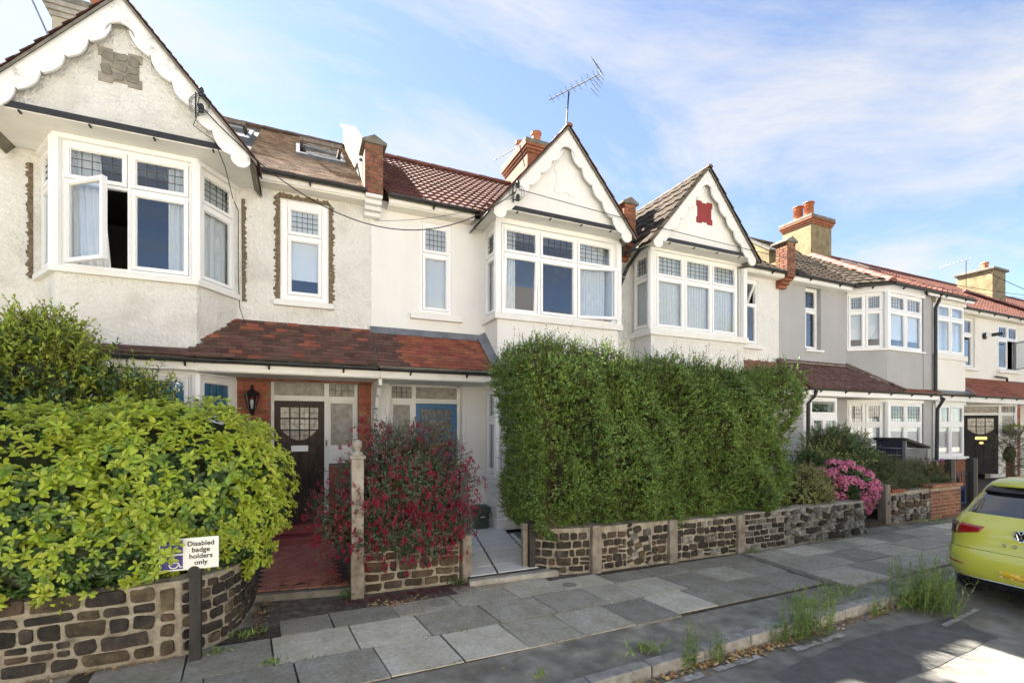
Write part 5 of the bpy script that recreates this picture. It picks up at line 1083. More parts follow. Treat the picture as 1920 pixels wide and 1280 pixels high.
bq = MB(); bq.box(22.78, 23.05, 7.97, 8.25, .05, 2.74); bo = bq.build('brick_wall', 'mortar_dark', h5); brick_face(bo, V(22.78, 7.966, 0), X_, NF, .27, .06, 2.7, 'brick', body=False); brick_face(bo, V(22.776, 8.25, 0), V(0, -1, 0), NL, .28, .06, 2.7, 'brick', body=False)
h6 = thing('terraced_house', 'white house at the far end of the row with an open upper window', 'house', (26, 8.75, .1), 'terraced houses along the street')
wall_panel(h6, 'wall', V(23.05, YW, 0), X_, NF, 7.0, .05, 6.0, [(.5, 2.05, 4.07, 5.76)], .16, 'render_cream'); shell(h6, 23.2, 30)
window(h6, O2, X_, NF, 23.55, 25.1, 4.07, 5.76, 5.2, 2, lead=(4, 4), opens={(1, 0): ('R', 55)}, leadrow=1)
b = MB(); b.box(23.45, 25.2, 8.64, 8.76, 3.95, 4.06); b.build('window_sill', 'paint_white', h6)
rf = main_roof(h6, 23.1, 46); tiles(rf, V(23.1, 8.44, MAINZ(8.44)), U, S, 14, 5.08, .22, .30, 'wave', 'pantile_orange', th=.025, stagger=False, single=True)
ridge_line(rf, V(23.1, 12.6, MAINZ(12.6)+.02), V(46, 12.6, MAINZ(12.6)+.02), 'ridge_red', .10, .6); eaves(h6, 23.1, 46)
prf = porch_roof(h6, 23.1, 30).build('porch_roof', 'tile_red', h6, fix=False); tiles(prf, V(23.1, *PE), X_, PS, 4, PL, .3, .105, 'plain', 'tile_red', th=.02, single=True)
b = MB(); b.box(23.1, 30, 7.905, 7.95, 2.745, 2.90); b.build('porch_beam', 'paint_white', h6); gutter(h6, V(23.1, 7.86, 2.95), V(30, 7.86, 2.95), .05)
chimney(h6, 28.9, 30.1, 10.9, 12.2, 7.6, 9.5, 'stock', pots=[(.25, .3), (.7, .5)], bands=0)
ridge_line(rf, V(26.6, 11.0, MAINZ(11.0)+.1), V(28.5, 9.2, MAINZ(9.2)+.1), 'ridge_red', .12, .4)
b = MB(); b.tube([V(23.2, 8.66, 3.78), V(24.0, 8.66, 3.76), V(24.05, 8.66, 3.6), V(30, 8.66, 3.55)], .035, 8); b.build('waste_pipe', 'black_plastic', h6)

TREES_LATER = []
# ================================================================== THE OTHER SIDE OF THE STREET (seen only mirrored in the window panes; it also throws sunlight back)
strip('far_pavement', 'slab_light', [(-60, -8.2), (90, -8.2), (90, -5.2), (-60, -5.2)], .0, th=.12)
M['opp_slate'] = pm('opp_slate', [(.12, .115, .115), (.19, .18, .175)], scale=3, rough=.8); M['opp_cream'] = pm('opp_cream', [(.70, .655, .56), (.76, .71, .62)], scale=2, rough=.9); M['opp_white'] = pm('opp_white', [(.74, .71, .65), (.79, .76, .70)], scale=2, rough=.9)
for i, (x, mt, lab) in enumerate([(-17.5, 'opp_white', 'white house across the street, leftmost of those mirrored in the panes'), (-9.2, 'opp_cream', 'cream house across the street with a red roof, mirrored in the left panes'), (-.9, 'opp_white', 'white house across the street mirrored in the middle panes'), (7.4, 'opp_cream', 'cream house across the street mirrored in the panes of the grey house'), (15.7, 'opp_white', 'white house across the street mirrored in the far panes')]):
    t = thing('terraced_house', lab, 'house', (x, -10.5, 0), 'terraced houses across the street'); W_ = 8.2
    wall_panel(t, 'wall', V(x, -10.5, 0), X_, V(0, 1, 0), W_, 0, 5.9, [(1, 2.6, .9, 2.6), (1, 2.6, 3.9, 5.5), (5.2, 6.4, 3.9, 5.5), (5.0, 6.0, .2, 2.4)], .2, mt)
    b = MB()
    for (a, c, e, f_) in [(1, 2.6, .9, 2.6), (1, 2.6, 3.9, 5.5), (5.2, 6.4, 3.9, 5.5), (5.0, 6.0, .2, 2.4)]: b = MB(); b.border(V(x, -10.6, 0), X_, V(0, 1, 0), a, c, e, f_, .08, -.05, 0); w_ = b.build('window', 'upvc', t); q = MB(); q.box(x+a, x+c, -10.66, -10.64, e, f_); q.build('pane', 'car_glass', w_)
    b = MB(); b.quad(V(x, -10.1, 5.8), V(x+W_, -10.1, 5.8), V(x+W_, -14.6, 9), V(x, -14.6, 9)); b.quad(V(x, -14.6, 9), V(x+W_, -14.6, 9), V(x+W_, -19, 5.8), V(x, -19, 5.8)); b.build('roof', 'pantile_orange' if i > 3 else 'opp_slate', t, fix=False)
for x, y, hh, lab in ((27.5, -8.0, 9.5, 'leafy street tree across the road mirrored in the far panes'), (34.5, -7.5, 8.0, 'second leafy street tree across the road, farther along')):
    t = thing('street_tree', lab, 'tree', (x, y, 0), 'street trees across the road'); b = MB(); b.tube([V(x, y, 0), V(x+.1, y, 2), V(x, y+.1, 4.5), V(x+.2, y, 7)], .22, 8, r1=.06)
    for k in range(6): a = k*1.05; b.tube([V(x, y, 3+.3*k), V(x+1.3*math.cos(a), y+1.3*math.sin(a), 4.6+.4*k)], .07, 5, r1=.02)
    b.build('trunk', 'bark', t); TREES_LATER.append((t, x, y, hh))

# ================================================================== PLANTS
def np_mesh(name, verts, faces, mats, midx=None, smooth=False):
    me = bpy.data.meshes.new(name); n = len(verts); k = faces.shape[1]; m = len(faces)
    me.vertices.add(n); me.vertices.foreach_set('co', np.ascontiguousarray(verts, dtype=np.float32).ravel())
    me.loops.add(m*k); me.loops.foreach_set('vertex_index', np.ascontiguousarray(faces, dtype=np.int32).ravel())
    me.polygons.add(m); me.polygons.foreach_set('loop_start', np.arange(0, m*k, k, dtype=np.int32))
    for q in (mats if isinstance(mats, (list, tuple)) else [mats]): me.materials.append(M[q])
    if midx is not None: me.polygons.foreach_set('material_index', np.ascontiguousarray(midx, dtype=np.int32))
    if smooth: me.polygons.foreach_set('use_smooth', np.ones(m, dtype=bool))
    me.update(calc_edges=True); return me
def unit(a): return a/np.maximum(np.linalg.norm(a, axis=1, keepdims=True), 1e-9)
def leaf_arrays(P, D, Nr, L, Wd, fold=.25, droop=.12):
    """pointed, folded leaves: six corners, four triangles each"""
    D = unit(D); S = unit(np.cross(D, Nr)); Nn = np.cross(S, D); L = L[:, None]; Wd = Wd[:, None]
    base = P; tip = P+D*L-Nn*(L*droop); mid = P+D*L*.5+Nn*(L*.03)
    l = P+D*L*.48+S*Wd*.5+Nn*Wd*fold; r = P+D*L*.48-S*Wd*.5+Nn*Wd*fold
    vs = np.stack([base, l, tip, r, mid], 1).reshape(-1, 3); n = len(P); o = (np.arange(n)*5)[:, None]
    f = np.array([[0, 4, 1], [1, 4, 2], [0, 3, 4], [3, 2, 4]]); fs = (o[:, None, :]+f[None]).reshape(-1, 3)
    return vs, fs
def rnd(n): return unit(RNG.normal(size=(n, 3)))
def shoots(B, D, L, nl, lL, lW, angle=.9, up=.25, jitter=.25):
    """leaves set spirally along shoots that start at B and run along D"""
    n = len(B); D = unit(D); A = unit(np.cross(D, rnd(n))); C = np.cross(D, A); Ps = []; Ds = []; Ns = []; Ls = []
    for k in range(nl):
        t = (k+.5)/nl; a = 2.4*k+RNG.uniform(0, 6.28, n)[:, None]*0+RNG.normal(0, .3, (n, 1)); side = A*np.cos(a)+C*np.sin(a)
        Ps.append(B+D*(L*t)[:, None]); d = side*angle+D*(.55+.5*t)+RNG.normal(0, jitter, (n, 3)); d[:, 2] += up*.3
        Ds.append(d); Ns.append(D+rnd(n)*.25+np.array([0, 0, up])); Ls.append(lL*(1-.45*t)*RNG.uniform(.7, 1.2, n))
    P = np.concatenate(Ps); L_ = np.concatenate(Ls)
    return P, np.concatenate(Ds), np.concatenate(Ns), L_, L_*(lW/lL)
def stems_mesh(B, T, r):
    n = len(B); D = unit(T-B); A = unit(np.cross(D, np.array([.3, .2, .9]))); C = np.cross(D, A); vs = []
    for q, rr in ((B, r), (T, r*.5)):
        for k in range(3): an = 2.094*k; vs.append(q+(A*math.cos(an)+C*math.sin(an))*rr)
    v = np.stack(vs, 1).reshape(-1, 3); o = (np.arange(n)*6)[:, None]
    f = np.array([[0, 1, 4, 3], [1, 2, 5, 4], [2, 0, 3, 5]]); return v, (o[:, None, :]+f[None]).reshape(-1, 4)
def ell_points(n, c, r, zmin=None, front=None, noise=.08, bias=None):
    c = np.array(c); r = np.array(r); out = np.zeros((0, 3)); nr = np.zeros((0, 3))
    while len(out) < n:
        d = rnd(n*2); p = d*r
        if bias is not None: keep = RNG.uniform(0, 1, len(d)) < np.clip(.45+.55*(d@np.array(bias)), .05, 1); d, p = d[keep], p[keep]
        b = 1+noise*(np.sin(d[:, 0]*7+d[:, 2]*5)+np.sin(d[:, 1]*9+d[:, 2]*6+1.3)+.7*np.sin(d[:, 0]*15-d[:, 1]*13+2))[:, None]
        q = c+p*b*RNG.uniform(.86, 1.03, (len(d), 1)); m = np.ones(len(q), bool)
        if zmin is not None: m &= q[:, 2] > zmin
        out = np.concatenate([out, q[m]]); nr = np.concatenate([nr, unit(d/r)[m]])
    return out[:n], nr[:n]
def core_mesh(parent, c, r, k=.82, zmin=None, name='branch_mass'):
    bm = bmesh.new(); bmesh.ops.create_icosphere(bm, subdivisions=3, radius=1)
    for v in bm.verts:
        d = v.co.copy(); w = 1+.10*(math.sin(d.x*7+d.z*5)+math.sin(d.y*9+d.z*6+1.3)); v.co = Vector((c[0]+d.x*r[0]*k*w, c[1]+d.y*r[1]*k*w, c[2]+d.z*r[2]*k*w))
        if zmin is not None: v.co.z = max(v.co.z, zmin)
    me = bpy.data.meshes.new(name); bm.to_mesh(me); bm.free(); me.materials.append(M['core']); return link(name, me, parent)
def bush(name, label, cat, blobs, mats, n, lL, lW, nl=7, sl=.18, angle=.9, zmin=.1, up=.3, bias=(0, -.6, .5), noise=.08, split=None, group=None, corek=.80, tip=None, stem_r=.004):
    """blobs: (centre, radii, share)"""
    root = thing(name, label, cat, (blobs[0][0][0], blobs[0][0][1], .1), group)
    Bs = []; Ds = []
    for c, r, sh in blobs:
        p, d = ell_points(int(n*sh), c, r, zmin, noise=noise, bias=bias); Bs.append(p); Ds.append(d)
        core_mesh(root, c, r, corek, zmin)
    B = np.concatenate(Bs); D = np.concatenate(Ds); D = D+RNG.normal(0, .35, D.shape); D[:, 2] += up; D = unit(D)
    L = sl*RNG.uniform(.5, 1.4, len(B)); P, dd, nn, ll, ww = shoots(B-D*sl*.4, D, L, nl, lL, lW, angle)
    v, f = leaf_arrays(P, dd, nn, ll, ww); mi = None
    if split is not None: mi = np.repeat(np.tile(split(B), nl) if not tip else np.concatenate([split(B)*(k/nl > tip) for k in range(nl)]), 4)
    o = link('foliage', np_mesh('foliage', v, f, mats, mi), root); o['kind'] = 'stuff'
    v, f = stems_mesh(B-D*sl*1.2, B-D*sl*.4+D*L[:, None]*.9, stem_r); o = link('twigs', np_mesh('twigs', v, f, 'twig'), root); o['kind'] = 'stuff'
    return root
# ---- privet hedge: a clipped block leaning out, with long wild shoots on top
hd = thing('hedge', 'tall clipped green privet hedge growing over the panelled stone wall', 'hedge', (5.1, 6.0, .3))
def hedge_surface(n):
    hx0 = lambda z: 3.02-.33*np.clip((z-.5)/1.4, 0, 1)**.7; hx1 = lambda z: 7.35+.42*np.clip((z-.5)/1.6, 0, 1)
    t = RNG.uniform(0, 1, n); z = RNG.uniform(.50, 2.86, n); x = RNG.uniform(0, 1, n); y = np.zeros(n); nr = np.zeros((n, 3))
    m = t < .56; a = t >= .56; tp = a & (t < .78); lf = (t >= .78) & (t < .93); rt = t >= .93
    X = hx0(z)+(hx1(z)-hx0(z))*x
    Y = np.full(n, 5.48)-.14*np.clip((z-.5)/.8, 0, 1); nr[m] = (0, -1, .12)
    zt = 2.84
    Xt = hx0(np.full(n, zt))+(hx1(np.full(n, zt))-hx0(np.full(n, zt)))*x; Yt = RNG.uniform(5.38, 6.75, n)
    X[tp] = Xt[tp]; Y[tp] = Yt[tp]; z[tp] = zt+RNG.uniform(-.08, .06, tp.sum()); nr[tp] = (0, -.1, 1)
    Ys = RNG.uniform(5.38, 6.7, n); X[lf] = hx0(z)[lf]; Y[lf] = Ys[lf]; nr[lf] = (-1, -.1, .1); X[rt] = hx1(z)[rt]; Y[rt] = Ys[rt]; nr[rt] = (1, -.1, .1)
    b = .095*(np.sin(X*2.7+z*1.9)+np.sin(z*4.1-X*1.3+1)+.6*np.sin(X*6.1+z*5.3)+.5*np.sin(X*11+3*z))
    # rounded corners
    ez = np.clip((z-2.45)/.45, 0, 1)**2; ex = np.clip((hx0(z)+.35-X)/.35, 0, 1)**2+np.clip((X-hx1(z)+.35)/.35, 0, 1)**2
    Y = Y+(m*(ez*.22+ex*.22)); low = np.clip((.75-z)/.25, 0, 1); Y = Y+m*low*.10
    P = np.stack([X, Y, z], 1)+nr*b[:, None]; return P, nr
B, D = hedge_surface(11000); nf = 2600; B = np.concatenate([B, np.stack([RNG.uniform(2.78, 7.62, nf), RNG.uniform(5.52, 6.1, nf), RNG.uniform(2.25, 2.80, nf)], 1), np.stack([RNG.uniform(2.78, 3.15, 700), RNG.uniform(5.5, 6.5, 700), RNG.uniform(.7, 2.6, 700)], 1)]); D = np.concatenate([D, np.tile(np.array([[0, -.6, .5]]), (nf, 1)), np.tile(np.array([[-.8, -.4, .2]]), (700, 1))]); D = D+RNG.normal(0, .55, D.shape); D[:, 2] += .28; D = unit(D)
L = .16*RNG.uniform(.4, 1.5, len(B)); top = (B[:, 2] > 2.75); L[top] *= RNG.uniform(.8, 1.9, top.sum())
P, dd, nn, ll, ww = shoots(B-D*.06, D, L, 9, .060, .030, .95)
v, f = leaf_arrays(P, dd, nn, ll, ww)
nb = 70; Bt = np.stack([RNG.uniform(2.6, 7.6, nb), RNG.uniform(5.4, 6.2, nb), np.full(nb, 2.75)], 1); Dt = np.tile(np.array([[0, -.05, 1.]]), (nb, 1))+RNG.normal(0, .13, (nb, 3)); Lt = RNG.uniform(.18, .42, nb); Lt[:4] = .6
P2, d2, n2, l2, w2 = shoots(Bt, Dt, Lt, 14, .05, .022, .9); v2, f2_ = leaf_arrays(P2, d2, n2, l2, w2)
o = link('foliage', np_mesh('foliage', np.concatenate([v, v2]), np.concatenate([f, f2_+len(v)]), 'leaf_privet'), hd); o['kind'] = 'stuff'
Dt = unit(Dt); v, f = stems_mesh(np.concatenate([B-D*.2, Bt]), np.concatenate([B-D*.06+D*L[:, None]*.9, Bt+Dt*Lt[:, None]]), .0028); o = link('twigs', np_mesh('twigs', v, f, 'twig'), hd); o['kind'] = 'stuff'
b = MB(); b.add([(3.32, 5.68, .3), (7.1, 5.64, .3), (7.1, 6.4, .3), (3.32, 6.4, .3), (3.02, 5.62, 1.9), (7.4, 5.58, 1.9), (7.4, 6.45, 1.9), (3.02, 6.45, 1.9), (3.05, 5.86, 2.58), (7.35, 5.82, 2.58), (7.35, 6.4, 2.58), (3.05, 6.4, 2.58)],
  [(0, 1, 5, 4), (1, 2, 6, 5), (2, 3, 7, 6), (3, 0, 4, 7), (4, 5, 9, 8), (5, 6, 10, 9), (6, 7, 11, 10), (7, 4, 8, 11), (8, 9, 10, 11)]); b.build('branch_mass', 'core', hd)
# ---- lime choisya over the curved wall: rosettes of leaves
def rosette_mesh(name, mat, nleaf, L, W, seed, lay=2):
    rg = np.random.default_rng(seed); P = []; D = []; Nn = []; Ls = []
    for k in range(nleaf):
        a = 2*math.pi*k/nleaf*lay+rg.normal(0, .15)+(.3 if k % 2 else 0); el = .15+.55*(k/nleaf)+rg.normal(0, .1)
        P.append((0, 0, .012*k/nleaf*lay)); D.append((math.cos(a)*math.cos(el), math.sin(a)*math.cos(el), math.sin(el))); Nn.append((-math.cos(a)*math.sin(el), -math.sin(a)*math.sin(el), math.cos(el))); Ls.append(L*rg.uniform(.75, 1.1)*(1-.3*k/nleaf))
    # obovate leaves: widest beyond the middle, eight triangles
    vs = []; fs = []
    for p, d, n_, l in zip(P, D, Nn, Ls):
        p, d, n_ = Vector(p), Vector(d).normalized(), Vector(n_).normalized(); s = d.cross(n_); w = W*l/L; o = len(vs)
        pr = [(0, .06, 0), (.3, .28, .03), (.62, .5, .045), (.85, .36, .02)]
        for t, ww, h in pr:
            c = p+d*l*t+n_*(h*l-.16*l*t*t); vs += [c-s*w*ww+n_*w*.10, c-n_*w*.03, c+s*w*ww+n_*w*.10]
        vs.append(p+d*l-n_*.17*l)
        for i in range(3):
            for j in range(2): fs.append((o+3*i+j, o+3*i+j+1, o+3*i+j+4, o+3*i+j+3))
        fs += [(o+9, o+10, o+12), (o+10, o+11, o+12)]
    me = bpy.data.meshes.new(name); me.from_pydata([tuple(v) for v in vs], [], fs); me.materials.append(M[mat]); me.update(); return me
RL = [rosette_mesh('leaf_cluster', 'leaf_choisya', n, .082, .034, i, 1.6) for i, n in enumerate((8, 9, 7, 10, 6))]
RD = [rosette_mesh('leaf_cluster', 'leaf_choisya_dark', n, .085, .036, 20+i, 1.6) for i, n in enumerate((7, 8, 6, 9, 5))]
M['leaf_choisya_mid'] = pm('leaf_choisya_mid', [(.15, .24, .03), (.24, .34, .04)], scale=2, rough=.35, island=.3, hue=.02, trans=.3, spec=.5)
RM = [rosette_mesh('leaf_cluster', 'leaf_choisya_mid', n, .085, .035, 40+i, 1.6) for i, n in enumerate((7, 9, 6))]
ch = thing('choisya_bush', 'lime green leafy bush overflowing the curved stone wall behind the parking sign', 'bush', (-1.5, 5.6, .1))
blobs = [((-2.35, 5.55, 1.25), (1.25, .90, .84), .40), ((-1.18, 5.72, 1.28), (1.04, .84, .90), .38), ((-.75, 5.74, .98), (.60, .66, .62), .22), ((-1.75, 5.18, .88), (.9, .42, .36), .14)]
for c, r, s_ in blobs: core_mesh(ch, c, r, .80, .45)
cand = []
for c, r, sh in blobs:
    p, d = ell_points(int(6000*sh), c, r, .48, noise=.05, bias=(.1, -.8, .35))
    cand += list(zip(p, d))
def inside(p):
    return sum(1 for c, r, _ in blobs if sum(((p[i]-c[i])/(r[i]*.86))**2 for i in range(3)) < 1)
cand = [q for q in cand if not inside(q[0]) and not (-1.0 < q[0][0] < -.50 and q[0][1] < 5.0 and .60 < q[0][2] < 1.06)]
cam_d = lambda p: math.sqrt(p[0]**2+p[1]**2+(p[2]-CAM_Z)**2)
random.shuffle(cand); scored = []
for p, d in cand:
    patch = math.sin(p[0]*5.3+p[2]*4)+math.sin(p[2]*6.1-p[0]*3.1+1)
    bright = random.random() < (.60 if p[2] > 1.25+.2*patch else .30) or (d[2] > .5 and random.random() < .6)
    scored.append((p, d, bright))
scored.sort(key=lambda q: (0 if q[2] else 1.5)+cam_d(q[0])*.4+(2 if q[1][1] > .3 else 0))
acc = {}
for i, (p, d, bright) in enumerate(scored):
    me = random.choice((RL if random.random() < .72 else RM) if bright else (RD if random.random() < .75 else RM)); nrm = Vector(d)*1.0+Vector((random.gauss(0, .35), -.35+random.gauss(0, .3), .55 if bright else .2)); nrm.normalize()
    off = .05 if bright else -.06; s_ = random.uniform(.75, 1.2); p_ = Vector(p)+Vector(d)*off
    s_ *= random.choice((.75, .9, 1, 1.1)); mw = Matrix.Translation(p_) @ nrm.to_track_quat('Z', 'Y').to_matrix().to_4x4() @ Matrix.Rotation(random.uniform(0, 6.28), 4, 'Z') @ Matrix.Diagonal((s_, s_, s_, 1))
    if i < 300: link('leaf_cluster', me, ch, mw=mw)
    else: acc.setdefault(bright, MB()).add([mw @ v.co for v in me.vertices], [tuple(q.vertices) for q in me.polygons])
for (x, y, z) in ((-1.02, 4.64, 1.0), (-.98, 4.62, .92), (-1.05, 4.63, .86), (-.95, 4.63, 1.03), (-1.03, 4.62, .78), (-.90, 4.64, 1.06), (-.93, 4.62, .95), (-.89, 4.63, 1.0), (-1.0, 4.62, 1.05), (-.96, 4.61, .875), (-1.06, 4.62, .93)):
    s_ = random.uniform(.7, .95); link('leaf_cluster', random.choice(RL), ch, mw=Matrix.Translation((x, y, z)) @ Vector((random.gauss(0, .3), -1, .5)).to_track_quat('Z', 'Y').to_matrix().to_4x4() @ Matrix.Diagonal((s_, s_, s_, 1)))
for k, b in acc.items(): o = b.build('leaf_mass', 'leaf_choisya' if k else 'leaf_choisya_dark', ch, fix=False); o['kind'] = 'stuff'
# hanging sprigs over the wall top
# ---- laurel like shrub at the far left
bush('laurel_shrub', 'tall dark green shrub with upper leaves coloured as sunlit at the left edge before the bay', 'shrub', [((-2.75, 6.75, 1.75), (1.02, .78, 1.28), .7), ((-1.92, 6.65, 1.55), (.74, .6, 1.02), .34), ((-2.55, 6.8, 2.75), (.42, .4, .42), .12)],
     ['leaf_laurel', 'leaf_laurel_sunlit'], 2300, .095, .04, nl=8, sl=.20, zmin=.8, up=.55, noise=.07, split=lambda B: ((B[:, 2]+RNG.normal(0, .30, len(B))) > 2.35).astype(int), tip=.0)  # shoots near the top take the yellow colour that imitates sun on them
# ---- fuchsia
fu = bush('fuchsia_bush', 'spreading bush covered in small crimson hanging flowers beside the blue door', 'bush', [((1.28, 6.25, 1.08), (.80, .56, .86), .62), ((.72, 6.2, .80), (.52, .42, .52), .22), ((1.62, 6.1, .72), (.34, .40, .55), .2), ((1.25, 5.90, .60), (.72, .30, .36), .2)],
     ['leaf_fuchsia', 'leaf_fuchsia_red'], 2600, .050, .021, nl=9, sl=.24, zmin=.22, up=.15, noise=.10, split=lambda B: (RNG.uniform(0, 1, len(B)) < .22).astype(int), corek=.70, stem_r=.003)
def fuchsia_flower(seed):
    rg = random.Random(seed); b = MB()
    for k in range(rg.choice([3, 4, 5])):
        c = Vector((rg.uniform(-.025, .025), rg.uniform(-.025, .025), rg.uniform(-.03, .02))); b.tube([c+V(0, 0, .012), c, c-V(0, 0, .022)], .0055, 4, r1=.003)
        for j in range(4):
            a = j*1.57+rg.random(); d = V(math.cos(a), math.sin(a), -.7)*.020; s = V(-math.sin(a), math.cos(a), 0)*.006
            p = c-V(0, 0, .008); b.add([p, p+d*.6+s, p+d*1.15, p+d*.6-s], [(0, 1, 2, 3)])
    return b.mesh('flower', 'petal_red')
FM = [fuchsia_flower(i) for i in range(7)]; fpts = []
for c, r, sh in [((1.30, 6.22, 1.02), (.93, .66, .88), .55), ((.70, 6.15, .82), (.64, .54, .60), .25), ((1.62, 6.05, .74), (.42, .46, .62), .2), ((1.25, 5.86, .62), (.82, .38, .42), .25)]:
    p, d = ell_points(int(820*sh), c, r, .25, noise=.10, bias=(-.1, -.8, .2)); fpts += list(zip(p, d))
random.shuffle(fpts); fpts.sort(key=lambda q: q[0][1]+(q[1][1] > 0)*2+random.random()*.35); acc = MB()
for i, (p, d) in enumerate(fpts):
    me = random.choice(FM); s_ = random.uniform(.65, 1.15); mw = Matrix.Translation(Vector(p)+Vector(d)*.04) @ Matrix.Rotation(random.uniform(0, 6.28), 4, 'Z') @ Matrix.Rotation(random.gauss(0, .25), 4, 'X') @ Matrix.Diagonal((s_, s_, s_, 1))
    if i < 300: link('flower', me, fu, mw=mw)
    else: acc.add([mw @ v.co for v in me.vertices], [tuple(q.vertices) for q in me.polygons])
o = acc.build('flower_mass', 'petal_red', fu, fix=False); o['kind'] = 'stuff'
arch = MB(); lfP = []; 
for (x0, z0, x1, z1, y1) in [(1.0, 1.2, .25, 1.05, 5.95), (1.0, 1.1, .10, .82, 6.0), (1.2, 1.5, .45, 1.75, 6.1), (1.6, 1.3, 2.0, 1.35, 5.95), (1.6, 1.0, 2.08, .95, 5.85), (1.2, 1.5, .62, 1.95, 6.2), (1.3, 1.6, 1.4, 2.02, 6.1), (1.6, 1.4, 1.85, 1.75, 6.0), (.8, .8, .2, .45, 5.9), (.9, 1.5, .72, 2.12, 6.3), (1.1, 1.6, .95, 2.0, 6.2), (1.6, .8, 2.02, 1.2, 5.8)]:
    path = [V(x0+(x1-x0)*t, 6.25+(y1-6.25)*t, z0+(z1-z0)*t+.16*math.sin(math.pi*t)) for t in [i/8 for i in range(9)]]; arch.tube(path, .006, 4, r1=.002)
    for p in path[2:]: lfP += [tuple(p)]*5
arch.build('arching_stem', 'twig', fu)
lp = np.array(lfP)+RNG.normal(0, .02, (len(lfP), 3)); d = RNG.normal(0, 1, lp.shape); d[:, 2] -= .5; v, f = leaf_arrays(lp, d, rnd(len(lp))+np.array([0, 0, 1.2]), RNG.uniform(.03, .05, len(lp)), RNG.uniform(.012, .02, len(lp)))
o = link('foliage', np_mesh('foliage', v, f, ['leaf_fuchsia', 'leaf_fuchsia_red'], np.repeat((RNG.uniform(0, 1, len(lp)) < .3).astype(int), 4)), fu); o['kind'] = 'stuff'
fl = MB()
for q in lfP[::4]:
    me = random.choice(FM); mw = Matrix.Translation(Vector(q)+V(random.gauss(0, .02), random.gauss(0, .02), -.03)) @ Matrix.Rotation(random.uniform(0, 6), 4, 'Z'); fl.add([mw @ v.co for v in me.vertices], [tuple(z.vertices) for z in me.polygons])
o = fl.build('flower_mass', 'petal_red', fu, fix=False); o['kind'] = 'stuff'
for t, x, y, hh in TREES_LATER:
    p, d = ell_points(5200, (x, y, hh*.62), (2.6, 2.6, hh*.36), 2.2, noise=.14); p = p-(p-np.array([x, y, hh*.62]))*(RNG.uniform(0, .75, len(p))**2)[:, None]
    v, f = leaf_arrays(p, d+rnd(len(p)), rnd(len(p))+np.array([0, 0, .7]), RNG.uniform(.16, .3, len(p)), RNG.uniform(.09, .16, len(p))); o = link('crown', np_mesh('crown', v, f, 'leaf_tree'), t); o['kind'] = 'stuff'
# ---- front garden of house 4
bush('variegated_bush', 'yellow green variegated bush between the tall hedge and the pink hydrangea', 'bush', [((8.35, 5.75, .72), (.52, .42, .52), 1)], ['leaf_varieg'], 900, .042, .022, nl=7, sl=.12, zmin=.3)
bush('rounded_shrub', 'large rounded shrub with dark and golden leaves in front of the grey house', 'shrub', [((10.9, 6.8, 1.0), (1.05, .75, .95), .75), ((10.1, 6.6, .8), (.6, .6, .6), .25)], ['leaf_shrub', 'leaf_varieg'], 1900, .065, .034, nl=7, sl=.16, zmin=.2, split=lambda B: ((np.sin(B[:, 0]*4+B[:, 2]*3)+RNG.normal(0, .5, len(B))) > .75).astype(int))
hy = bush('hydrangea', 'round hydrangea bush covered in pink mophead flowers above the flint wall', 'shrub', [((9.5, 5.82, .72), (.62, .5, .50), 1)], ['leaf_laurel'], 520, .09, .055, nl=6, sl=.14, zmin=.3)
def flower_head(seed):
    rg = np.random.default_rng(seed); n = 60; d = unit(rg.normal(size=(n, 3))); d[:, 2] = np.abs(d[:, 2])*.9-.15; vs = []; fs = []
    for q in d:
        q = Vector(q).normalized(); a = q.orthogonal().normalized(); b_ = q.cross(a); an = rg.uniform(0, 1.57); c = q*.088; a, b_ = a*math.cos(an)+b_*math.sin(an), b_*math.cos(an)-a*math.sin(an); s = .019; o = len(vs)
        vs += [c+a*s, c+b_*s, c-a*s, c-b_*s, c+q*.005]; fs += [(o, o+1, o+4), (o+1, o+2, o+4), (o+2, o+3, o+4), (o+3, o, o+4)]
    me = bpy.data.meshes.new('flower_head'); me.from_pydata([tuple(v) for v in vs], [], fs); me.materials.append(M['petal_pink']); me.update(); return me
HM = [flower_head(i) for i in range(4)]; p, d = ell_points(78, (9.5, 5.80, .74), (.68, .56, .54), .38, noise=.03, bias=(-.35, -.75, .45))
for q, e in zip(p, d):
    e = Vector(e)+V(0, 0, .5); s_ = random.uniform(.75, 1.2); link('flower_head', random.choice(HM), hy, mw=Matrix.Translation(Vector(q)) @ e.to_track_quat('Z', 'Y').to_matrix().to_4x4() @ Matrix.Diagonal((s_, s_, s_, 1)))
bush('evergreen_shrub', 'low dark evergreen shrub spreading over the wall by the wooden post', 'shrub', [((11.6, 6.15, .72), (1.0, .5, .56), .6), ((12.9, 6.1, .68), (.75, .45, .48), .4)], ['leaf_conifer', 'leaf_rust'], 1900, .05, .018, nl=8, sl=.15, zmin=.2, split=lambda B: ((B[:, 0]+RNG.normal(0, .4, len(B))) > 13.2).astype(int))
bush('garden_shrub', 'grey leaved slender shrub growing in front of the black door', 'shrub', [((17.9, 6.4, 1.2), (.55, .4, .75), 1)], ['leaf_olive'], 260, .075, .018, nl=8, sl=.28, zmin=.2, corek=.3)
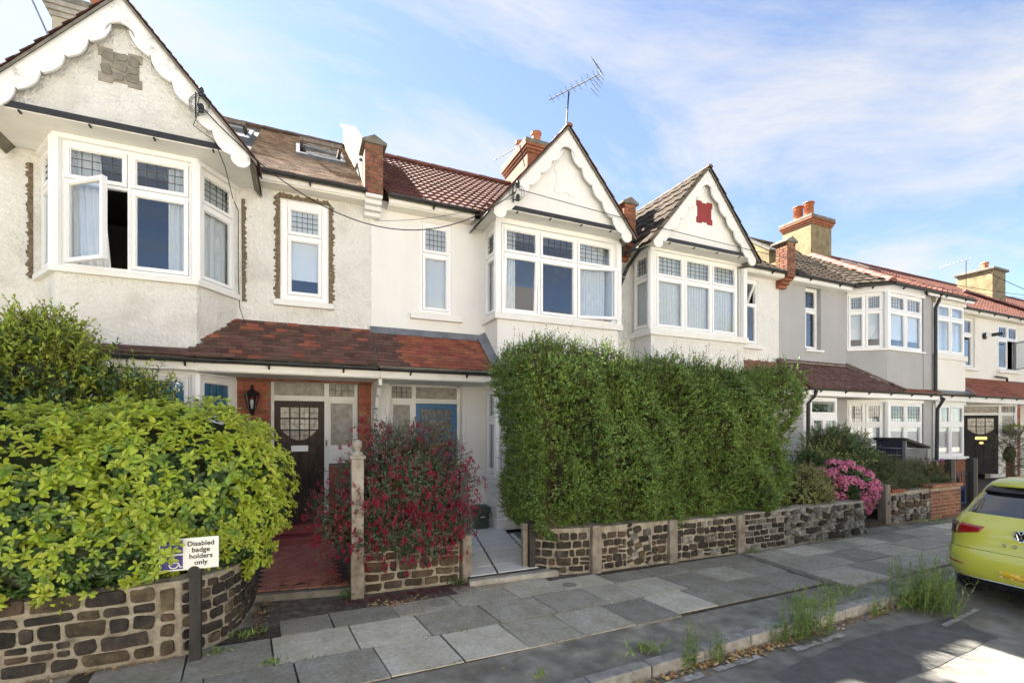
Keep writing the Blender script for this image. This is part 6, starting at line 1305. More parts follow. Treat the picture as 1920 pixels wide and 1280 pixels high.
# ---- weeds
def weed(name, label, x, y, z, h, n, lL=.07, lW=.011, spread=.10, cat='weed', group=None, mat='leaf_weed', nl=20):
    root = thing(name, label, cat, (x, y, z), group); B = np.stack([x+RNG.normal(0, spread, n), y+RNG.normal(0, spread*.6, n), np.full(n, z)], 1); D = np.stack([RNG.normal(0, .16, n), RNG.normal(0, .14, n), np.ones(n)], 1)
    L = h*RNG.uniform(.45, 1.05, n); P, dd, nn, ll, ww = shoots(B, D, L, nl, lL, lW, .8, .5); v, f = leaf_arrays(P, dd, nn, ll, ww, droop=.25); o = link('leaves', np_mesh('leaves', v, f, mat), root)
    o['kind'] = 'stuff'; D = unit(D); v, f = stems_mesh(B, B+D*L[:, None], .0028); o = link('stems', np_mesh('stems', v, f, mat), root); o['kind'] = 'stuff'; return root
def tuft(name, label, x, y, z, h, n, spread=.08, mat='leaf_weed', cat='weed', group=None):
    root = thing(name, label, cat, (x, y, z), group); B = np.stack([x+RNG.normal(0, spread, n), y+RNG.normal(0, spread*.5, n), np.full(n, z)], 1); D = RNG.normal(0, .6, (n, 3)); D[:, 2] = RNG.uniform(.4, 1.3, n)
    v, f = leaf_arrays(B, D, rnd(n)+np.array([0, 0, .6]), h*RNG.uniform(.5, 1.1, n), np.full(n, .012), droop=.4); o = link('leaves', np_mesh('leaves', v, f, mat), root); o['kind'] = 'stuff'; return root
weed('tall_weed', 'tallest bushy green weed at the kerb just behind the yellow car', 6.50, 3.02, -.1, .56, 95, lL=.10, lW=.018, spread=.19)
weed('tall_weed', 'bushy pale green weed growing from the gutter in the middle of the kerb', 4.52, 3.06, -.06, .40, 48, spread=.13, lL=.07, lW=.016)
weed('kerb_weed', 'thin upright weed with feathery leaves at the near end of the kerb', 3.04, 3.08, -.08, .40, 12, spread=.04, lL=.06, lW=.014)
weed('kerb_weed', 'slender weed growing through the kerb joint beside the pale gutter stones', 3.34, 3.06, -.08, .36, 9, spread=.035, lL=.055, lW=.014)
weed('kerb_weed', 'low spreading weed clump by the dry leaves of the gutter', 4.2, 3.12, -.08, .17, 24, spread=.13, lL=.045)
weed('kerb_weed', 'small weed in the gutter nearest to the yellow car', 5.75, 3.14, -.09, .17, 14, spread=.09, lL=.045)
tuft('grass_tuft', 'flat grass tuft behind the near kerb stones', 2.75, 3.32, 0, .11, 90, .09)
tuft('grass_tuft', 'long strip of dry grass along the edge of the far pavement', 5.7, 3.55, 0, .13, 160, .22)
tuft('grass_tuft', 'grass tuft in the gutter at the bottom edge of the photo', 2.05, 3.02, -.08, .09, 60, .06)
tuft('grass_tuft', 'wide dry grass tuft beside the tall weed of the kerb', 5.15, 3.42, 0, .12, 130, .16)
tuft('grass_tuft', 'tiny grass tuft standing alone on the tarmac', 1.72, 3.30, 0, .10, 24, .025)
tuft('grass_tuft', 'small green tuft in a joint between dark and pale slabs', -.2, 4.40, 0, .07, 40, .05)
tuft('grass_tuft', 'grass tuft at the foot of the curved stone wall', -.42, 5.1, 0, .09, 60, .09)
tuft('grass_tuft', 'green tuft at the foot of the dark sign post', -.62, 4.80, 0, .07, 40, .05)
tuft('wall_weed', 'broad leaved weed at the foot of the grey ball topped post', .50, 5.72, 0, .16, 26, .05, 'leaf_choisya_dark')
tuft('wall_weed', 'green weed at the foot of the last concrete pier under the hedge', 6.4, 5.2, 0, .12, 50, .07)
tuft('wall_weed', 'weed by the rough stub post at the end of the brown stone wall', 1.78, 5.62, 0, .15, 30, .05, 'leaf_choisya_dark')
tuft('wall_weed', 'weed in front of the short rough wall with a brick top', 11.6, 5.35, .02, .14, 90, .25)
v, f = leaf_arrays(JOINT_TUFTS, np.column_stack([RNG.normal(0, .7, (len(JOINT_TUFTS), 2)), RNG.uniform(.2, 1, len(JOINT_TUFTS))]), rnd(len(JOINT_TUFTS)), RNG.uniform(.01, .035, len(JOINT_TUFTS)), np.full(len(JOINT_TUFTS), .008))
o = link('moss', np_mesh('moss', v, f, 'leaf_olive'), None, 'moss and grass blades in the joints between the paving slabs', 'moss', kind='stuff')
# ---- fallen leaves and petals
def litter(name, label, n, fx, mat, size, z):
    xy = np.array([fx() for _ in range(n)]); P = np.column_stack([xy, z+RNG.uniform(.002, .014, n)]); d = RNG.normal(0, 1, (n, 3)); d[:, 2] *= .15
    v, f = leaf_arrays(P, d, np.column_stack([RNG.normal(0, .3, (n, 2)), np.ones(n)]), size*RNG.uniform(.5, 1.3, n), size*RNG.uniform(.3, .7, n), fold=.3, droop=-.15); o = link(name, np_mesh(name, v, f, mat), None, label, 'fallen leaves', kind='stuff')
g = random.gauss; un = random.uniform
litter('fallen_petals', 'dark red fallen petals below the fuchsia wall', 950, lambda: (lambda x: (x, 5.62-abs(g(0, .13))+.02*x))(un(.35, 1.95)), 'dead_petal', .024, .0)
litter('fallen_petals', 'fallen petals and leaves on the red tile path', 420, lambda: (min(.54, .52-abs(g(0, .13))), un(6.0, 7.3)), 'dead_petal', .026, .085)
litter('fallen_leaves', 'pale dry leaves swept below the fuchsia wall', 110, lambda: (g(1.05, .25), g(5.32, .07)), 'dead_leaf', .04, .0)
litter('fallen_leaves', 'brown dry leaves gathered in the gutter along the kerb', 420, lambda: (lambda x: (x, KERB(x)-.02-abs(g(0, .05))))(un(2.0, 6.4) if random.random() < .5 else g(3.6, .7)), 'dead_leaf', .06, -.098)
litter('fallen_leaves', 'dry leaves caught along the foot of the curved wall', 130, lambda: (lambda x: (x, 4.84-abs(g(0, .03))))(un(-1.9, -.7)), 'dead_leaf', .035, .0)
litter('fallen_leaves', 'dry leaves at the end of the curved wall by the red path', 120, lambda: (g(-.36, .05), g(5.6, .3)), 'dead_leaf', .035, .0)
litter('fallen_leaves', 'scattered single leaves on the pavement slabs', 46, lambda: (un(-.3, 6), un(3.3, 5.2)), 'dead_leaf', .035, .008)
litter('fallen_leaves', 'dry leaves at the threshold of the white path', 60, lambda: (un(1.9, 2.6), g(5.45, .03)), 'dead_leaf', .035, .0)

# ================================================================== STREET AND GARDEN OBJECTS
def text(name, body, size, mw, mat, parent, ext=.001, align='CENTER', sp=1., line=.9):
    cu = bpy.data.curves.new(name, 'FONT'); cu.body = body; cu.size = size; cu.extrude = ext; cu.align_x = align; cu.space_character = sp; cu.space_line = line; cu.offset = .0012*size/.05
    cu.materials.append(M[mat])
    tmp = bpy.data.objects.new('tmp', cu); COL.objects.link(tmp); bpy.context.view_layer.update()
    me = bpy.data.meshes.new_from_object(tmp.evaluated_get(bpy.context.evaluated_depsgraph_get())); bpy.data.objects.remove(tmp)
    return link(name, me, parent, mw=mw)
# ---- parking sign on its black post
sg = thing('parking_sign', 'small white and blue disabled badge holders sign on a black post by the left wall', 'sign', (-.79, 4.74, 0))
b = MB(); b.box(-.832, -.748, 4.705, 4.775, -.05, .775); b.build('post', 'wood_black', sg, bevel=.006)
b = MB(); b.lathe((-.79, 4.70, .755), [(.046, 0), (.046, .03)], 18, axis=Matrix.Rotation(R(90), 3, 'X')); b.build('post_cap', 'car_black', sg)
b = MB(); b.box(-1.03, -.615, 4.676, 4.682, .775, 1.035); b.build('board', 'sign_white', sg, bevel=.002)
for z0, z1 in ((.787, .900), (.912, 1.023)):
    b = MB(); b.box(-1.02, -.868, 4.6735, 4.677, z0, z1); b.build('blue_panel', 'sign_blue', sg)
RX = Matrix.Rotation(R(90), 4, 'X')
for i, t_ in enumerate(['Disabled', 'badge', 'holders', 'only']):
    text('lettering', t_, .054, Matrix.Translation((-.742, 4.675, .968-.052*i)) @ RX, 'ink', sg, sp=1.02)
b = MB(); cx, cz, y_ = -.925, .835, 4.672
def arc(c, r, a0, a1, n=14): return [V(c[0]+r*math.cos(a0+(a1-a0)*i/n), y_, c[1]+r*math.sin(a0+(a1-a0)*i/n)) for i in range(n+1)]
b.tube(arc((cx-.005, cz-.008), .030, R(110), R(350)), .0045, 5); b.tube([V(cx-.008, y_, cz+.044), V(cx-.004, y_, cz+.004), V(cx+.026, y_, cz+.004), V(cx+.040, y_, cz-.032), V(cx+.052, y_, cz-.028)], .0055, 5); b.tube([V(cx-.006, y_, cz+.022), V(cx+.02, y_, cz+.022)], .004, 5)
b.lathe((cx-.008, y_, cz+.056), [(.0085, -.001), (.0085, .001)], 12, axis=Matrix.Rotation(R(90), 3, 'X')); b.build('wheelchair_symbol', 'sign_white', sg)
# ---- posts
p1 = thing('gate_post', 'tall grey concrete gate post topped with a ball beside the red path', 'post', (.62, 5.80, 0))
b = MB(); b.box(.555, .69, 5.74, 5.875, 0, 1.58); b.box(.535, .71, 5.72, 5.895, 1.58, 1.62); b.build('shaft', 'post_paint', p1, bevel=.008)
b = MB(); b.lathe((.6225, 5.8075, 1.62), [(.085, 0), (.06, .03), (.03, .045), (.03, .06), (.045, .075), (.058, .105), (.060, .125), (.050, .158), (.028, .178), (.004, .184)], 18); b.build('ball_finial', 'post_paint', p1, smooth=True)
b = MB(); b.box(.54, .685, 5.665, 5.735, -.05, .58); b.build('base_stub', 'concrete_post', p1, bevel=.012)
p2 = thing('gate_post', 'dark weathered wooden gate post on a rough concrete stub beside the white path', 'post', (1.93, 5.75, 0))
b = MB(); b.box(1.865, 1.985, 5.67, 5.79, -.05, .60); b.build('base_stub', 'concrete_post', p2, bevel=.012)
b = MB(); b.box(1.875, 1.98, 5.795, 5.89, .0, 1.38); b.build('shaft', 'wood_black', p2, bevel=.006)
p3 = thing('gate_post', 'short black wooden gate post at the corner where the tall hedge begins', 'post', (2.84, 5.72, 0))
b = MB(); b.box(2.80, 2.885, 5.68, 5.76, 0, .70); b.build('shaft', 'wood_black', p3, bevel=.006)
b = MB(); b.box(2.73, 2.80, 5.74, 5.81, 0, .66); b.build('base_stub', 'concrete_post', p3, bevel=.006)
p4 = thing('gate_post', 'weathered grey wooden gate post beside the short rough stone wall', 'post', (10.72, 5.68, 0))
b = MB(); b.box(10.63, 10.80, 5.60, 5.76, 0, .80); b.build('shaft', 'wood_grey', p4, bevel=.015)
b = MB(); b.box(10.69, 10.74, 5.593, 5.60, .40, .47); b.build('latch_plate', 'ink', p4)
for x, lab in ((13.45, 'left one of two dark timber gate posts in front of the black door'), (14.42, 'right one of two dark timber gate posts, nearest to the black door')):
    p = thing('gate_post', lab, 'post', (x, 5.8, 0)); b = MB(); b.box(x-.085, x+.085, 5.74, 5.87, 0, 1.22); b.build('shaft', 'wood_black', p, bevel=.008); b = MB(); b.box(x+.085, x+.12, 5.75, 5.85, 0, 1.2); b.build('jamb_strip', 'wood_grey', p)
gt = thing('garden_gate', 'thin black iron gate between the two dark timber gate posts', 'gate', (13.95, 5.8, .1))
for k in range(7): b = MB(); b.tube([V(13.62+.11*k, 5.8, .12), V(13.62+.11*k, 5.8, .95)], .008, 5); b.build('bar', 'car_black', gt)
for z in (.2, .85): b = MB(); b.tube([V(13.56, 5.79, z), V(14.33, 5.79, z)], .011, 5); b.build('rail', 'car_black', gt)
# ---- food caddy bin
bn = thing('food_waste_bin', 'dark green food waste caddy standing by the white bay', 'bin', (3.07, 8.30, .085))
def rrect(cx, cy, w, d, r, n=4):
    o = []
    for sx, sy, a0 in ((1, 1, 0), (-1, 1, 90), (-1, -1, 180), (1, -1, 270)):
        for i in range(n+1): a = R(a0+90*i/n); o.append((cx+sx*(w/2-r)+r*math.cos(a), cy+sy*(d/2-r)+r*math.sin(a)))
    return o
def loft(levels, name, mat, parent, **kw):
    b = MB(); n = len(levels[0][0]); vs = []; fs = []
    for pts_, z in levels: vs += [(x, y, z) for x, y in pts_]
    for k in range(len(levels)-1):
        for i in range(n): fs.append((k*n+i, k*n+(i+1) % n, (k+1)*n+(i+1) % n, (k+1)*n+i))
    fs += [tuple(range(n-1, -1, -1)), tuple((len(levels)-1)*n+i for i in range(n))]; b.add(vs, fs); return b.build(name, mat, parent, **kw)
bx_, by_ = 3.07, 8.30
loft([(rrect(bx_, by_, .27, .24, .05), .087), (rrect(bx_, by_, .29, .26, .05), .20), (rrect(bx_, by_, .27, .24, .05), .205), (rrect(bx_, by_, .31, .28, .05), .41), (rrect(bx_, by_, .33, .30, .05), .415), (rrect(bx_, by_, .33, .30, .05), .44)], 'body', 'bin_green', bn)
loft([(rrect(bx_, by_, .335, .305, .05), .442), (rrect(bx_, by_, .33, .30, .05), .47), (rrect(bx_, by_, .26, .22, .05), .50), (rrect(bx_, by_+.02, .12, .10, .03), .505)], 'lid', 'bin_green', bn)
b = MB(); b.tube([V(bx_-.17, by_-.02, .42), V(bx_-.17, by_-.14, .34), V(bx_-.12, by_-.165, .29), V(bx_+.12, by_-.165, .29), V(bx_+.17, by_-.14, .34), V(bx_+.17, by_-.02, .42)], .011, 6); b.build('handle', 'bin_green', bn)
b = MB(); b.box(bx_-.03, bx_+.03, by_-.158, by_-.14, .385, .43); b.build('latch', 'bin_green', bn)
b = MB(); b.box(bx_-.045, bx_+.045, by_-.145, by_-.1385, .30, .315); b.build('printed_band', 'sign_white', bn)
# ---- wall lantern
ln = thing('wall_lantern', 'black six sided coach lantern on the red brick beside the dark door', 'lamp', (-.68, 8.75, 2.2))
c = (-.68, 8.62, 2.22)
b = MB(); b.lathe(c, [(.02, -.06), (.035, -.04), (.045, 0), (.055, .012)], 6); b.build('base', 'car_black', ln)
b = MB(); b.lathe(c, [(.125, .235), (.10, .28), (.05, .31), (.03, .335), (.02, .36), (.028, .375), (.01, .395)], 6); b.build('canopy', 'car_black', ln)
b = MB(); b.lathe(c, [(.052, .012), (.098, .235)], 6); b.build('pane', 'glass', ln, fix=False)
b = MB()
for k in range(6):
    a = k*math.pi/3; b.tube([V(c[0]+.055*math.cos(a), c[1]+.055*math.sin(a), c[2]+.01), V(c[0]+.103*math.cos(a), c[1]+.103*math.sin(a), c[2]+.237)], .007, 4)
b.build('cage', 'car_black', ln)
b = MB(); b.lathe((c[0], c[1], c[2]+.02), [(.018, 0), (.018, .05), (.028, .09), (.022, .13), (.005, .15)], 10); b.build('bulb', 'sign_white', ln, smooth=True)
b = MB(); b.box(-.71, -.65, 8.735, 8.752, 2.14, 2.34); b.tube([V(-.68, 8.74, 2.2), V(-.68, 8.68, 2.14), V(-.68, 8.62, 2.16)], .012, 6); b.build('wall_bracket', 'car_black', ln)
# ---- bike store shed
sh = thing('bike_shed', 'small navy and grey timber bike shed with a sloping lid beside the grey bay', 'shed', (14.9, 7.45, .08))
x0, x1, y0, y1 = 14.4, 15.42, 7.15, 7.80
for k in range(8):
    z = .1+.185*k; zt = min(z+.18, 1.62); b = MB(); b.prism([V(x0, y0+.03, z), V(x0, y1-.03, z), V(x0, y1-.03, zt), V(x0, y0+.03, zt)], V(-.012, 0, 0), V(.02, 0, 0)); b.build('board', 'shed_navy', sh, bevel=.004)
    zl = min(z+.18, 1.60); zr_ = min(z+.18, 1.38)
    if zr_ > z+.02: b = MB(); b.prism([V(x0+.04, y0, z), V(x1-.04, y0, z), V(x1-.04, y0, zr_), V(x0+.04, y0, zl)], V(0, -.012, 0), V(0, .02, 0)); b.build('board', 'shed_grey', sh, bevel=.004)
for (x, y, zt) in ((x0, y0, 1.62), (x1-.04, y0, 1.40), (x0, y1-.03, 1.62)): b = MB(); b.box(x-.016, x+.055, y-.018, y+.05, .08, zt); b.build('corner_batten', 'shed_grey' if y < 7.3 else 'shed_navy', sh)
b = MB(); b.prism([V(x0-.06, y0-.06, 1.60), V(x1+.06, y0-.06, 1.37), V(x1+.06, y0-.06, 1.43), V(x0-.06, y0-.06, 1.67)], V(0, 0, 0), V(0, .78, 0)); b.build('lid', 'wood_black', sh, bevel=.006)
# ---- bicycle leaning behind the gate posts
bk = thing('bicycle', 'dark blue bicycle with a purple bell leaning behind the gate posts', 'bicycle', (14.6, 6.4, .1))
def ring(mbx, c, r, rr, n=24, ax=V(0, 1, 0)):
    a = ax.orthogonal().normalized(); e = ax.cross(a); mbx.tube([c+(a*math.cos(2*math.pi*i/n)+e*math.sin(2*math.pi*i/n))*r for i in range(n+1)], rr, 6, cap=False)
wc = [V(14.05, 6.35, .45), V(15.1, 6.45, .45)]; bax = V(-.1, 1, 0).normalized()
for q in wc:
    b = MB(); ring(b, q, .33, .022, ax=bax); w_ = b.build('wheel', 'tyre', bk); b = MB()
    for i in range(14): a = 2*math.pi*i/14; b.tube([q, q+V(math.cos(a), .1*math.cos(a), math.sin(a))*.32], .0025, 3)
    b.build('spokes', 'steel', w_)
b = MB(); hd_ = V(14.2, 6.365, 1.0); st = V(14.78, 6.42, .98); bb_ = V(14.62, 6.405, .42)
for p_, q_ in ((wc[0], hd_), (hd_-V(0, 0, .12), bb_), (hd_, st-V(.05, 0, .1)), (st, bb_), (bb_, wc[1]), (st-V(.02, 0, .12), wc[1])): b.tube([p_, q_], .02, 6)
b.build('frame', 'shed_navy', bk)
b = MB(); b.tube([hd_+V(0, 0, 0), hd_+V(-.02, 0, .12)], .015, 6); b.tube([hd_+V(.12, -.30, .16), hd_+V(-.02, -.2, .13), hd_+V(-.04, 0, .12), hd_+V(-.02, .2, .13), hd_+V(.12, .3, .16)], .013, 6); b.build('handlebar', 'steel', bk)
for s_ in (-1, 1): b = MB(); b.tube([hd_+V(.02, s_*.24, .14), hd_+V(.15, s_*.31, .165)], .02, 6); b.build('grip', 'tyre', bk)
b = MB(); b.add([st+V(-.14, 0, .03), st+V(.12, -.08, .05), st+V(.12, .08, .05), st+V(-.14, 0, .07), st+V(.13, -.08, .09), st+V(.13, .08, .09)], [(0, 1, 2), (5, 4, 3), (0, 3, 4, 1), (1, 4, 5, 2), (2, 5, 3, 0)]); b.build('saddle', 'tyre', bk)
M['purple'] = pm('purple', [(.25, .05, .22), (.32, .08, .28)], rough=.4); M['tarp_blue'] = pm('tarp_blue', [(.02, .07, .32), (.04, .12, .42)], scale=4, rough=.5)
b = MB(); b.lathe(hd_+V(-.02, -.1, .12), [(.05, 0), (.06, .03), (.03, .06), (.005, .065)], 10); b.build('bell', 'purple', bk)
tb = thing('toy_trike', 'small blue plastic crate lying under the bicycle', 'crate', (14.3, 6.1, .1)); b = MB(); b.box(14.0, 14.5, 5.95, 6.25, .5, .58); b.border(V(14.0, 5.95, 0), X_, NF, 0, .5, .12, .5, .05, -.3, 0); b.build('tub', 'tarp_blue', tb, bevel=.01)
tb.name = 'plastic_crate'
# ---- hanging basket
hb = thing('hanging_basket', 'grey bowl shaped hanging planter with yellow flowers beside the far black door', 'planter', (22.35, 7.95, 1.7))
b = MB(); b.lathe((22.35, 7.88, 1.66), [(.10, 0), (.19, .06), (.235, .16), (.24, .20), (.21, .20)], 16); b.build('bowl', 'galv', hb)
p, d = ell_points(120, (22.35, 7.88, 1.88), (.22, .2, .12), 1.84); v, f = leaf_arrays(p, d+rnd(120)*.5, rnd(120), np.full(120, .09), np.full(120, .035)); o = link('foliage', np_mesh('foliage', v, f, ['leaf_weed', 'leaf_choisya'], np.repeat((RNG.uniform(0, 1, 120) < .4).astype(int), 4)), hb); o['kind'] = 'stuff'
b = MB(); b.tube([V(22.35, 7.88, 1.95), V(22.35, 7.90, 2.75)], .006, 4); b.build('chain', 'car_black', hb)
# ---- camera on the far wall
sc_ = thing('security_camera', 'black camera on a white disc fixed to the far white house', 'camera', (22.6, 8.7, 5.2)); b = MB(); b.lathe((22.55, 8.74, 5.22), [(.12, 0), (.12, .05), (.06, .07)], 14, axis=Matrix.Rotation(R(90), 3, 'X')); b.build('mount', 'car_black', sc_)
b = MB(); b.tube([V(22.55, 8.68, 5.22), V(22.60, 8.56, 5.23)], .06, 10); b.build('collar', 'upvc', sc_); b = MB(); b.tube([V(22.60, 8.56, 5.23), V(22.78, 8.34, 5.26)], .06, 10); b.build('barrel', 'car_black', sc_)
# ---- aerials
def yagi(name, label, base, top, A, Bv, ne, el, r=.011, refl=True):
    t = thing(name, label, 'aerial', base); b = MB(); b.tube([V(*base), V(*top)], r*1.3, 6); b.build('mast', 'car_black', t)
    A, Bv = V(*A), V(*Bv); b = MB(); b.tube([A, Bv], r, 5); b.build('boom', 'galv', t); d = (Bv-A).normalized(); s = d.cross(Zv).normalized()
    for k in range(ne):
        p = A.lerp(Bv, (k+.5)/ne); b = MB(); w = el*(.6+.4*k/ne); b.tube([p-s*w+Zv*.03, p, p+s*w+Zv*.03], r*.38, 3); b.tube([p-s*w-Zv*.03, p, p+s*w-Zv*.03], r*.38, 3); b.build('element', 'galv', t)
    if refl:
        for sgn in (1, -1):
            b = MB()
            for k in range(5): q = Bv+d*(.04-.03*k)+Zv*sgn*(.04+.06*k); b.tube([q-s*el*1.1, q+s*el*1.1], r*.45, 3)
            b.tube([Bv+d*.05, Bv-d*.10+Zv*sgn*.30], r*.6, 4); b.build('reflector', 'galv', t)
yagi('tv_aerial', 'large television aerial standing on the middle gable ridge', (4.60, 7.78, 7.6), (4.62, 7.72, 8.22), (4.41, 8.1, 8.25), (4.90, 7.16, 8.25), 9, .13)
yagi('tv_aerial', 'thin television aerial fixed to the chimney behind the middle gable', (5.52, 11.5, 8.9), (5.33, 11.4, 9.36), (4.95, 12.35, 9.36), (5.33, 11.35, 9.36), 4, .03, refl=False)
yagi('tv_aerial', 'far television aerial beside the last pale chimney', (27.8, 11.4, 8.4), (27.8, 11.4, 9.56), (28.0, 12.5, 9.56), (27.75, 11.2, 9.56), 8, .16, refl=False)
t_ = thing('aerial_mast', 'slanting thin aerial pole at the upper left corner beside the chimney', 'aerial', (-3.62, 10, 8.0)); b = MB(); b.tube([V(-3.60, 10, 8.05), V(-3.95, 10, 8.95)], .014, 5); b.build('pole', 'galv', t_)
# ---- cables and their brackets
def cable(label, pts, r=.009, sag=0., n=24, grp='overhead cables'):
    b = MB(); P = []
    if len(pts) == 2:
        A, B_ = V(*pts[0]), V(*pts[1]); P = [A.lerp(B_, i/n)-Zv*(4*sag*(i/n)*(1-i/n)) for i in range(n+1)]
    else: P = [V(*q) for q in pts]
    b.tube(P, r, 5); o = b.build('cable', 'car_black', None, label=label, cat='cable', group=grp); return o
cable('sagging black cable strung from the left gable to the middle gable', [(-1.22, 7.62, 6.30), (3.46, 7.60, 6.06)], .008, 1.12)
cable('thin cable running from the middle gable along the fronts to the right', [(3.52, 7.60, 6.12), (29.5, 7.6, 6.95)], .007, .55)
cable('high wire crossing the sky from the tall chimney to the right edge', [(17.8, 11.8, 8.5), (31, 8.3, 7.25)], .010, .3)
cable('wire dropping from the last pale chimney across the orange roof', [(28.8, 11, 9.0), (29.5, 8.2, 6.6)], .012, .1)
cable('thin wire from the middle gable to the small window of the smooth house', [(3.40, 7.62, 5.95), (1.22, 8.70, 5.60)], .004, .12)
cable('loose black cable hanging down the roughcast wall on to the porch tiles', [(-1.22, 7.62, 6.25), (-1.30, 7.64, 6.02), (-1.05, 7.62, 5.86), (-.96, 7.9, 5.66), (-.95, 8.72, 5.55), (-.88, 8.72, 5.40), (-.88, 8.72, 4.35), (-.86, 8.72, 3.85), (-.78, 8.64, 3.60), (-.80, 8.58, 3.47), (-.98, 8.40, 3.26), (-1.30, 8.06, 3.08), (-1.34, 7.96, 3.0), (-1.32, 7.85, 2.84)], .006)
for (x, z, lab) in ((-1.24, 6.30, 'black cable bracket with an insulator on the left gable board'), (3.46, 6.06, 'black cable bracket with two insulators on the middle gable board')):
    t_ = thing('cable_bracket', lab, 'bracket', (x, 7.66, z)); b = MB(); b.tube([V(x, 7.66, z-.02), V(x, 7.58, z-.02), V(x+.02, 7.57, z+.08)], .009, 5); b.tube([V(x, 7.66, z-.12), V(x, 7.58, z-.14)], .009, 5); b.tube([V(x-.03, 7.62, z-.18), V(x-.03, 7.62, z+.16)], .010, 5); b.build('arm', 'car_black', t_)
    for dz in ((.07, -.16) if x > 0 else (-.12, .10)): b = MB(); b.lathe((x+.04, 7.57, z+dz), [(.028, 0), (.036, .02), (.03, .05), (.036, .07), (.03, .10), (.02, .115)], 10); b.build('insulator', 'ink', t_)
    b = MB()
    for k in range(3): ring(b, V(x+.02, 7.57, z-.02), .09+.02*k, .0035, 18, V(.2*k, 1, .1))
    b.build('coil', 'car_black', t_)

# ================================================================== PARKED CAR (rear three quarters inside the frame)
car = thing('parked_car', 'bright lime yellow hatchback parked at the right edge, seen from behind', 'car', (7.05, 2.46, -.10))
LV = [(.16, .30, 4.0, .74), (.20, .16, 4.12, .80), (.30, .05, 4.22, .855), (.42, .005, 4.27, .885), (.55, .0, 4.28, .893), (.625, .015, 4.28, .895), (.655, .055, 4.27, .893), (.80, .075, 4.24, .893), (.90, .095, 4.16, .888), (.955, .125, 4.0, .868), (1.0, .165, 3.6, .835), (1.03, .195, 3.15, .80), (1.06, .225, 3.02, .775), (1.20, .375, 2.72, .725), (1.33, .52, 2.42, .665), (1.40, .60, 2.2, .62), (1.44, .68, 2.05, .57), (1.462, .85, 1.9, .46), (1.472, 1.15, 1.7, .28)]
def lv(z):
    for i in range(len(LV)-1):
        if z <= LV[i+1][0]:
            a, c = LV[i], LV[i+1]; t = max(0, (z-a[0])/(c[0]-a[0])); return [a[k]+(c[k]-a[k])*t for k in (1, 2, 3)]
    return LV[-1][1:]
def rear_x(y, z, n=6.):
    xr, xf, w = lv(z); t = min(abs(y)/w, .9995); a = (xf-xr)/2; return (xr+xf)/2-a*(1-t**n)**(1/n)
CM = Matrix.Translation((7.05, 2.46, -.10)) @ Matrix.Rotation(R(-2.5), 4, 'Z') @ Matrix.Diagonal((1, .90, .985, 1))
CP = lambda x, y, z: CM @ V(x, y, z)
b = MB(); NN = 72; vs = []; fs = []
for (z, xr, xf, w) in LV:
    a = (xf-xr)/2; xc = (xr+xf)/2
    for i in range(NN):
        an = 2*math.pi*(i+.5)/NN; c, s = math.cos(an), math.sin(an); n = 6.
        r = (abs(c)**n+abs(s)**n)**(-1/n); vs.append(CP(xc+a*c*r, w*s*r, z))
for k in range(len(LV)-1):
    for i in range(NN): fs.append((k*NN+i, k*NN+(i+1) % NN, (k+1)*NN+(i+1) % NN, (k+1)*NN+i))
fs += [tuple((len(LV)-1)*NN+i for i in range(NN)), tuple(range(NN-1, -1, -1))]
b.add(vs, fs); body = b.build('body', 'car_paint', car, smooth=True)
def patch(name, mat, poly, off=.006, parent=car, ny=14, nz=8, smooth=True, ridge=0.):
    """poly: (y,z) of bottom-left, bottom-right, top-right, top-left, moulded on to the rear of the body"""
    b = MB(); vs = []; fs = []
    for j in range(nz+1):
        for i in range(ny+1):
            s, t = i/ny, j/nz; y = (poly[0][0]*(1-s)+poly[1][0]*s)*(1-t)+(poly[3][0]*(1-s)+poly[2][0]*s)*t; z = (poly[0][1]*(1-s)+poly[1][1]*s)*(1-t)+(poly[3][1]*(1-s)+poly[2][1]*s)*t
            e = off*(1 if 0 < i < ny and 0 < j < nz else -.5); vs.append(CP(rear_x(y, z)-e, y, z))
    for j in range(nz):
        for i in range(ny): fs.append((j*(ny+1)+i, j*(ny+1)+i+1, (j+1)*(ny+1)+i+1, (j+1)*(ny+1)+i))
    b.add(vs, fs); return b.build(name, mat, parent, smooth=smooth)
patch('rear_window', 'car_glass', [(-.70, 1.045), (.70, 1.045), (.60, 1.33), (-.60, 1.33)], .010, nz=10)
patch('lower_valance', 'car_black', [(-.84, .165), (.84, .165), (.86, .33), (-.86, .33)], .012)
for s in (1, -1):
    patch('tail_light', 'lamp_dark', [(s*.66, .79), (s*.878, .765), (s*.868, .94), (s*.64, .94)], .016)
    patch('tail_light', 'lamp_red', [(s*.655, .795), (s*.40, .85), (s*.34, .925), (s*.635, .938)], .014)
    patch('reflector', 'lamp_red', [(s*.50, .455), (s*.86, .475), (s*.86, .505), (s*.55, .478)], .008, nz=3)
    patch('panel_gap', 'ink', [(s*.795, .66), (s*.80, .66), (s*.80, .80), (s*.795, .80)], .0015, ny=2)
    q = MB(); 
    ring(q, CP(.09, s*.56, .245), .05, .014, 18, V(1, 0, 0)); q.lathe(CP(.10, s*.56, .245), [(.045, 0), (.045, .05)], 14, axis=Matrix.Rotation(R(90), 3, 'Y')); q.build('exhaust_tip', 'car_black', car)
patch('panel_gap', 'ink', [(-.80, .652), (.80, .652), (.80, .658), (-.80, .658)], .003, ny=30, nz=2)
patch('chrome_strip', 'chrome', [(-.66, .318), (.66, .318), (.68, .332), (-.68, .332)], .014, ny=20, nz=2)
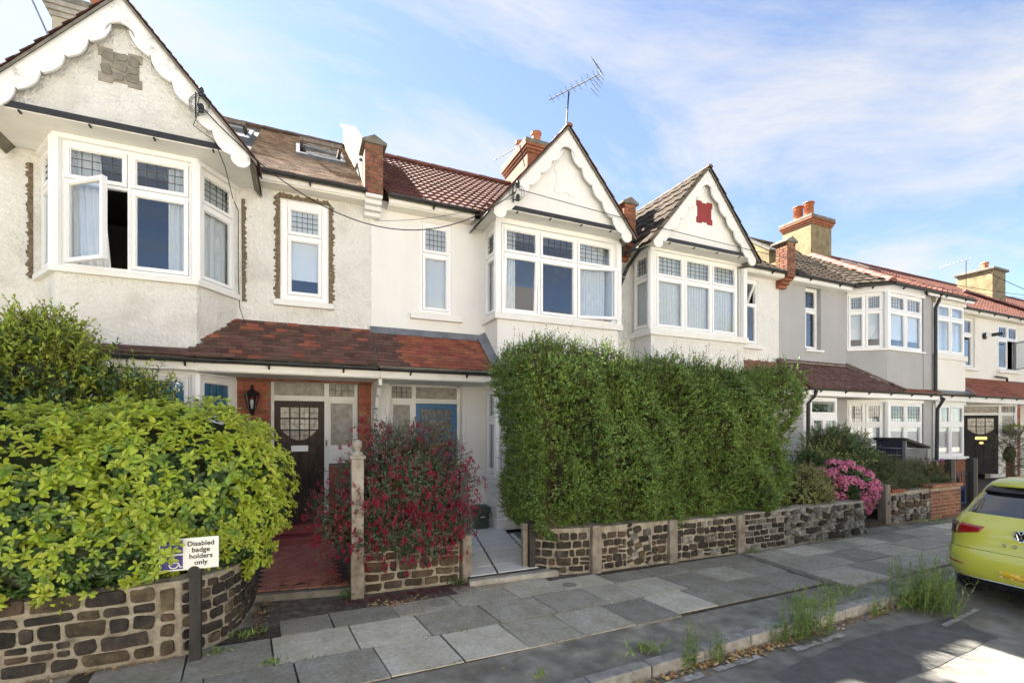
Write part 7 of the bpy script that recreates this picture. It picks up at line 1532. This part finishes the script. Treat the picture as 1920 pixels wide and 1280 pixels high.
# roof spoiler
sv = []; sf = []; nY = 16
for i in range(nY+1):
    y = -.56+1.12*i/nY; e = .14*(abs(y)/.56)**4
    sv += [CP(.46+e, y, 1.395-e*.25), CP(.95, y*.9, 1.468-.012*(abs(y)/.56)**2), CP(.47+e, y, 1.372-e*.25), CP(.64+e, y, 1.352)]
for i in range(nY):
    o_ = 4*i; sf += [(o_, o_+4, o_+5, o_+1), (o_, o_+2, o_+6, o_+4), (o_+2, o_+3, o_+7, o_+6)]
b = MB(); b.add(sv, sf); b.build('spoiler', 'car_paint', car, smooth=True)
patch('window_top_band', 'car_black', [(-.63, 1.29), (.63, 1.29), (.57, 1.385), (-.57, 1.385)], .06)
b = MB(); b.box(0, .001, 0, .001, 0, .001)
for s in (1, -1):
    q = MB(); sv = []; 
    for (x, z) in ((.62, 1.07), (2.6, 1.06), (2.1, 1.36), (.80, 1.34)):
        w = lv(z)[2]; sv.append(CP(x, s*(w+.004), z))
    q.add(sv, [(0, 1, 2, 3)]); q.build('side_window', 'car_glass', car, fix=False)
    for x in (.83, 3.46):
        q = MB(); ax = Matrix.Rotation(R(90), 3, 'X'); q.lathe(CP(x, s*.80+.11, .315), [(.20, 0), (.305, .01), (.318, .04), (.318, .18), (.305, .21), (.2, .22)], 28, axis=ax); wh_ = q.build('wheel', 'tyre', car)
        q = MB(); q.lathe(CP(x, s*.80+(.115 if s > 0 else -.105), .315), [(.195, -.006), (.21, .004), (.05, .012), (.01, .014)], 20, axis=ax); q.build('rim', 'steel', wh_)
# number plate: blurred blocks as in the photograph
pl = patch('number_plate', 'plate', [(-.26, .375), (.26, .375), (.26, .485), (-.26, .485)], .018, ny=2, nz=2, smooth=False)
for i in range(9):
    for j in range(2):
        if (i, j) in ((0, 0), (0, 1), (2, 1)): continue
        y = .235-.052*i; patch('blurred_block', 'plate_block%d' % ((i*5+j*3) % 6), [(y-.052, .388+.042*j), (y, .388+.042*j), (y, .43+.042*j), (y-.052, .43+.042*j)], .0195, pl, ny=2, nz=2, smooth=False)
# badge: ring with a V over a W, and the first letters of the tailgate lettering
bz = .875; bxr = rear_x(0, bz)-.012
bd = MB(); bd.lathe(CP(bxr+.006, 0, bz), [(.058, 0), (.056, .006)], 28, axis=Matrix.Rotation(R(-90), 3, 'Y')); bdo = bd.build('badge', 'car_black', car)
bd = MB(); ring(bd, CP(bxr, 0, bz), .056, .0055, 32, V(1, 0, 0))
for pts_ in ([(.022, .048), (0, .006), (-.022, .048)], [(.047, .026), (.024, -.048), (0, -.008), (-.024, -.048), (-.047, .026)]): bd.tube([CP(bxr-.002, y, bz+z) for y, z in pts_], .0055, 5)
bd.build('emblem', 'chrome', bdo)
for i, c_ in enumerate('GOLF'):
    text('lettering', c_, .052, CM @ Matrix.Translation((rear_x(0, .745)-.010, .145-.096*i, .735)) @ Matrix.Rotation(R(-90), 4, 'Z') @ RX, 'chrome', car, .003)
b = MB(); b.tube([CP(.20, .02, 1.05), CP(.235, -.30, 1.10)], .008, 5); b.build('wiper', 'car_black', car)
